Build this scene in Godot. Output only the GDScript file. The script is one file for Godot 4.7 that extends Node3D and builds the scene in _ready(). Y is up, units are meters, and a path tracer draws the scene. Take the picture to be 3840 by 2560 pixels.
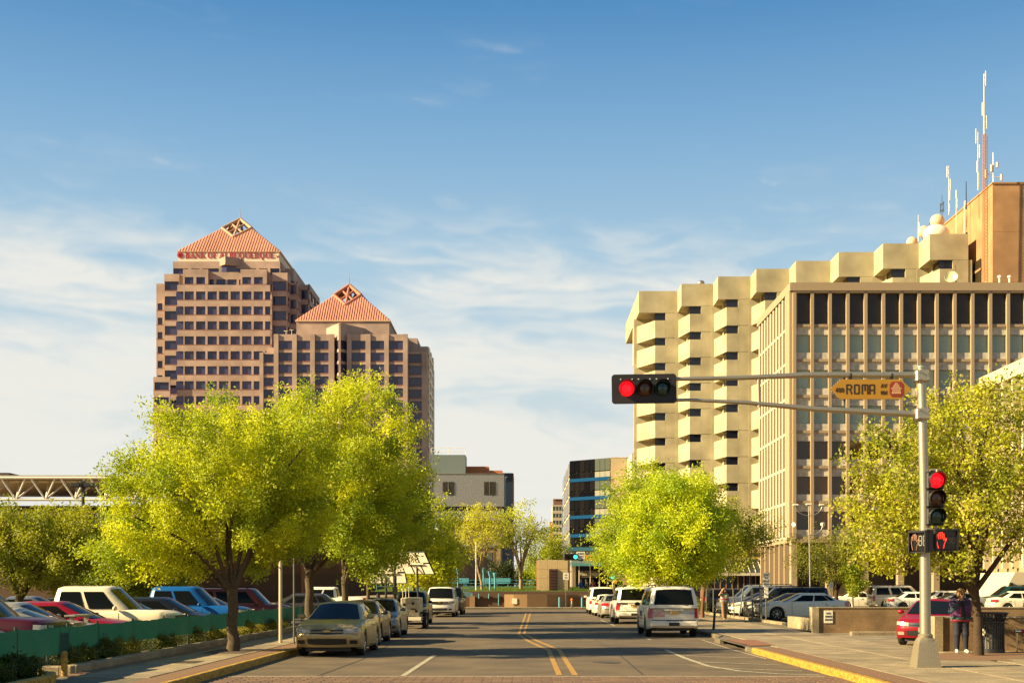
extends Node3D
# A street with parked cars, spring trees and towers. Camera at the origin over the road, looking along -Z; metres.
const FOC := 4700.0
const EYE := 1.88
var rng := RandomNumberGenerator.new()
var names := {}
var boxes := {}
var mats := {}
var texs := {}

func ux(u: float, d: float) -> float:
	return (u - 1960.0) / FOC * d
func vy(v: float, d: float) -> float:
	return EYE + (2203.0 - v) / FOC * d
func pt(u: float, v: float, d: float) -> Vector3:
	return Vector3(ux(u, d), vy(v, d), -d)

# ---------------------------------------------------------------- mesh collector
class MB:
	var v := PackedVector3Array()
	var n := PackedVector3Array()
	var c := PackedColorArray()
	var col := Color(1, 1, 1)
	func tri(a: Vector3, b: Vector3, d: Vector3) -> void:   # counter-clockwise from outside
		var nn := (b - a).cross(d - a).normalized()
		v.append(a); v.append(d); v.append(b)
		for i in 3:
			n.append(nn); c.append(col)
	func tri_n(a: Vector3, b: Vector3, d: Vector3, na: Vector3, nb: Vector3, nd: Vector3) -> void:
		v.append(a); v.append(d); v.append(b)
		n.append(na); n.append(nd); n.append(nb)
		for i in 3: c.append(col)
	func quad(a: Vector3, b: Vector3, d: Vector3, e: Vector3) -> void:
		tri(a, b, d); tri(a, d, e)
	func box(lo: Vector3, hi: Vector3) -> void:
		var p := [lo, Vector3(hi.x, lo.y, lo.z), Vector3(hi.x, hi.y, lo.z), Vector3(lo.x, hi.y, lo.z), Vector3(lo.x, lo.y, hi.z), Vector3(hi.x, lo.y, hi.z), hi, Vector3(lo.x, hi.y, hi.z)]
		for f in [[4, 5, 6, 7], [1, 0, 3, 2], [5, 1, 2, 6], [0, 4, 7, 3], [7, 6, 2, 3], [0, 1, 5, 4]]:
			quad(p[f[0]], p[f[1]], p[f[2]], p[f[3]])
	func cbox(ctr: Vector3, s: Vector3) -> void:
		box(ctr - s / 2, ctr + s / 2)
	func bevel_box(lo: Vector3, hi: Vector3, b: float) -> void:
		# chamfered box: 6 faces, 12 edge strips, 8 corners
		var ctr := (lo + hi) / 2; var h := (hi - lo) / 2
		b = minf(b, minf(h.x, minf(h.y, h.z)) * 0.9)
		for ax in 3:
			for s in [-1.0, 1.0]:
				var u := (ax + 1) % 3; var w := (ax + 2) % 3
				var q: Array[Vector3] = []
				for k in [[-1, -1], [1, -1], [1, 1], [-1, 1]]:
					var p := Vector3.ZERO
					p[ax] = s * h[ax]; p[u] = k[0] * (h[u] - b); p[w] = k[1] * (h[w] - b)
					q.append(ctr + p)
				if s > 0: quad(q[0], q[1], q[2], q[3])
				else: quad(q[3], q[2], q[1], q[0])
		for ax in 3:
			var u := (ax + 1) % 3; var w := (ax + 2) % 3
			for k in [[-1, -1], [1, -1], [1, 1], [-1, 1]]:
				var a := Vector3.ZERO; var d := Vector3.ZERO
				a[u] = k[0] * h[u]; a[w] = k[1] * (h[w] - b)
				d[u] = k[0] * (h[u] - b); d[w] = k[1] * h[w]
				var a0 := a; var a1 := a; var d0 := d; var d1 := d
				a0[ax] = -(h[ax] - b); a1[ax] = h[ax] - b; d0[ax] = a0[ax]; d1[ax] = a1[ax]
				if k[0] * k[1] > 0: quad(ctr + a0, ctr + d0, ctr + d1, ctr + a1)
				else: quad(ctr + a1, ctr + d1, ctr + d0, ctr + a0)
		for sx in [-1, 1]:
			for sy in [-1, 1]:
				for sz in [-1, 1]:
					var s := Vector3(sx, sy, sz)
					var a := ctr + s * Vector3(h.x, h.y - b, h.z - b); var d := ctr + s * Vector3(h.x - b, h.y, h.z - b); var e := ctr + s * Vector3(h.x - b, h.y - b, h.z)
					if sx * sy * sz > 0: tri(a, d, e)
					else: tri(a, e, d)
	func tube(p: PackedVector3Array, r: PackedFloat32Array, k := 8, caps := true) -> void:
		var rings := []
		var side := Vector3.RIGHT
		for i in p.size():
			var t := (p[mini(i + 1, p.size() - 1)] - p[maxi(i - 1, 0)]).normalized()
			if i == 0: side = t.cross(Vector3.UP if absf(t.y) < 0.9 else Vector3.RIGHT).normalized()
			side = (side - t * side.dot(t)).normalized()
			var up := t.cross(side)
			var ring := PackedVector3Array()
			for j in k:
				var a := TAU * j / k
				ring.append(side * cos(a) + up * sin(a))
			rings.append(ring)
		for i in p.size() - 1:
			for j in k:
				var j2 := (j + 1) % k
				var a: Vector3 = rings[i][j]; var b: Vector3 = rings[i][j2]; var d: Vector3 = rings[i + 1][j2]; var e: Vector3 = rings[i + 1][j]
				tri_n(p[i] + a * r[i], p[i] + b * r[i], p[i + 1] + d * r[i + 1], a, b, d)
				tri_n(p[i] + a * r[i], p[i + 1] + d * r[i + 1], p[i + 1] + e * r[i + 1], a, d, e)
		if caps:
			var m := p.size() - 1
			for j in range(1, k - 1):
				tri(p[0] + rings[0][0] * r[0], p[0] + rings[0][j + 1] * r[0], p[0] + rings[0][j] * r[0])
				tri(p[m] + rings[m][0] * r[m], p[m] + rings[m][j] * r[m], p[m] + rings[m][j + 1] * r[m])
	func rod(a: Vector3, b: Vector3, ra: float, rb := -1.0, k := 8) -> void:
		tube(PackedVector3Array([a, b]), PackedFloat32Array([ra, ra if rb < 0 else rb]), k)
	func lathe(ctr: Vector3, prof: Array, k := 16, axis := Vector3.UP) -> void:   # prof: [r, h] from bottom to top
		var up := axis.normalized()
		var s := up.cross(Vector3.RIGHT if absf(up.x) < 0.9 else Vector3.UP).normalized()
		var t := s.cross(up)
		for i in prof.size() - 1:
			var r0: float = prof[i][0]; var h0: float = prof[i][1]; var r1: float = prof[i + 1][0]; var h1: float = prof[i + 1][1]
			for j in k:
				var a := TAU * j / k; var b := TAU * (j + 1) / k
				var da := s * cos(a) - t * sin(a); var db := s * cos(b) - t * sin(b)
				var sl := Vector2(h1 - h0, r0 - r1).normalized()
				var na := da * sl.x + up * sl.y; var nb := db * sl.x + up * sl.y
				var p0 := ctr + da * r0 + up * h0; var p1 := ctr + db * r0 + up * h0; var p2 := ctr + db * r1 + up * h1; var p3 := ctr + da * r1 + up * h1
				if r0 > 0.00001: tri_n(p0, p1, p2, na, nb, nb)
				if r1 > 0.00001: tri_n(p0, p2, p3, na, nb, na)
	func sphere(ctr: Vector3, r: Vector3, k := 14, m := 8) -> void:
		for i in m:
			for j in k:
				var q := []
				for w in [[i, j], [i, j + 1], [i + 1, j + 1], [i + 1, j]]:
					var th: float = PI * w[0] / m - PI / 2; var ph: float = TAU * w[1] / k
					q.append(Vector3(cos(th) * cos(ph), sin(th), -cos(th) * sin(ph)))
				var nr := []
				for p in q: nr.append((p / r).normalized())
				if i > 0: tri_n(ctr + q[0] * r, ctr + q[1] * r, ctr + q[2] * r, nr[0], nr[1], nr[2])
				if i < m - 1: tri_n(ctr + q[0] * r, ctr + q[2] * r, ctr + q[3] * r, nr[0], nr[2], nr[3])
	func prism(poly: PackedVector2Array, o: Vector3, ex: Vector3, ey: Vector3, ez: Vector3) -> void:   # poly in (ex, ey), extruded along ez; front face at +ez
		var pg := poly
		if Geometry2D.is_polygon_clockwise(pg):
			pg = pg.duplicate(); pg.reverse()
		var idx := Geometry2D.triangulate_polygon(pg)
		var flip := ex.cross(ey).dot(ez) < 0
		var ccw := true
		for i in range(0, idx.size(), 3):
			var a := pg[idx[i]]; var b := pg[idx[i + 1]]; var d := pg[idx[i + 2]]
			ccw = (b - a).cross(d - a) > 0
			var A := o + ex * a.x + ey * a.y; var B := o + ex * b.x + ey * b.y; var D := o + ex * d.x + ey * d.y
			if ccw == flip:
				var tmp := B; B = D; D = tmp
			tri(A + ez, B + ez, D + ez); tri(A, D, B)
		var area := 0.0
		for i in pg.size():
			area += pg[i].cross(pg[(i + 1) % pg.size()])
		for i in pg.size():
			var a := pg[i]; var b := pg[(i + 1) % pg.size()]
			if (area < 0) != flip:
				var tmp := a; a = b; b = tmp
			var A := o + ex * a.x + ey * a.y; var B := o + ex * b.x + ey * b.y
			quad(A, B, B + ez, A + ez)
	func add(o: MB, t: Transform3D) -> void:
		for i in o.v.size():
			v.append(t * o.v[i]); n.append((t.basis * o.n[i]).normalized()); c.append(o.c[i])
	func mesh(smooth := false, colors := false) -> ArrayMesh:
		if smooth:
			var st := SurfaceTool.new()
			st.begin(Mesh.PRIMITIVE_TRIANGLES)
			for i in v.size():
				if colors: st.set_color(c[i])
				st.set_smooth_group(0)
				st.add_vertex(v[i])
			st.generate_normals()
			return st.commit()
		var a := []
		a.resize(Mesh.ARRAY_MAX)
		a[Mesh.ARRAY_VERTEX] = v; a[Mesh.ARRAY_NORMAL] = n
		if colors: a[Mesh.ARRAY_COLOR] = c
		var m := ArrayMesh.new()
		m.add_surface_from_arrays(Mesh.PRIMITIVE_TRIANGLES, a)
		return m

# ---------------------------------------------------------------- objects
func numbered(called: String) -> String:
	var k: int = names.get(called, 0)
	names[called] = k + 1
	return called if k == 0 else "%s_%03d" % [called, k]
func tag(o: Node3D, label: String, category: String, group := "", kind := "") -> Node3D:
	o.set_meta("label", label)
	if category: o.set_meta("category", category)
	if group: o.set_meta("group", group)
	if kind: o.set_meta("kind", kind)
	return o
func thing(called: String, label: String, category: String, at := Vector3.ZERO, turn := 0.0, group := "") -> Node3D:
	var o := Node3D.new()
	o.name = numbered(called); add_child(o, true)
	o.position = at; o.rotation.y = turn
	tag(o, label, category, group)
	return o
func part(called: String, m: Mesh, mt: Material, parent: Node3D, at := Vector3.ZERO) -> MeshInstance3D:
	var o := MeshInstance3D.new()
	o.name = called if parent != self else numbered(called)
	o.mesh = m; o.material_override = mt; o.position = at
	parent.add_child(o, true)
	return o
func struct_(called: String, m: Mesh, mt: Material, at := Vector3.ZERO) -> MeshInstance3D:
	var o := part(called, m, mt, self, at)
	o.set_meta("kind", "structure")
	return o
func stuff(o: Node3D) -> Node3D:
	o.set_meta("kind", "stuff"); return o
func bx(s: Vector3) -> Mesh:          # shared plain boxes
	var key := s.snapped(Vector3(0.002, 0.002, 0.002))
	if not boxes.has(key):
		var m := MB.new(); m.cbox(Vector3.ZERO, key); boxes[key] = m.mesh()
	return boxes[key]
func block(called: String, lo: Vector3, hi: Vector3, mt: Material, parent: Node3D) -> MeshInstance3D:
	return part(called, bx(hi - lo), mt, parent, (lo + hi) / 2)
func bevelled(lo: Vector3, hi: Vector3, b: float) -> Mesh:
	var m := MB.new(); m.bevel_box(lo, hi, b); return m.mesh()
func text_mesh(s: String, h: float, depth: float, font := "Droid Sans", weight := 400) -> Mesh:
	var t := TextMesh.new()
	var f := SystemFont.new()
	f.font_names = PackedStringArray([font]); f.font_weight = weight
	t.font = f; t.text = s; t.font_size = 48; t.pixel_size = h / 34.5; t.depth = depth; t.curve_step = 1.0
	return t
func lettering(s: String, h: float, wide: float, mt: Material, parent: Node3D, at: Vector3, turn := 0.0, font := "Droid Sans", weight := 400) -> MeshInstance3D:
	var tm := text_mesh(s, h, 0.006 if h < 0.25 else 0.06, font, weight)
	var o := part("lettering", tm, mt, parent, at)
	o.rotation.y = turn
	var w: float = tm.get_aabb().size.x
	if wide > 0.0 and w > 0.0: o.scale = Vector3(wide / w, 1, 1)
	return o

# ---------------------------------------------------------------- materials (colours are linear)
func noise_tex(key: String, freq: float, lo: float, hi: float, oct := 4, size := 512, kind := FastNoiseLite.TYPE_SIMPLEX_SMOOTH, tint := Color(1, 1, 1), stretch := 0) -> Texture2D:
	if texs.has(key): return texs[key]
	var t := NoiseTexture2D.new()
	var nz := FastNoiseLite.new()
	nz.noise_type = kind; nz.frequency = freq; nz.fractal_octaves = oct; nz.seed = key.hash() % 10000
	t.width = size if stretch == 0 else size / 4; t.height = size
	t.seamless = true; t.noise = nz
	var g := Gradient.new()
	g.set_color(0, Color(lo, lo, lo) * tint); g.set_color(1, Color(hi, hi, hi))
	t.color_ramp = g
	texs[key] = t
	return t
func mat(key: String, c := Color(0.5, 0.5, 0.5), rough := 0.7, o := {}) -> StandardMaterial3D:
	if mats.has(key): return mats[key]
	var m := StandardMaterial3D.new()
	m.resource_name = key
	m.albedo_color = Color(minf(c.r * 1.05, 0.9), minf(c.g * 0.97, 0.9), minf(c.b * 0.75, 0.9)).linear_to_srgb()
	m.roughness = rough
	m.metallic = o.get("metal", 0.0)
	if o.has("spec"): m.metallic_specular = o.spec
	if o.has("tex"):
		m.albedo_texture = o.tex
		m.uv1_triplanar = true; m.uv1_world_triplanar = o.get("world", true)
		m.uv1_scale = Vector3.ONE * o.get("scale", 0.3)
		if o.has("scale3"): m.uv1_scale = o.scale3
	if o.has("bump"):
		m.heightmap_enabled = true; m.heightmap_texture = o.bump; m.heightmap_scale = o.get("bump_cm", 0.5)
		m.uv1_triplanar = true; m.uv1_world_triplanar = o.get("world", true)
		if not o.has("tex"): m.uv1_scale = Vector3.ONE * o.get("scale", 0.3)
	if o.has("detail"):
		m.detail_enabled = true; m.detail_albedo = o.detail; m.detail_blend_mode = BaseMaterial3D.BLEND_MODE_MUL
		m.detail_uv_layer = BaseMaterial3D.DETAIL_UV_2
		m.uv2_triplanar = true; m.uv2_world_triplanar = o.get("world", true); m.uv2_scale = Vector3.ONE * o.get("scale2", 0.03)
	if o.has("coat"):
		m.clearcoat_enabled = true; m.clearcoat = o.coat; m.clearcoat_roughness = 0.04
	if o.has("alpha"):
		m.transparency = BaseMaterial3D.TRANSPARENCY_ALPHA; m.albedo_color.a = o.alpha
	if o.has("emit"):
		m.emission_enabled = true; m.emission = o.emit.linear_to_srgb(); m.emission_energy_multiplier = o.get("energy", 1.0)
	if o.has("back"):
		m.backlight_enabled = true; m.backlight = o.back.linear_to_srgb()
	if o.get("vcol", false): m.vertex_color_use_as_albedo = true
	if o.get("rim", 0.0) > 0.0:
		m.rim_enabled = true; m.rim = o.rim
	mats[key] = m
	return m

func _ready() -> void:
	rng.seed = 4711
	var cam := Camera3D.new()
	cam.name = "camera"
	cam.projection = Camera3D.PROJECTION_FRUSTUM
	cam.near = 0.1; cam.far = 6000.0
	cam.size = 0.1 * 2560.0 / FOC
	cam.frustum_offset = Vector2(-40.0, 923.0) * 0.1 / FOC
	cam.position = Vector3(0, EYE, 0)
	add_child(cam); cam.current = true
	var env := Environment.new()
	env.background_mode = Environment.BG_SKY
	env.tonemap_mode = Environment.TONE_MAPPER_LINEAR
	env.tonemap_exposure = EXPOSURE
	env.sdfgi_enabled = true; env.ssao_enabled = true; env.ssil_enabled = true
	var sky := Sky.new()
	var sm := PanoramaSkyMaterial.new()
	sm.panorama = sky_picture()
	sky.sky_material = sm
	env.sky = sky
	var we := WorldEnvironment.new()
	we.name = "world_environment"; we.environment = env
	add_child(we)
	var sun := DirectionalLight3D.new()
	sun.name = "sun"
	sun.light_energy = 1.6; sun.light_color = Color(1.0, 0.92, 0.74); sun.light_angular_distance = 0.5
	sun.shadow_enabled = true
	add_child(sun)
	var el := deg_to_rad(27.0); var az := deg_to_rad(14.0)   # from the left, a little on the camera's side
	var to_sun := Vector3(-cos(el) * cos(az), sin(el), cos(el) * sin(az))
	sun.look_at_from_position(to_sun * 10.0, Vector3.ZERO, Vector3.UP)
	make_materials()
	ground_and_roads()
	left_planter()
	towers()
	middle_buildings()
	cream_building()
	grid_building()
	left_hall()
	plaza()
	trees()
	vehicles()
	street_things()
	traffic_lights()
	rooftops()
	people()

const EXPOSURE := 2.9

func sky_picture() -> ImageTexture:
	# air and thin cirrus: blue overhead, milky towards the horizon; the same all round
	var w := 4096; var h := 2048
	var data := PackedFloat32Array()
	data.resize(w * h * 3)
	var big := FastNoiseLite.new(); big.seed = 11; big.frequency = 1.0; big.fractal_octaves = 4; big.noise_type = FastNoiseLite.TYPE_SIMPLEX_SMOOTH
	var fine := FastNoiseLite.new(); fine.seed = 29; fine.frequency = 1.0; fine.fractal_octaves = 5; fine.noise_type = FastNoiseLite.TYPE_SIMPLEX_SMOOTH
	var stops := [[0.0, Color(0.78, 0.77, 0.66)], [4.0, Color(0.68, 0.74, 0.70)], [10.0, Color(0.52, 0.67, 0.755)], [15.0, Color(0.38, 0.575, 0.73)], [20.0, Color(0.22, 0.43, 0.665)], [25.0, Color(0.09, 0.275, 0.545)], [40.0, Color(0.06, 0.19, 0.42)], [90.0, Color(0.05, 0.15, 0.35)]]
	for j in h:
		var e := 90.0 - (j + 0.5) * 180.0 / h
		var base := Color(0.28, 0.24, 0.19)
		if e > 0.0:
			for k in stops.size() - 1:
				if e >= stops[k][0] and e <= stops[k + 1][0]:
					base = stops[k][1].lerp(stops[k + 1][1], (e - stops[k][0]) / (stops[k + 1][0] - stops[k][0]))
		var er := deg_to_rad(maxf(e, 0.0))
		var cover := smoothstep(18.0, 10.5, e) * 0.66 + smoothstep(40.0, 14.0, e) * 0.08
		for i in w:
			var c := base
			if e > 0.0 and e < 48.0:
				var a := TAU * i / w
				var q := Vector3(cos(a), 0, sin(a))
				# streaks lie flat: stretched along the horizon, a little aslant
				var s := big.get_noise_3d(q.x * 3.2, er * 13.0 + sin(a * 3.0) * 0.5, q.z * 3.2)
				var f := fine.get_noise_3d(q.x * 8.0 + s * 1.6, er * 60.0 + sin(a * 2.0) * 1.2 + s * 3.0, q.z * 8.0 - s)
				var g := fine.get_noise_3d(q.x * 24.0 + f * 0.8, er * 150.0 + q.x * 22.0 + f * 2.0, q.z * 24.0 + 7.0)
				f = f * 0.66 + g * 0.26 * smoothstep(-0.25, 0.3, s)
				var m := clampf((s * 0.95 + f * 0.62) + cover * 1.25 - 0.22, 0.0, 1.0)
				m = m * m * (3.0 - 2.0 * m) * minf(1.0, cover * 1.9 + 0.05)
				var cl := Color(0.86, 0.85, 0.79)
				var wisp := smoothstep(0.18, 0.55, s) * smoothstep(0.05, 0.5, f) * smoothstep(14.0, 17.0, e) * smoothstep(40.0, 22.0, e) * 0.34
				c = base.lerp(cl, clampf(maxf(m, wisp), 0.0, 0.95))
			var o := (j * w + i) * 3
			data[o] = c.r / EXPOSURE; data[o + 1] = c.g / EXPOSURE; data[o + 2] = c.b / EXPOSURE
	var im := Image.create_from_data(w, h, false, Image.FORMAT_RGBF, data.to_byte_array())
	return ImageTexture.create_from_image(im)

var asphalt; var concrete; var concrete2; var curb_yellow; var curb_plain; var brick_pave; var paint_white; var paint_yellow
var stucco_cream; var tan_stone; var glass_dark; var black_metal; var galv; var rubber; var chrome; var lamp_glass; var tail_red; var plate_m; var glass_car; var bark; var white_metal
func make_materials() -> void:
	var grain := noise_tex("grain", 0.06, 0.72, 1.0, 3)
	var blotch := noise_tex("blotch", 0.012, 0.72, 1.0, 5)
	var speck := noise_tex("speck", 0.25, 0.45, 1.0, 2)
	asphalt = mat("asphalt", Color(0.30, 0.215, 0.125), 0.9, {"tex": speck, "scale": 0.9, "detail": blotch, "scale2": 0.09, "bump": speck, "bump_cm": 0.3})
	concrete = mat("concrete", Color(0.44, 0.35, 0.235), 0.85, {"tex": grain, "scale": 0.5, "detail": blotch, "scale2": 0.13})
	concrete2 = mat("concrete_pale", Color(0.49, 0.39, 0.26), 0.85, {"tex": grain, "scale": 0.4, "detail": blotch, "scale2": 0.2})
	curb_plain = mat("curb_stone", Color(0.38, 0.31, 0.21), 0.85, {"tex": speck, "scale": 0.5, "detail": blotch, "scale2": 0.3})
	curb_yellow = mat("curb_yellow", Color(0.68, 0.40, 0.05), 0.7, {"tex": noise_tex("worn", 0.03, 0.5, 1.0, 5), "scale": 0.5})
	brick_pave = mat("brick_paving", Color(0.30, 0.165, 0.085), 0.85, {"tex": noise_tex("brickgrain", 0.05, 0.55, 1.0, 4), "scale": 0.7})
	paint_white = mat("road_paint_white", Color(0.62, 0.56, 0.44), 0.75, {"tex": noise_tex("worn2", 0.04, 0.55, 1.0, 5), "scale": 0.6})
	paint_yellow = mat("road_paint_yellow", Color(0.62, 0.34, 0.06), 0.75, {"tex": noise_tex("worn2"  , 0.04, 0.55, 1.0, 5), "scale": 0.6})
	stucco_cream = mat("stucco_cream", Color(0.475, 0.43, 0.315), 0.9, {"tex": noise_tex("stain", 0.008, 0.76, 1.0, 5), "scale": 0.05})
	tan_stone = mat("tan_stone", Color(0.45, 0.34, 0.21), 0.85, {"tex": grain, "scale": 0.25})
	glass_dark = mat("dark_glass", Color(0.010, 0.013, 0.026), 0.06, {"spec": 0.4})
	black_metal = mat("black_metal", Color(0.012, 0.012, 0.013), 0.45)
	galv = mat("galvanised_steel", Color(0.50, 0.47, 0.42), 0.42, {"metal": 0.75, "tex": noise_tex("spangle", 0.05, 0.75, 1.0, 3), "scale": 1.3})
	white_metal = mat("white_metal", Color(0.72, 0.67, 0.58), 0.45)
	rubber = mat("rubber", Color(0.018, 0.017, 0.016), 0.85)
	chrome = mat("chrome", Color(0.62, 0.60, 0.56), 0.12, {"metal": 1.0})
	lamp_glass = mat("lamp_glass", Color(0.85, 0.82, 0.76), 0.1, {"coat": 1.0, "tex": noise_tex("facets", 0.12, 0.25, 1.0, 2), "scale": 4.0, "world": false})
	tail_red = mat("tail_lamp_red", Color(0.42, 0.012, 0.015), 0.1, {"coat": 0.8})
	plate_m = mat("number_plate", Color(0.62, 0.42, 0.20), 0.5)
	glass_car = mat("car_glass", Color(0.006, 0.007, 0.006), 0.03, {"spec": 0.25})
	bark = mat("bark", Color(0.21, 0.145, 0.085), 0.95, {"tex": noise_tex("barkgrain", 0.045, 0.35, 1.0, 4), "scale3": Vector3(3.0, 0.7, 3.0), "bump": noise_tex("barkgrain", 0.045, 0.35, 1.0, 4), "bump_cm": 2.0})

# ---------------------------------------------------------------- ground, road, pavements
func sheet(called: String, pts: Array, y: float, mt: Material, parent: Node3D = null) -> MeshInstance3D:   # pts: [x, d] in order
	var m := MB.new()
	var pg := PackedVector2Array()
	for p in pts: pg.append(Vector2(p[0], p[1]))
	var idx := Geometry2D.triangulate_polygon(pg)
	for i in range(0, idx.size(), 3):
		var a := pg[idx[i]]; var b := pg[idx[i + 1]]; var c := pg[idx[i + 2]]
		var A := Vector3(a.x, y, -a.y); var B := Vector3(b.x, y, -b.y); var C := Vector3(c.x, y, -c.y)
		if (B - A).cross(C - A).y > 0: m.tri(A, B, C)
		else: m.tri(A, C, B)
	if parent == null: return struct_(called, m.mesh(), mt)
	return part(called, m.mesh(), mt, parent)

func stripe(parent: Node3D, line: Array, w: float, y: float, mt: Material, called := "road_marking") -> void:
	var m := MB.new()
	for i in line.size() - 1:
		var a := Vector3(line[i][0], y, -line[i][1]); var b := Vector3(line[i + 1][0], y, -line[i + 1][1])
		var s := (b - a).cross(Vector3.UP).normalized() * w / 2
		m.quad(a - s, a + s, b + s, b - s)
	part(called, m.mesh(), mt, parent)

func curb_run(called: String, line: Array, w: float, top: float, low: float, mt: Material) -> void:   # line of [x, d]; the face on the left of its direction stays on the line
	var base := Node3D.new(); base.name = numbered(called); add_child(base, true); base.set_meta("kind", "structure")
	for i in line.size() - 1:
		var a := Vector3(line[i][0], 0, -line[i][1]); var b := Vector3(line[i + 1][0], 0, -line[i + 1][1])
		var t := (b - a).normalized(); var s := t.cross(Vector3.UP)
		var n := maxi(1, int((b - a).length() / 3.0))
		var L := (b - a).length() / n
		for k in n:
			var mb := MB.new()
			mb.bevel_box(Vector3(0, low, 0.004), Vector3(w, top + rng.randf_range(-0.004, 0.004), L - 0.008), 0.025)
			var o := part("curb_stone", mb.mesh(), mt, base)
			o.transform = Transform3D(Basis(s, Vector3.UP, -t) , a + t * (L * (k + 1)))
func ground_and_roads() -> void:
	var earth := mat("earth", Color(0.27, 0.2, 0.12), 0.95, {"tex": texs.blotch, "scale": 0.03})
	sheet("ground", [[-2500, -200], [2500, -200], [2500, 4500], [-2500, 4500]], -0.03, earth)
	var road := sheet("road", [[-6.5, -20], [6.6, -20], [6.6, 36], [7.12, 45], [7.12, 95.8], [-6.5, 95.8]], 0.0, asphalt)
	sheet("cross_street", [[-90, 95.8], [90, 95.8], [90, 109.2], [-90, 109.2]], -0.002, asphalt)
	sheet("cross_street", [[-60, 2], [-6.5, 2], [-6.5, 14], [-60, 14]], -0.004, asphalt)
	# markings
	stripe(road, [[0.27, 94.0], [-0.16, 50.5]], 0.11, 0.006, paint_yellow, "centre_line")
	stripe(road, [[-0.16, 50.5], [0.2, 44.0], [0.78, 37.6], [0.79, 26.9]], 0.13, 0.006, paint_yellow, "centre_line")
	stripe(road, [[0.58, 94.0], [0.06, 51.0]], 0.11, 0.006, paint_yellow, "centre_line")
	stripe(road, [[0.06, 51.0], [0.5, 44.4], [1.1, 37.9], [1.13, 26.9]], 0.13, 0.006, paint_yellow, "centre_line")
	stripe(road, [[-2.55, 26.7], [-2.45, 34.8]], 0.12, 0.006, paint_white, "lane_line")
	stripe(road, [[-1.25, 34.5], [0.62, 34.5]], 0.2, 0.006, paint_white, "stop_line")
	stripe(road, [[-6.3, 26.55], [6.4, 26.55]], 0.13, 0.006, paint_white, "crosswalk_edge_line")
	stripe(road, [[4.33, 37.9], [4.33, 33.5], [4.45, 30.0], [4.9, 28.2], [5.6, 27.3], [6.4, 26.95]], 0.13, 0.006, paint_white, "hatch_line")
	for q in [[37.4, 36.2, 6.1], [34.6, 33.4, 6.2], [31.7, 30.4, 6.3], [29.3, 28.2, 6.3]]:
		stripe(road, [[4.42, q[0]], [q[2], q[1]]], 0.12, 0.007, paint_white, "hatch_line")
	stripe(road, [[4.55, 62.0], [4.55, 73.0]], 0.11, 0.006, paint_white, "lane_line")
	stripe(road, [[4.6, 45.0], [4.6, 46.5], [6.9, 46.5]], 0.1, 0.006, paint_white, "parking_line")
	stripe(road, [[6.45, 45.0], [6.35, 38.0], [6.42, 33.0]], 0.07, 0.006, paint_white, "gutter_line")
	# repair seams and a manhole
	var seam := mat("tar_seam", Color(0.03, 0.026, 0.02), 0.6)
	for q in [[[-4.4, 25.2], [-4.2, 33.0], [-4.45, 44.0], [-4.3, 60.0]], [[2.6, 27.0], [2.75, 38.0], [2.5, 52.0], [2.7, 80.0]], [[-6.0, 41.0], [-2.0, 41.6], [3.0, 41.2], [6.4, 41.9]], [[-6.2, 29.4], [-3.3, 29.0], [-1.2, 29.5]]]:
		stripe(road, q, 0.035, 0.004, seam, "tar_seam")
	var patch_ := mat("asphalt_patch", Color(0.17, 0.125, 0.075), 0.9, {"tex": texs.speck, "scale": 1.1})
	sheet("asphalt_patch", [[-4.1, 43.0], [-2.9, 43.1], [-2.8, 47.2], [-4.0, 47.0]], 0.003, patch_, road)
	sheet("asphalt_patch", [[2.9, 29.2], [4.1, 29.3], [4.0, 30.6], [3.0, 30.5]], 0.003, patch_, road)
	var cov := MB.new(); cov.lathe(Vector3(2.1, 0, -31.4), [[0.36, 0.0], [0.36, 0.008], [0.33, 0.012], [0.0, 0.012]], 24)
	part("manhole_cover", cov.mesh(), mat("iron", Color(0.07, 0.055, 0.04), 0.6, {"metal": 0.4}), road)
	# brick crosswalk: rows of paving blocks
	sheet("crosswalk_bed", [[-6.3, 23.0], [6.4, 23.0], [6.4, 26.4], [-6.3, 26.4]], 0.004, mat("joint_sand", Color(0.10, 0.075, 0.05), 0.95), road)
	var cols := [mat("paver_a", Color(0.24, 0.14, 0.085), 0.85, {"tex": texs.brickgrain, "scale": 0.9}), mat("paver_b", Color(0.20, 0.12, 0.075), 0.85, {"tex": texs.brickgrain, "scale": 0.9}), mat("paver_c", Color(0.28, 0.17, 0.10), 0.85, {"tex": texs.brickgrain, "scale": 0.9})]
	var pm := bevelled(Vector3(-0.19, -0.02, -0.09), Vector3(0.19, 0.012, 0.09), 0.012)
	for r in 9:
		for k in 32:
			var o := part("paver", pm, cols[rng.randi() % 3], road, Vector3(-6.2 + (k + 0.5 * (r % 2)) * 0.4 + 0.2, rng.randf_range(0.0, 0.004), -(26.3 - r * 0.2)))
			o.rotation.y = rng.randf_range(-0.012, 0.012)
	# left pavement
	var left := sheet("pavement", [[-9.06, 14], [-6.62, 14], [-6.62, 95], [-9.06, 95]], 0.135, curb_plain)
	paving(left, -8.98, -7.2, 24.2, 95.0, 1.52)
	sheet("brick_band", [[-7.17, 14], [-6.63, 14], [-6.63, 95], [-7.17, 95]], 0.146, brick_pave, left)
	sheet("brick_band", [[-9.05, 24.3], [-8.74, 24.3], [-8.74, 60], [-9.05, 60]], 0.156, brick_pave, left)
	sheet("tree_pit", [[-8.5, 32.9], [-7.35, 32.9], [-7.35, 35.4], [-8.5, 35.4]], 0.157, mat("pit_soil", Color(0.13, 0.085, 0.05), 0.95, {"tex": texs.speck, "scale": 1.0}), left)
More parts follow.
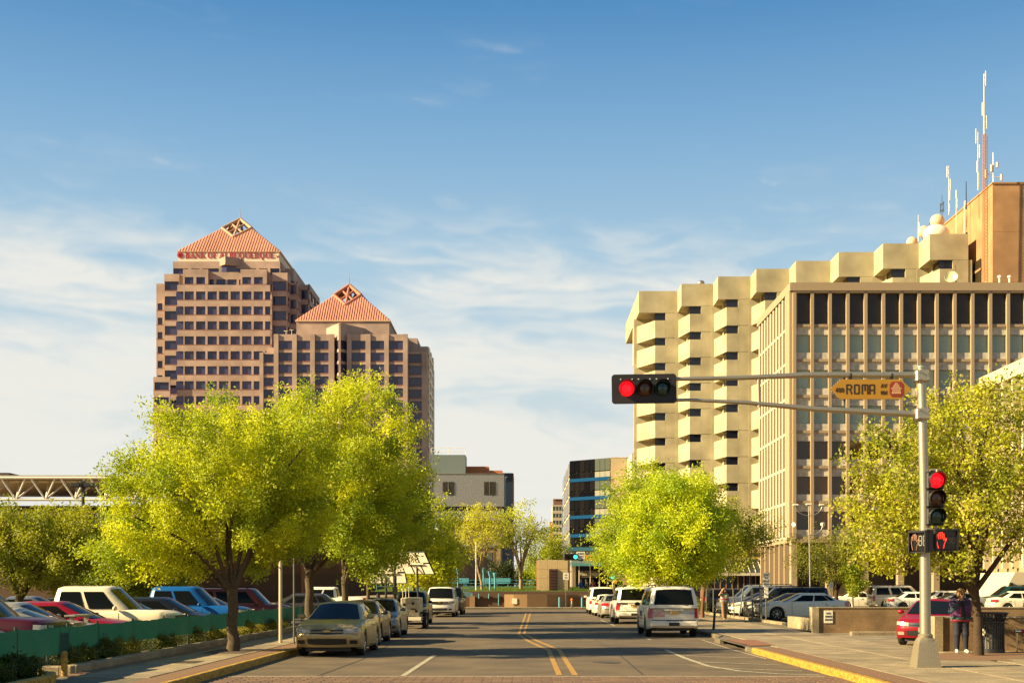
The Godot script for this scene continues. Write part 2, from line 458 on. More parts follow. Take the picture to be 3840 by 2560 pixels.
	sheet("utility_cover", [[-8.1, 28.6], [-7.5, 28.6], [-7.5, 29.5], [-8.1, 29.5]], 0.158, mats.iron, left)
	curb_run("yellow_curb", [[-6.6, 14.0], [-6.6, 36.0]], 0.17, 0.155, -0.05, curb_yellow)
	curb_run("curb", [[-6.6, 36.0], [-6.6, 95.0]], 0.17, 0.152, -0.05, curb_plain)
	# right pavement
	var right := sheet("pavement", [[6.6, 14], [12.2, 14], [30, 14], [30, 33.9], [11.2, 33.9], [11.2, 50.6], [12.1, 50.6], [12.1, 95], [7.2, 95], [7.2, 45], [6.6, 43]], 0.135, curb_plain)
	paving(right, 7.42, 9.25, 20.0, 95.0, 1.83)
	paving(right, 9.27, 11.1, 20.0, 95.0, 1.83)
	paving(right, 11.25, 13.1, 20.0, 33.0, 1.83)
	paving(right, 13.12, 15.0, 20.0, 33.0, 1.83)
	sheet("brick_band", [[6.78, 14], [7.4, 14], [7.4, 36.2], [6.78, 36.2]], 0.153, brick_pave, right)
	sheet("brick_band", [[7.32, 44.5], [7.40, 44.5], [7.40, 95], [7.32, 95]], 0.153, brick_pave, right)
	sheet("brick_band", [[9.6, 30.1], [11.2, 33.3], [15, 33.3], [15, 30.6], [11.7, 30.6], [11.6, 29.6]], 0.157, brick_pave, right)
	sheet("brick_band", [[8.2, 44.9], [11.1, 44.9], [11.1, 45.5], [8.2, 45.5]], 0.157, brick_pave, right)
	sheet("brick_ramp", [[6.75, 37.2], [7.6, 37.6], [7.7, 41.4], [6.75, 41.8]], 0.156, mat("brick_red", Color(0.36, 0.15, 0.075), 0.85, {"tex": texs.brickgrain, "scale": 0.7}), right)
	curb_run("yellow_curb", [[6.58, 14.0], [6.58, 36.0]], 0.2, 0.155, -0.05, curb_yellow)
	curb_run("curb", [[6.58, 36.0], [6.58, 37.1]], 0.2, 0.13, -0.05, curb_plain)
	curb_run("curb", [[6.58, 41.9], [6.62, 43.2], [6.9, 44.6], [7.14, 45.6], [7.14, 95.0]], 0.17, 0.152, -0.05, curb_plain)
	# car parks
	var lot := mat("car_park_asphalt", Color(0.16, 0.125, 0.085), 0.9, {"tex": texs.speck, "scale": 0.7, "detail": texs.blotch, "scale2": 0.08})
	sheet("car_park", [[-70, 14], [-10.35, 14], [-10.35, 95], [-70, 95]], 0.03, lot)
	sheet("car_park", [[12.3, 51], [75, 51], [75, 95.7], [12.3, 95.7]], 0.12, lot)
	sheet("car_park", [[27, 95.7], [75, 95.7], [75, 113], [27, 113]], 0.12, lot)
	sheet("driveway", [[11.2, 33.9], [60, 33.9], [60, 51], [11.2, 51]], 0.05, mat("driveway_concrete", Color(0.38, 0.31, 0.21), 0.85, {"tex": texs.grain, "scale": 0.5, "detail": texs.blotch, "scale2": 0.13}))
	curb_run("parking_kerb", [[12.1, 58.5], [12.1, 95.0]], 0.22, 0.27, 0.0, concrete2)
	curb_run("driveway_kerb", [[60.0, 48.0], [12.6, 48.0]], 0.3, 0.2, 0.0, concrete2)
	# far pavement of the cross street
	sheet("far_pavement", [[-90, 109.4], [90, 109.4], [90, 135], [-90, 135]], 0.14, concrete)
	curb_run("curb", [[-30, 109.2], [40.0, 109.2]], 0.2, 0.15, -0.05, curb_plain)

func paving(parent: Node3D, x0: float, x1: float, d0: float, d1: float, step: float) -> void:
	var vs := [concrete, concrete2, mat("concrete_grey", Color(0.40, 0.32, 0.215), 0.85, {"tex": texs.grain, "scale": 0.5, "detail": texs.blotch, "scale2": 0.13})]
	var m := bevelled(Vector3(x0 + 0.006, -0.05, -step + 0.012), Vector3(x1 - 0.006, 0.0, -0.012), 0.01)
	var d := d0
	while d < d1:
		part("paving_slab", m, vs[rng.randi() % 3], parent, Vector3(0, 0.152 + rng.randf_range(-0.0015, 0.0015), -d))
		d += step

# ---------------------------------------------------------------- planter, shrubs and screen fence on the left
func sprig_mesh(n: int, len_: float, wid: float, spread: float, seed_: int, droop := 0.0) -> ArrayMesh:
	var r := RandomNumberGenerator.new(); r.seed = seed_
	var m := MB.new()
	for i in n:
		var o := Vector3(r.randfn(0, 1), r.randfn(0, 1) * 0.8, r.randfn(0, 1)) * spread
		var dir := (o.normalized() + Vector3(r.randf_range(-1, 1), r.randf_range(-0.8, 0.8) - droop, r.randf_range(-1, 1))).normalized()
		var s := dir.cross(Vector3(r.randf_range(-1, 1), 1.4, r.randf_range(-1, 1))).normalized() * wid * 0.5
		var l := len_ * r.randf_range(0.7, 1.25)
		var fold := dir.cross(s).normalized() * wid * 0.16
		var mid := o + dir * l * 0.45
		var tip := o + dir * l
		m.tri(o, mid + s + fold, tip); m.tri(o, tip, mid - s + fold)
	return m.mesh()
func scatter(called: String, sp: Mesh, where: Array, cols: Array, mt: Material, parent: Node3D) -> MultiMeshInstance3D:
	var mm := MultiMesh.new()
	mm.transform_format = MultiMesh.TRANSFORM_3D; mm.use_colors = true
	mm.mesh = sp; mm.instance_count = where.size()
	for i in where.size():
		mm.set_instance_transform(i, where[i]); mm.set_instance_color(i, cols[i])
	var o := MultiMeshInstance3D.new()
	o.name = called if parent != self else numbered(called)
	o.multimesh = mm; o.material_override = mt
	parent.add_child(o, true)
	return o
func rand_basis(s: float) -> Basis:
	return Basis.from_euler(Vector3(rng.randf() * TAU, rng.randf() * TAU, rng.randf() * TAU)).scaled(Vector3.ONE * s)
var leaf_m; var sprigs := {}
func shrub(label: String, at: Vector3, r: Vector3, n: int, c0: Color, c1: Color, group := "") -> void:
	var t := thing("shrub", label, "shrub", at, 0.0, group)
	var st := MB.new()
	for k in 7:
		var a := TAU * k / 7 + rng.randf()
		var e := Vector3(cos(a) * r.x * 0.6, r.y * 1.2, sin(a) * r.z * 0.6)
		st.rod(Vector3.ZERO, e, 0.015, 0.005, 5)
	part("stem", st.mesh(), bark, t)
	var ws := []; var cs := []
	for i in n:
		var p := Vector3(rng.randfn(0, 0.45), 0, rng.randfn(0, 0.45)).limit_length(1.0) * r
		p.y = r.y * (0.15 + 1.6 * rng.randf() * (1.0 - 0.5 * Vector2(p.x / r.x, p.z / r.z).length()))
		ws.append(Transform3D(rand_basis(rng.randf_range(0.6, 1.1)), p)); cs.append(c0.lerp(c1, rng.randf()))
	stuff(scatter("foliage", sprigs.small, ws, cs, leaf_m, t))
func left_planter() -> void:
	leaf_m = mat("leaf", Color(1, 1, 1), 0.55, {"vcol": true, "back": Color(0.95, 0.95, 0.95)})
	sprigs.small = sprig_mesh(14, 0.075, 0.035, 0.07, 5)
	var soil := mat("planter_soil", Color(0.24, 0.165, 0.095), 0.95, {"tex": texs.speck, "scale": 0.8})
	sheet("planter_soil", [[-10.3, 25.6], [-9.3, 25.6], [-9.3, 62], [-10.3, 62]], 0.22, soil)
	curb_run("planter_kerb", [[-9.32, 25.5], [-9.32, 62.0]], 0.26, 0.31, 0.1, concrete2)
	curb_run("planter_kerb", [[-10.3, 25.4], [-9.06, 25.4]], 0.25, 0.305, 0.1, concrete2)
	curb_run("planter_kerb", [[-10.5, 25.4], [-10.5, 62.0]], 0.2, 0.25, 0.0, concrete2)
	sheet("planter_soil", [[-10.4, 14], [-8.55, 14], [-8.5, 22.6], [-8.9, 23.5], [-10.4, 23.7]], 0.24, soil)
	curb_run("yellow_curb", [[-10.2, 23.9], [-9.2, 23.85], [-8.75, 23.5], [-8.45, 22.6], [-8.4, 20.5], [-8.4, 14.0]], 0.18, 0.31, 0.1, curb_yellow)
	# shrubs under the screen
	var looks := ["olive green shrub under the green screen fence, nearest the street corner", "low dull green shrub behind the first fence post of the planter", "small shrub with yellow tips under the green screen", "straggly shrub between two fence posts in the planter"]
	var k := 0
	for d in [26.3, 27.4, 28.9, 30.0, 31.0, 33.4, 34.6, 37.0, 39.0, 40.4, 42.2, 44.0, 46.2, 48.5, 51.0]:
		var bright: bool = d > 29.5 and d < 33 or d > 37
		shrub("%s, the %s of the row along the kerb" % [["Bushy olive shrub", "dull green leafy shrub", "low sparse shrub", "yellowish twiggy shrub"][k % 4], ORD[k]], Vector3(-9.86 + rng.randf_range(-0.12, 0.12), 0.21, -d), Vector3(0.42, rng.randf_range(0.18, 0.34), 0.55), 330 if d < 34 else 170, Color(0.07, 0.09, 0.012) if not bright else Color(0.22, 0.20, 0.02), Color(0.18, 0.19, 0.022) if not bright else Color(0.46, 0.38, 0.04), "shrubs in the planter under the screen fence")
		k += 1
	for q in [[-9.3, 22.9, "dark green bush at the tip of the yellow kerbed island"], [-9.6, 22.0, "dark bush beside the yellow post at the lower left corner"], [-9.2, 21.4, "dark green bush behind the yellow kerb in the bottom left corner"]]:
		shrub(q[2], Vector3(q[0], 0.23, -q[1]), Vector3(0.42, 0.24, 0.5), 500, Color(0.03, 0.05, 0.008), Color(0.12, 0.16, 0.015))
	# screen fence: posts, wire and green cloth
	var cloth := mat("green_cloth", Color(0.011, 0.115, 0.095), 0.85, {"tex": noise_tex("weave", 0.09, 0.55, 1.0, 4), "scale": 0.8, "back": Color(0.3, 0.3, 0.3)})
	var post := mat("green_post", Color(0.012, 0.03, 0.022), 0.5)
	fence("green cloth screen fence with dark posts at the bottom left corner", -9.52, 15.0, 26.2, 1.09, 0.5, cloth, post, [16.4, 18.8, 21.2, 23.5, 26.2])
	fence("long green cloth screen fence on posts between car park and pavement", -9.72, 25.6, 62.0, 1.07, 0.53, cloth, post, [25.6, 28.6, 31.2, 33.9, 36.4, 39.0, 41.7, 44.3, 47.0, 49.7, 52.4, 55.1, 57.8, 60.5])
const ORD := ["first", "second", "third", "fourth", "fifth", "sixth", "seventh", "eighth", "ninth", "tenth", "eleventh", "twelfth", "thirteenth", "fourteenth", "fifteenth", "sixteenth", "seventeenth", "eighteenth", "nineteenth", "twentieth"]
func fence(label: String, x: float, d0: float, d1: float, top: float, low: float, cloth: Material, post: Material, posts: Array) -> void:
	var f := thing("screen_fence", label, "fence")
	for d in posts:
		var m := MB.new(); m.rod(Vector3(x, 0.1, -d), Vector3(x, top + 0.05, -d), 0.03, 0.03, 7)
		part("post", m.mesh(), post, f)
	var wire := MB.new()
	for y in [0.3, 0.4, 0.5]:
		wire.rod(Vector3(x, y, -d0), Vector3(x, y, -d1), 0.004, 0.004, 4)
	var dd := d0
	while dd < minf(d1, d0 + 14):
		wire.rod(Vector3(x, 0.2, -dd), Vector3(x, 0.55, -dd), 0.003, 0.003, 3); dd += 0.1
	stuff(part("wire_mesh", wire.mesh(), post, f))
	for i in posts.size() - 1:
		var m := MB.new()
		var a: float = posts[i]; var b: float = posts[i + 1]
		var n := 16
		var rows := 5
		var ph := rng.randf() * 9.0
		var P := func(s: float, t: float) -> Vector3:
			var sag := sin(s * PI) * 0.035 + sin(s * 23.0 + ph) * 0.006
			var bot := low + sin(s * 31.0 + ph) * 0.012 + sin(s * PI) * 0.02
			var y := lerpf(bot, top - sag, t)
			var wave := sin(s * 9.0 + ph + t * 2.0) * 0.04 + sin(s * 27.0 + t * 5.0 + ph) * 0.018 + (1.0 - absf(2.0 * t - 1.0)) * sin(s * PI) * 0.03
			return Vector3(x + 0.033 + wave * sin(s * PI), y, -lerpf(a, b, s))
		for j in n:
			for r in rows:
				m.quad(P.call(float(j) / n, float(r) / rows), P.call(float(j + 1) / n, float(r) / rows), P.call(float(j + 1) / n, float(r + 1) / rows), P.call(float(j) / n, float(r + 1) / rows))
		part("cloth_panel", m.mesh(true), cloth, f)

# ---------------------------------------------------------------- buildings
# One wall face: spandrels and piers stand proud of a core, panes lie between them. frame: origin at the left foot of the face, x to the right, z outwards.
func face(b: Node3D, frame: Transform3D, width: float, y0: float, y1: float, rows: Array, cols: Array, wall: Material, glass: Material, ledge: Material = null, t := 0.45, opts := {}) -> void:
	var put := func(called: String, lo: Vector3, hi: Vector3, mt: Material) -> void:
		var o := part(called, bx(hi - lo), mt, b)
		o.transform = frame * Transform3D(Basis(), (lo + hi) / 2)
	var ys := [y0]
	for r in rows:
		ys.append(r[0]); ys.append(r[1])
	ys.append(y1)
	for i in range(0, ys.size(), 2):
		if ys[i + 1] - ys[i] > 0.02: put.call("spandrel", Vector3(0, ys[i], 0), Vector3(width, ys[i + 1], t), wall)
	var edges := [0.0]
	for c in cols:
		edges.append(c[0]); edges.append(c[1])
	edges.append(width)
	for i in range(0, edges.size(), 2):
		if edges[i + 1] - edges[i] > 0.05: put.call("pier", Vector3(edges[i], y0 - 0.01, 0), Vector3(edges[i + 1], y1 + 0.004, t + opts.get("proud", 0.006)), wall)
	for r in rows:
		if ledge: put.call("ledge", Vector3(0.0, r[0] - 0.12, 0), Vector3(width, r[0] + 0.10, t + 0.03), ledge)
		for c in cols:
			var g: Material = glass if glass != tower_glass else [tower_glass, mat("tower_glass_b", Color(0.05, 0.046, 0.125), 0.12, {"spec": 0.5}), mat("tower_glass_c", Color(0.026, 0.024, 0.075), 0.08, {"spec": 0.5})][rng.randi() % 3]
			if opts.has("glasses"): g = opts.glasses[rng.randi() % opts.glasses.size()]
			var o := part("window", bx(Vector3(c[1] - c[0], r[1] - r[0], 0.05)), g, b)
			o.transform = frame * Transform3D(Basis.from_euler(Vector3(rng.randf_range(-0.006, 0.006), rng.randf_range(-0.008, 0.008), 0)), Vector3((c[0] + c[1]) / 2, (r[0] + r[1]) / 2, 0.06))
func cols_of(w: float, n: int, win: float, first := -1.0) -> Array:
	var pitch := w / n
	var a := []
	for i in n: a.append([pitch * (i + 0.5) - win / 2, pitch * (i + 0.5) + win / 2])
	return a
func front(x: float, d: float) -> Transform3D:        # a face that looks at +z
	return Transform3D(Basis(), Vector3(x, 0, -d))
func right_side(x: float, d: float) -> Transform3D:     # a face that looks at +x; its left foot at depth d, running away from the camera
	return Transform3D(Basis(Vector3.FORWARD, Vector3.UP, Vector3.RIGHT), Vector3(x, 0, -d))
func left_side(x: float, d: float) -> Transform3D:      # a face that looks at -x; its left foot is the far end at depth d
	return Transform3D(Basis(Vector3.BACK, Vector3.UP, Vector3.LEFT), Vector3(x, 0, -d))

func pyramid(b: Node3D, c: Vector3, half: float, y0: float, ya: float, tile: Material, frame_m: Material) -> void:
	var rise := ya - y0
	var slope := Vector2(half, rise).normalized()
	var rf := Node3D.new()
	for k in 4:
		var base := Basis(Vector3.UP, k * PI / 2)
		var F := func(s: float, t: float, o := 0.0) -> Vector3:   # s across (-1..1 at the base), t up
			return c + base * Vector3(s * half, t * rise + o * slope.x, half * (1.0 - t) + o * slope.y)
		var m := MB.new()
		var pts := [F.call(-1, 0), F.call(1, 0), F.call(0.29, 0.71), F.call(0, 0.43), F.call(-0.29, 0.71)]
		m.tri(pts[0], pts[1], pts[3]); m.tri(pts[1], pts[2], pts[3]); m.tri(pts[0], pts[3], pts[4])
		var inn := []
		for p in pts: inn.append(p - base * Vector3(0, 0.3 * slope.x, 0.3 * slope.y))
		m.tri(inn[0], inn[3], inn[1]); m.tri(inn[1], inn[3], inn[2]); m.tri(inn[0], inn[4], inn[3])
		m.quad(pts[3], pts[2], inn[2], inn[3]); m.quad(pts[4], pts[3], inn[3], inn[4])
		var roof := part("roof", m.mesh(), tile, b)
		var ribs := MB.new()
		var n := 38
		for i in range(1, n):
			var s := -1.0 + 2.0 * i / n
			var te := minf(1.0 - absf(s), 0.43 + 0.966 * absf(s) if absf(s) < 0.29 else 1.0)
			ribs.rod(F.call(s, 0.0, 0.06), F.call(s, te, 0.03), 0.1, 0.1, 4)
		stuff(part("standing_seam", ribs.mesh(), mat("roof_seam", Color(0.52, 0.23, 0.16), 0.6), roof))
		var beams := MB.new()
		for q in [[0.29, 0.71, 0.0, 1.0, 0.55], [0.0, 0.43, 0.29, 0.71, 0.5], [0.0, 0.43, -0.29, 0.71, 0.5], [0.0, 0.43, 0.0, 1.0, 0.38], [0.145, 0.57, -0.145, 0.855, 0.32], [-0.145, 0.57, 0.145, 0.855, 0.32]]:
			beams.rod(F.call(q[0], q[1], -0.1), F.call(q[2], q[3], -0.1), q[4], q[4], 6)
		part("beam", beams.mesh(), frame_m, b)
	var mast := MB.new(); mast.rod(c + Vector3(0, rise, 0), c + Vector3(0, rise + 3.0, 0), 0.1, 0.04, 6)
	part("mast", mast.mesh(), frame_m, b)

var pink_wall; var tower_glass; var red_ledge
func towers() -> void:
	pink_wall = mat("pink_stucco", Color(0.47, 0.345, 0.325), 0.85, {"tex": texs.stain, "scale": 0.03})
	tower_glass = mat("tower_glass", Color(0.038, 0.034, 0.105), 0.1, {"spec": 0.5})
	red_ledge = mat("red_ledge", Color(0.21, 0.085, 0.055), 0.7)
	var tile := mat("red_tile_roof", Color(0.62, 0.30, 0.225), 0.6, {"tex": texs.stain, "scale": 0.05})
	var tile2 := mat("red_tile_roof_bright", Color(0.66, 0.28, 0.225), 0.6, {"tex": texs.stain, "scale": 0.05})
	var beam := mat("roof_beam", Color(0.40, 0.24, 0.17), 0.7)
	# --- the tall tower
	var d := 350.0
	var fx := func(x: float, dd := 350.0) -> float: return ux(540 + x / 2.177, dd)
	var fy := func(y: float, dd := 350.0) -> float: return vy(780 + y / 2.177, dd)
	var cx := -83.35
	var b := thing("office_tower", "taller pink stucco office tower with red lettering below its pyramid roof", "tower", Vector3(0, 0, 0))
	var cz := d + 19.0
	block("core", Vector3(cx - 12.8, 0, -cz - 19), Vector3(cx + 12.8, fy.call(628), -d - 0.45), pink_wall, b)
	block("core", Vector3(cx - 16.9, 0, -cz - 17), Vector3(cx + 16.9, fy.call(530), -d - 2.15), pink_wall, b)
	block("core", Vector3(cx - 20.5, 0, -cz - 13.2), Vector3(cx + 18.9, fy.call(580), -d - 6.25), pink_wall, b)
	block("core", Vector3(cx - 20.6, 0, -cz - 9), Vector3(cx + 21.3, fy.call(548), -d - 12.45), pink_wall, b)
	var rows := []; var rowsb := []; var rowsc := []
	for k in range(14, -1, -1):
		rows.append([fy.call(750 + 122 * k), fy.call(680 + 122 * k)])
		rowsb.append([fy.call(783 + 121.5 * k), fy.call(708 + 121.5 * k)])
		rowsc.append([fy.call(798 + 119.5 * k), fy.call(738 + 119.5 * k)])
	rowsb.append([fy.call(662), fy.call(586)])
	var ca := []
	for x in [288, 366, 460, 554, 648, 742, 837, 931, 1014]:
		var w := 1.1 if x == 288 else (0.95 if x == 1014 else 1.3)
		ca.append([fx.call(x) - (cx - 13.2) - w, fx.call(x) - (cx - 13.2) + w])
	face(b, front(cx - 13.2, d + 0.45), 26.4, 0, fy.call(627), rows, ca, pink_wall, tower_glass, red_ledge, 0.45)
	face(b, front(cx - 17.3, d + 2.15), 4.2, 0, fy.call(525), rowsb, [[0.12, 4.1]], pink_wall, tower_glass, red_ledge)
	face(b, front(cx + 13.0, d + 2.15), 4.3, 0, fy.call(515), rowsb, [[0.1, 4.15]], pink_wall, tower_glass, red_ledge)
	face(b, front(cx - 20.75, d + 6.25), 3.6, 0, fy.call(575), rowsc, [[0.35, 1.75]], pink_wall, tower_glass, red_ledge)
	face(b, right_side(cx + 12.8, d), 1.9, 0, fy.call(627), rowsb.slice(0, 15), [[0.3, 1.6]], pink_wall, tower_glass, red_ledge)
	face(b, right_side(cx + 16.9, d + 1.75), 4.5, 0, fy.call(515), rowsb, [[0.3, 4.3]], pink_wall, tower_glass, red_ledge)
	face(b, front(cx + 16.9, d + 6.25), 2.4, 0, fy.call(570), rowsb, [[0.2, 2.2]], pink_wall, tower_glass, red_ledge)
	face(b, right_side(cx + 18.9, d + 6.0), 6.4, 0, fy.call(562), rowsb, [[0.8, 2.6], [3.0, 4.6], [5.0, 6.2]], pink_wall, tower_glass, red_ledge)
	face(b, front(cx + 18.6, d + 12.45), 3.2, 0, fy.call(540), rowsb, [[0.2, 3.1]], pink_wall, tower_glass, red_ledge)
	face(b, right_side(cx + 21.3, d + 12.0), 18.0, 0, fy.call(535), rowsb, [[0.4, 5.6], [6.2, 11.6], [12.2, 17.6]], pink_wall, tower_glass, red_ledge)
	# upper storeys: two bays, the wall between them, the set-back floor
	for q in [[315, 520, [365, 459]], [785, 1000, [836, 931]]]:
		var x0: float = fx.call(q[0]); var x1: float = fx.call(q[1])
		block("core", Vector3(x0, fy.call(627), -d - 6), Vector3(x1, fy.call(502), -d - 0.5), pink_wall, b)
		face(b, front(x0, d + 0.5), x1 - x0, fy.call(627), fy.call(498), [[fy.call(622), fy.call(562)]], [[fx.call(q[2][0] - 36) - x0, fx.call(q[2][0] + 36) - x0], [fx.call(q[2][1] - 36) - x0, fx.call(q[2][1] + 36) - x0]], pink_wall, tower_glass, red_ledge)
	var xm: float = fx.call(516)
	face(b, front(xm, d + 2.15), fx.call(789) - xm, fy.call(628), fy.call(510), [[fy.call(624), fy.call(570)]], [[0.1, 1.35], [2.05, 4.6], [5.2, 7.75], [8.4, 9.2]], pink_wall, tower_glass, red_ledge)
	block("core", Vector3(cx - 14.8, fy.call(530), -d - 30), Vector3(cx + 14.8, fy.call(420), -d - 3.0), pink_wall, b)
	face(b, front(cx - 15.1, d + 3.0), 30.2, fy.call(530), fy.call(416), [[fy.call(521), fy.call(473)]], [[0.1, 4.3], [5.1, 7.5], [8.3, 12.9], [16, 23.4], [24.2, 26.6], [27.4, 30.0]], pink_wall, tower_glass)
	face(b, right_side(cx + 14.8, d + 3.0), 26.0, fy.call(530), fy.call(418), [[fy.call(510), fy.call(473)]], [[2.0, 8.0], [10.0, 24.0]], pink_wall, tower_glass)
	block("penthouse", Vector3(cx + 12.0, fy.call(420), -d - 28), Vector3(cx + 17.6, fy.call(432), -d - 10), pink_wall, b)
	block("penthouse", Vector3(cx + 12.0, fy.call(530), -d - 28), Vector3(cx + 17.6, fy.call(431), -d - 9), pink_wall, b)
	var dm := MB.new()
	dm.prism(PackedVector2Array([Vector2(fx.call(585), 0.2), Vector2(fx.call(660), -2.6), Vector2(fx.call(785), 0.2), Vector2(fx.call(785), 1.5), Vector2(fx.call(585), 1.5)]), Vector3(0, fy.call(455), -d - 2.8), Vector3.RIGHT, Vector3.FORWARD, Vector3(0, fy.call(392) - fy.call(455), 0))
	part("corner_bay", dm.mesh(), pink_wall, b)
	var dg := MB.new()
	dg.prism(PackedVector2Array([Vector2(fx.call(592), 0.2), Vector2(fx.call(660), -1.2), Vector2(fx.call(770), 0.2), Vector2(fx.call(770), 1.0), Vector2(fx.call(592), 1.0)]), Vector3(0, fy.call(506), -d - 2.8), Vector3.RIGHT, Vector3.FORWARD, Vector3(0, fy.call(455) - fy.call(506), 0))
	part("window", dg.mesh(), tower_glass, b)
	var yb: float = vy(780 + 352 / 2.177, d + 5)
	block("sign_band", Vector3(cx - 14.3, fy.call(425), -d - 32), Vector3(cx + 14.3, yb - 0.3, -d - 5), mat("sign_band", Color(0.66, 0.57, 0.50), 0.8), b)
	block("eaves", Vector3(cx - 14.6, yb - 0.2, -d - 32.4), Vector3(cx + 14.6, yb, -d - 4.8), mat("eaves", Color(0.62, 0.45, 0.32), 0.8), b)
	var red := mat("sign_red", Color(0.34, 0.008, 0.02), 0.5)
	lettering("BANK OF ALBUQUERQUE", 1.72, 25.3, red, b, Vector3(fx.call(697, d + 5), fy.call(386, d + 5), -d - 4.92), 0.0, "Droid Serif", 700)
	lettering("N.A.", 0.5, 1.2, red, b, Vector3(fx.call(1092, d + 5), fy.call(394, d + 5), -d - 4.9), 0.0, "Droid Sans", 700)
	var em := MB.new(); em.lathe(Vector3(fx.call(292, d + 5), fy.call(384, d + 5), -d - 5), [[0.82, 0.0], [0.82, 0.16], [0.3, 0.2], [0.3, 0.02], [0.0, 0.02]], 20, Vector3.BACK)
	part("emblem", em.mesh(), red, b)
	var px0: float = fx.call(86)
	face(b, front(px0, d - 1.0), fx.call(222) - px0, 0, fy.call(1385), [[fy.call(1740), fy.call(1672)], [fy.call(1617), fy.call(1549)], [fy.call(1494), fy.call(1427)]], [[0.3, fx.call(212) - px0]], pink_wall, tower_glass, red_ledge)
	pyramid(b, Vector3(cx, yb, -d - 19.4), 14.6, 0, vy(780 + 80 / 2.177, d + 18.4) - yb, tile, beam)
	# --- the lower tower
	d = 310.0
	var gx := func(x: float, dd := 310.0) -> float: return ux(940 + x / 1.7425, dd)
	var gy := func(y: float, dd := 310.0) -> float: return vy(1000 + y / 1.7425, dd)
	b = thing("hotel_tower", "shorter pink tower with brighter red pyramid roof in front of the taller one", "tower")
	var x0: float = gx.call(150); var x1: float = gx.call(1025)
	var top: float = gy.call(440)
	block("core", Vector3(x0 + 0.1, 0, -d - 32), Vector3(gx.call(545), top - 0.5, -d - 0.5), pink_wall, b)
	block("core", Vector3(gx.call(545), 0, -d - 32), Vector3(gx.call(628), top - 0.5, -d - 2.5), pink_wall, b)
	block("core", Vector3(gx.call(628), 0, -d - 32), Vector3(x1, top - 0.5, -d - 0.5), pink_wall, b)
	rows = []
	for k in range(17, -1, -1): rows.append([gy.call(540 + 77.6 * k), gy.call(482 + 77.6 * k)])
	var cl := []
	for q in [[180, 270], [300, 388], [418, 508]]: cl.append([gx.call(q[0]) - x0, gx.call(q[1]) - x0])
	face(b, front(x0, d + 0.5), gx.call(545) - x0, 0, top, rows, cl, pink_wall, tower_glass, red_ledge, 0.3, {"proud": 0.35})
	cl = []
	var xr: float = gx.call(628)
	for q in [[658, 750], [782, 872], [902, 995]]: cl.append([gx.call(q[0]) - xr, gx.call(q[1]) - xr])
	face(b, front(xr, d + 0.5), x1 - xr, 0, top, rows, cl, pink_wall, tower_glass, red_ledge, 0.3, {"proud": 0.35})
	# the folded bay between the wings
	var a0 := Vector3(gx.call(545), 0, -d - 2.0); var a1 := Vector3(gx.call(583), 0, -d + 0.9); var a2 := Vector3(gx.call(628), 0, -d - 1.4)
	for q in [[a0, a1, "left"], [a1, a2, "right"]]:
		var ex: Vector3 = (q[1] - q[0]).normalized()
		var fr := Transform3D(Basis(ex, Vector3.UP, ex.cross(Vector3.UP)), q[0])
		face(b, fr, (q[1] - q[0]).length(), 0, gy.call(372), rows, [[0.12, (q[1] - q[0]).length() - 0.1]], pink_wall, tower_glass, null, 0.2)
	var pr := MB.new()
	pr.prism(PackedVector2Array([Vector2(gx.call(435), 8), Vector2(gx.call(583), -0.9), Vector2(gx.call(770), 8)]), Vector3(0, top - 0.4, -d), Vector3.RIGHT, Vector3.FORWARD, Vector3(0, gy.call(370) - top + 0.4, 0))
	part("corner_bay", pr.mesh(), pink_wall, b)
	block("core", Vector3(x1 - 0.5, 0, -d - 29), Vector3(gx.call(1146), gy.call(548), -d - 2.5), pink_wall, b)
	face(b, front(x1, d + 2.5), gx.call(1146) - x1, 0, gy.call(545), rows.slice(0, 17), [[0.1, gx.call(1113) - x1]], pink_wall, tower_glass, red_ledge, 0.4, {"proud": 0.2})
	block("core", Vector3(x1 - 2, 0, -d - 27), Vector3(gx.call(1158, d + 6), gy.call(490), -d - 6), pink_wall, b)
	block("core", Vector3(x1 - 6, 0, -d - 25), Vector3(x1 + 2.0, gy.call(440), -d - 5), pink_wall, b)
	var sf := mat("bright_frame", Color(0.75, 0.66, 0.52), 0.5)
	face(b, right_side(gx.call(1158, d + 6), d + 7.0), 15.0, 0, gy.call(492), rows, [[0.8, 7.0], [7.6, 14.2]], sf, mat("sky_reflection_glass", Color(0.30, 0.31, 0.32), 0.12, {"spec": 0.8}), null, 0.3)  # pale glass: the reflection on this side is put into its colour
	var xl: float = gx.call(45)
	block("core", Vector3(xl + 0.1, 0, -d - 26), Vector3(x0 + 0.5, gy.call(553), -d - 2.5), pink_wall, b)
	face(b, front(xl, d + 2.5), x0 - xl, 0, gy.call(550), rows.slice(0, 17), [[0.95, 3.9]], pink_wall, tower_glass, red_ledge, 0.4, {"proud": 0.2})
	block("core", Vector3(gx.call(70), 0, -d - 26), Vector3(x0 + 0.5, gy.call(497), -d - 6), pink_wall, b)
	yb = gy.call(350, d + 6)
	block("drum", Vector3(-45.4 - 11.7, top - 1.0, -d - 29.8), Vector3(-45.4 + 11.7, yb - 0.25, -d - 6), pink_wall, b)
	block("eaves", Vector3(-45.4 - 12.0, yb - 0.25, -d - 30.1), Vector3(-45.4 + 12.0, yb, -d - 5.7), mats.eaves, b)
	pyramid(b, Vector3(-45.4, yb, -d - 17.9), 11.9, 0, gy.call(120, d + 17.9) - yb, tile2, mat("roof_beam_red", Color(0.40, 0.15, 0.10), 0.7))
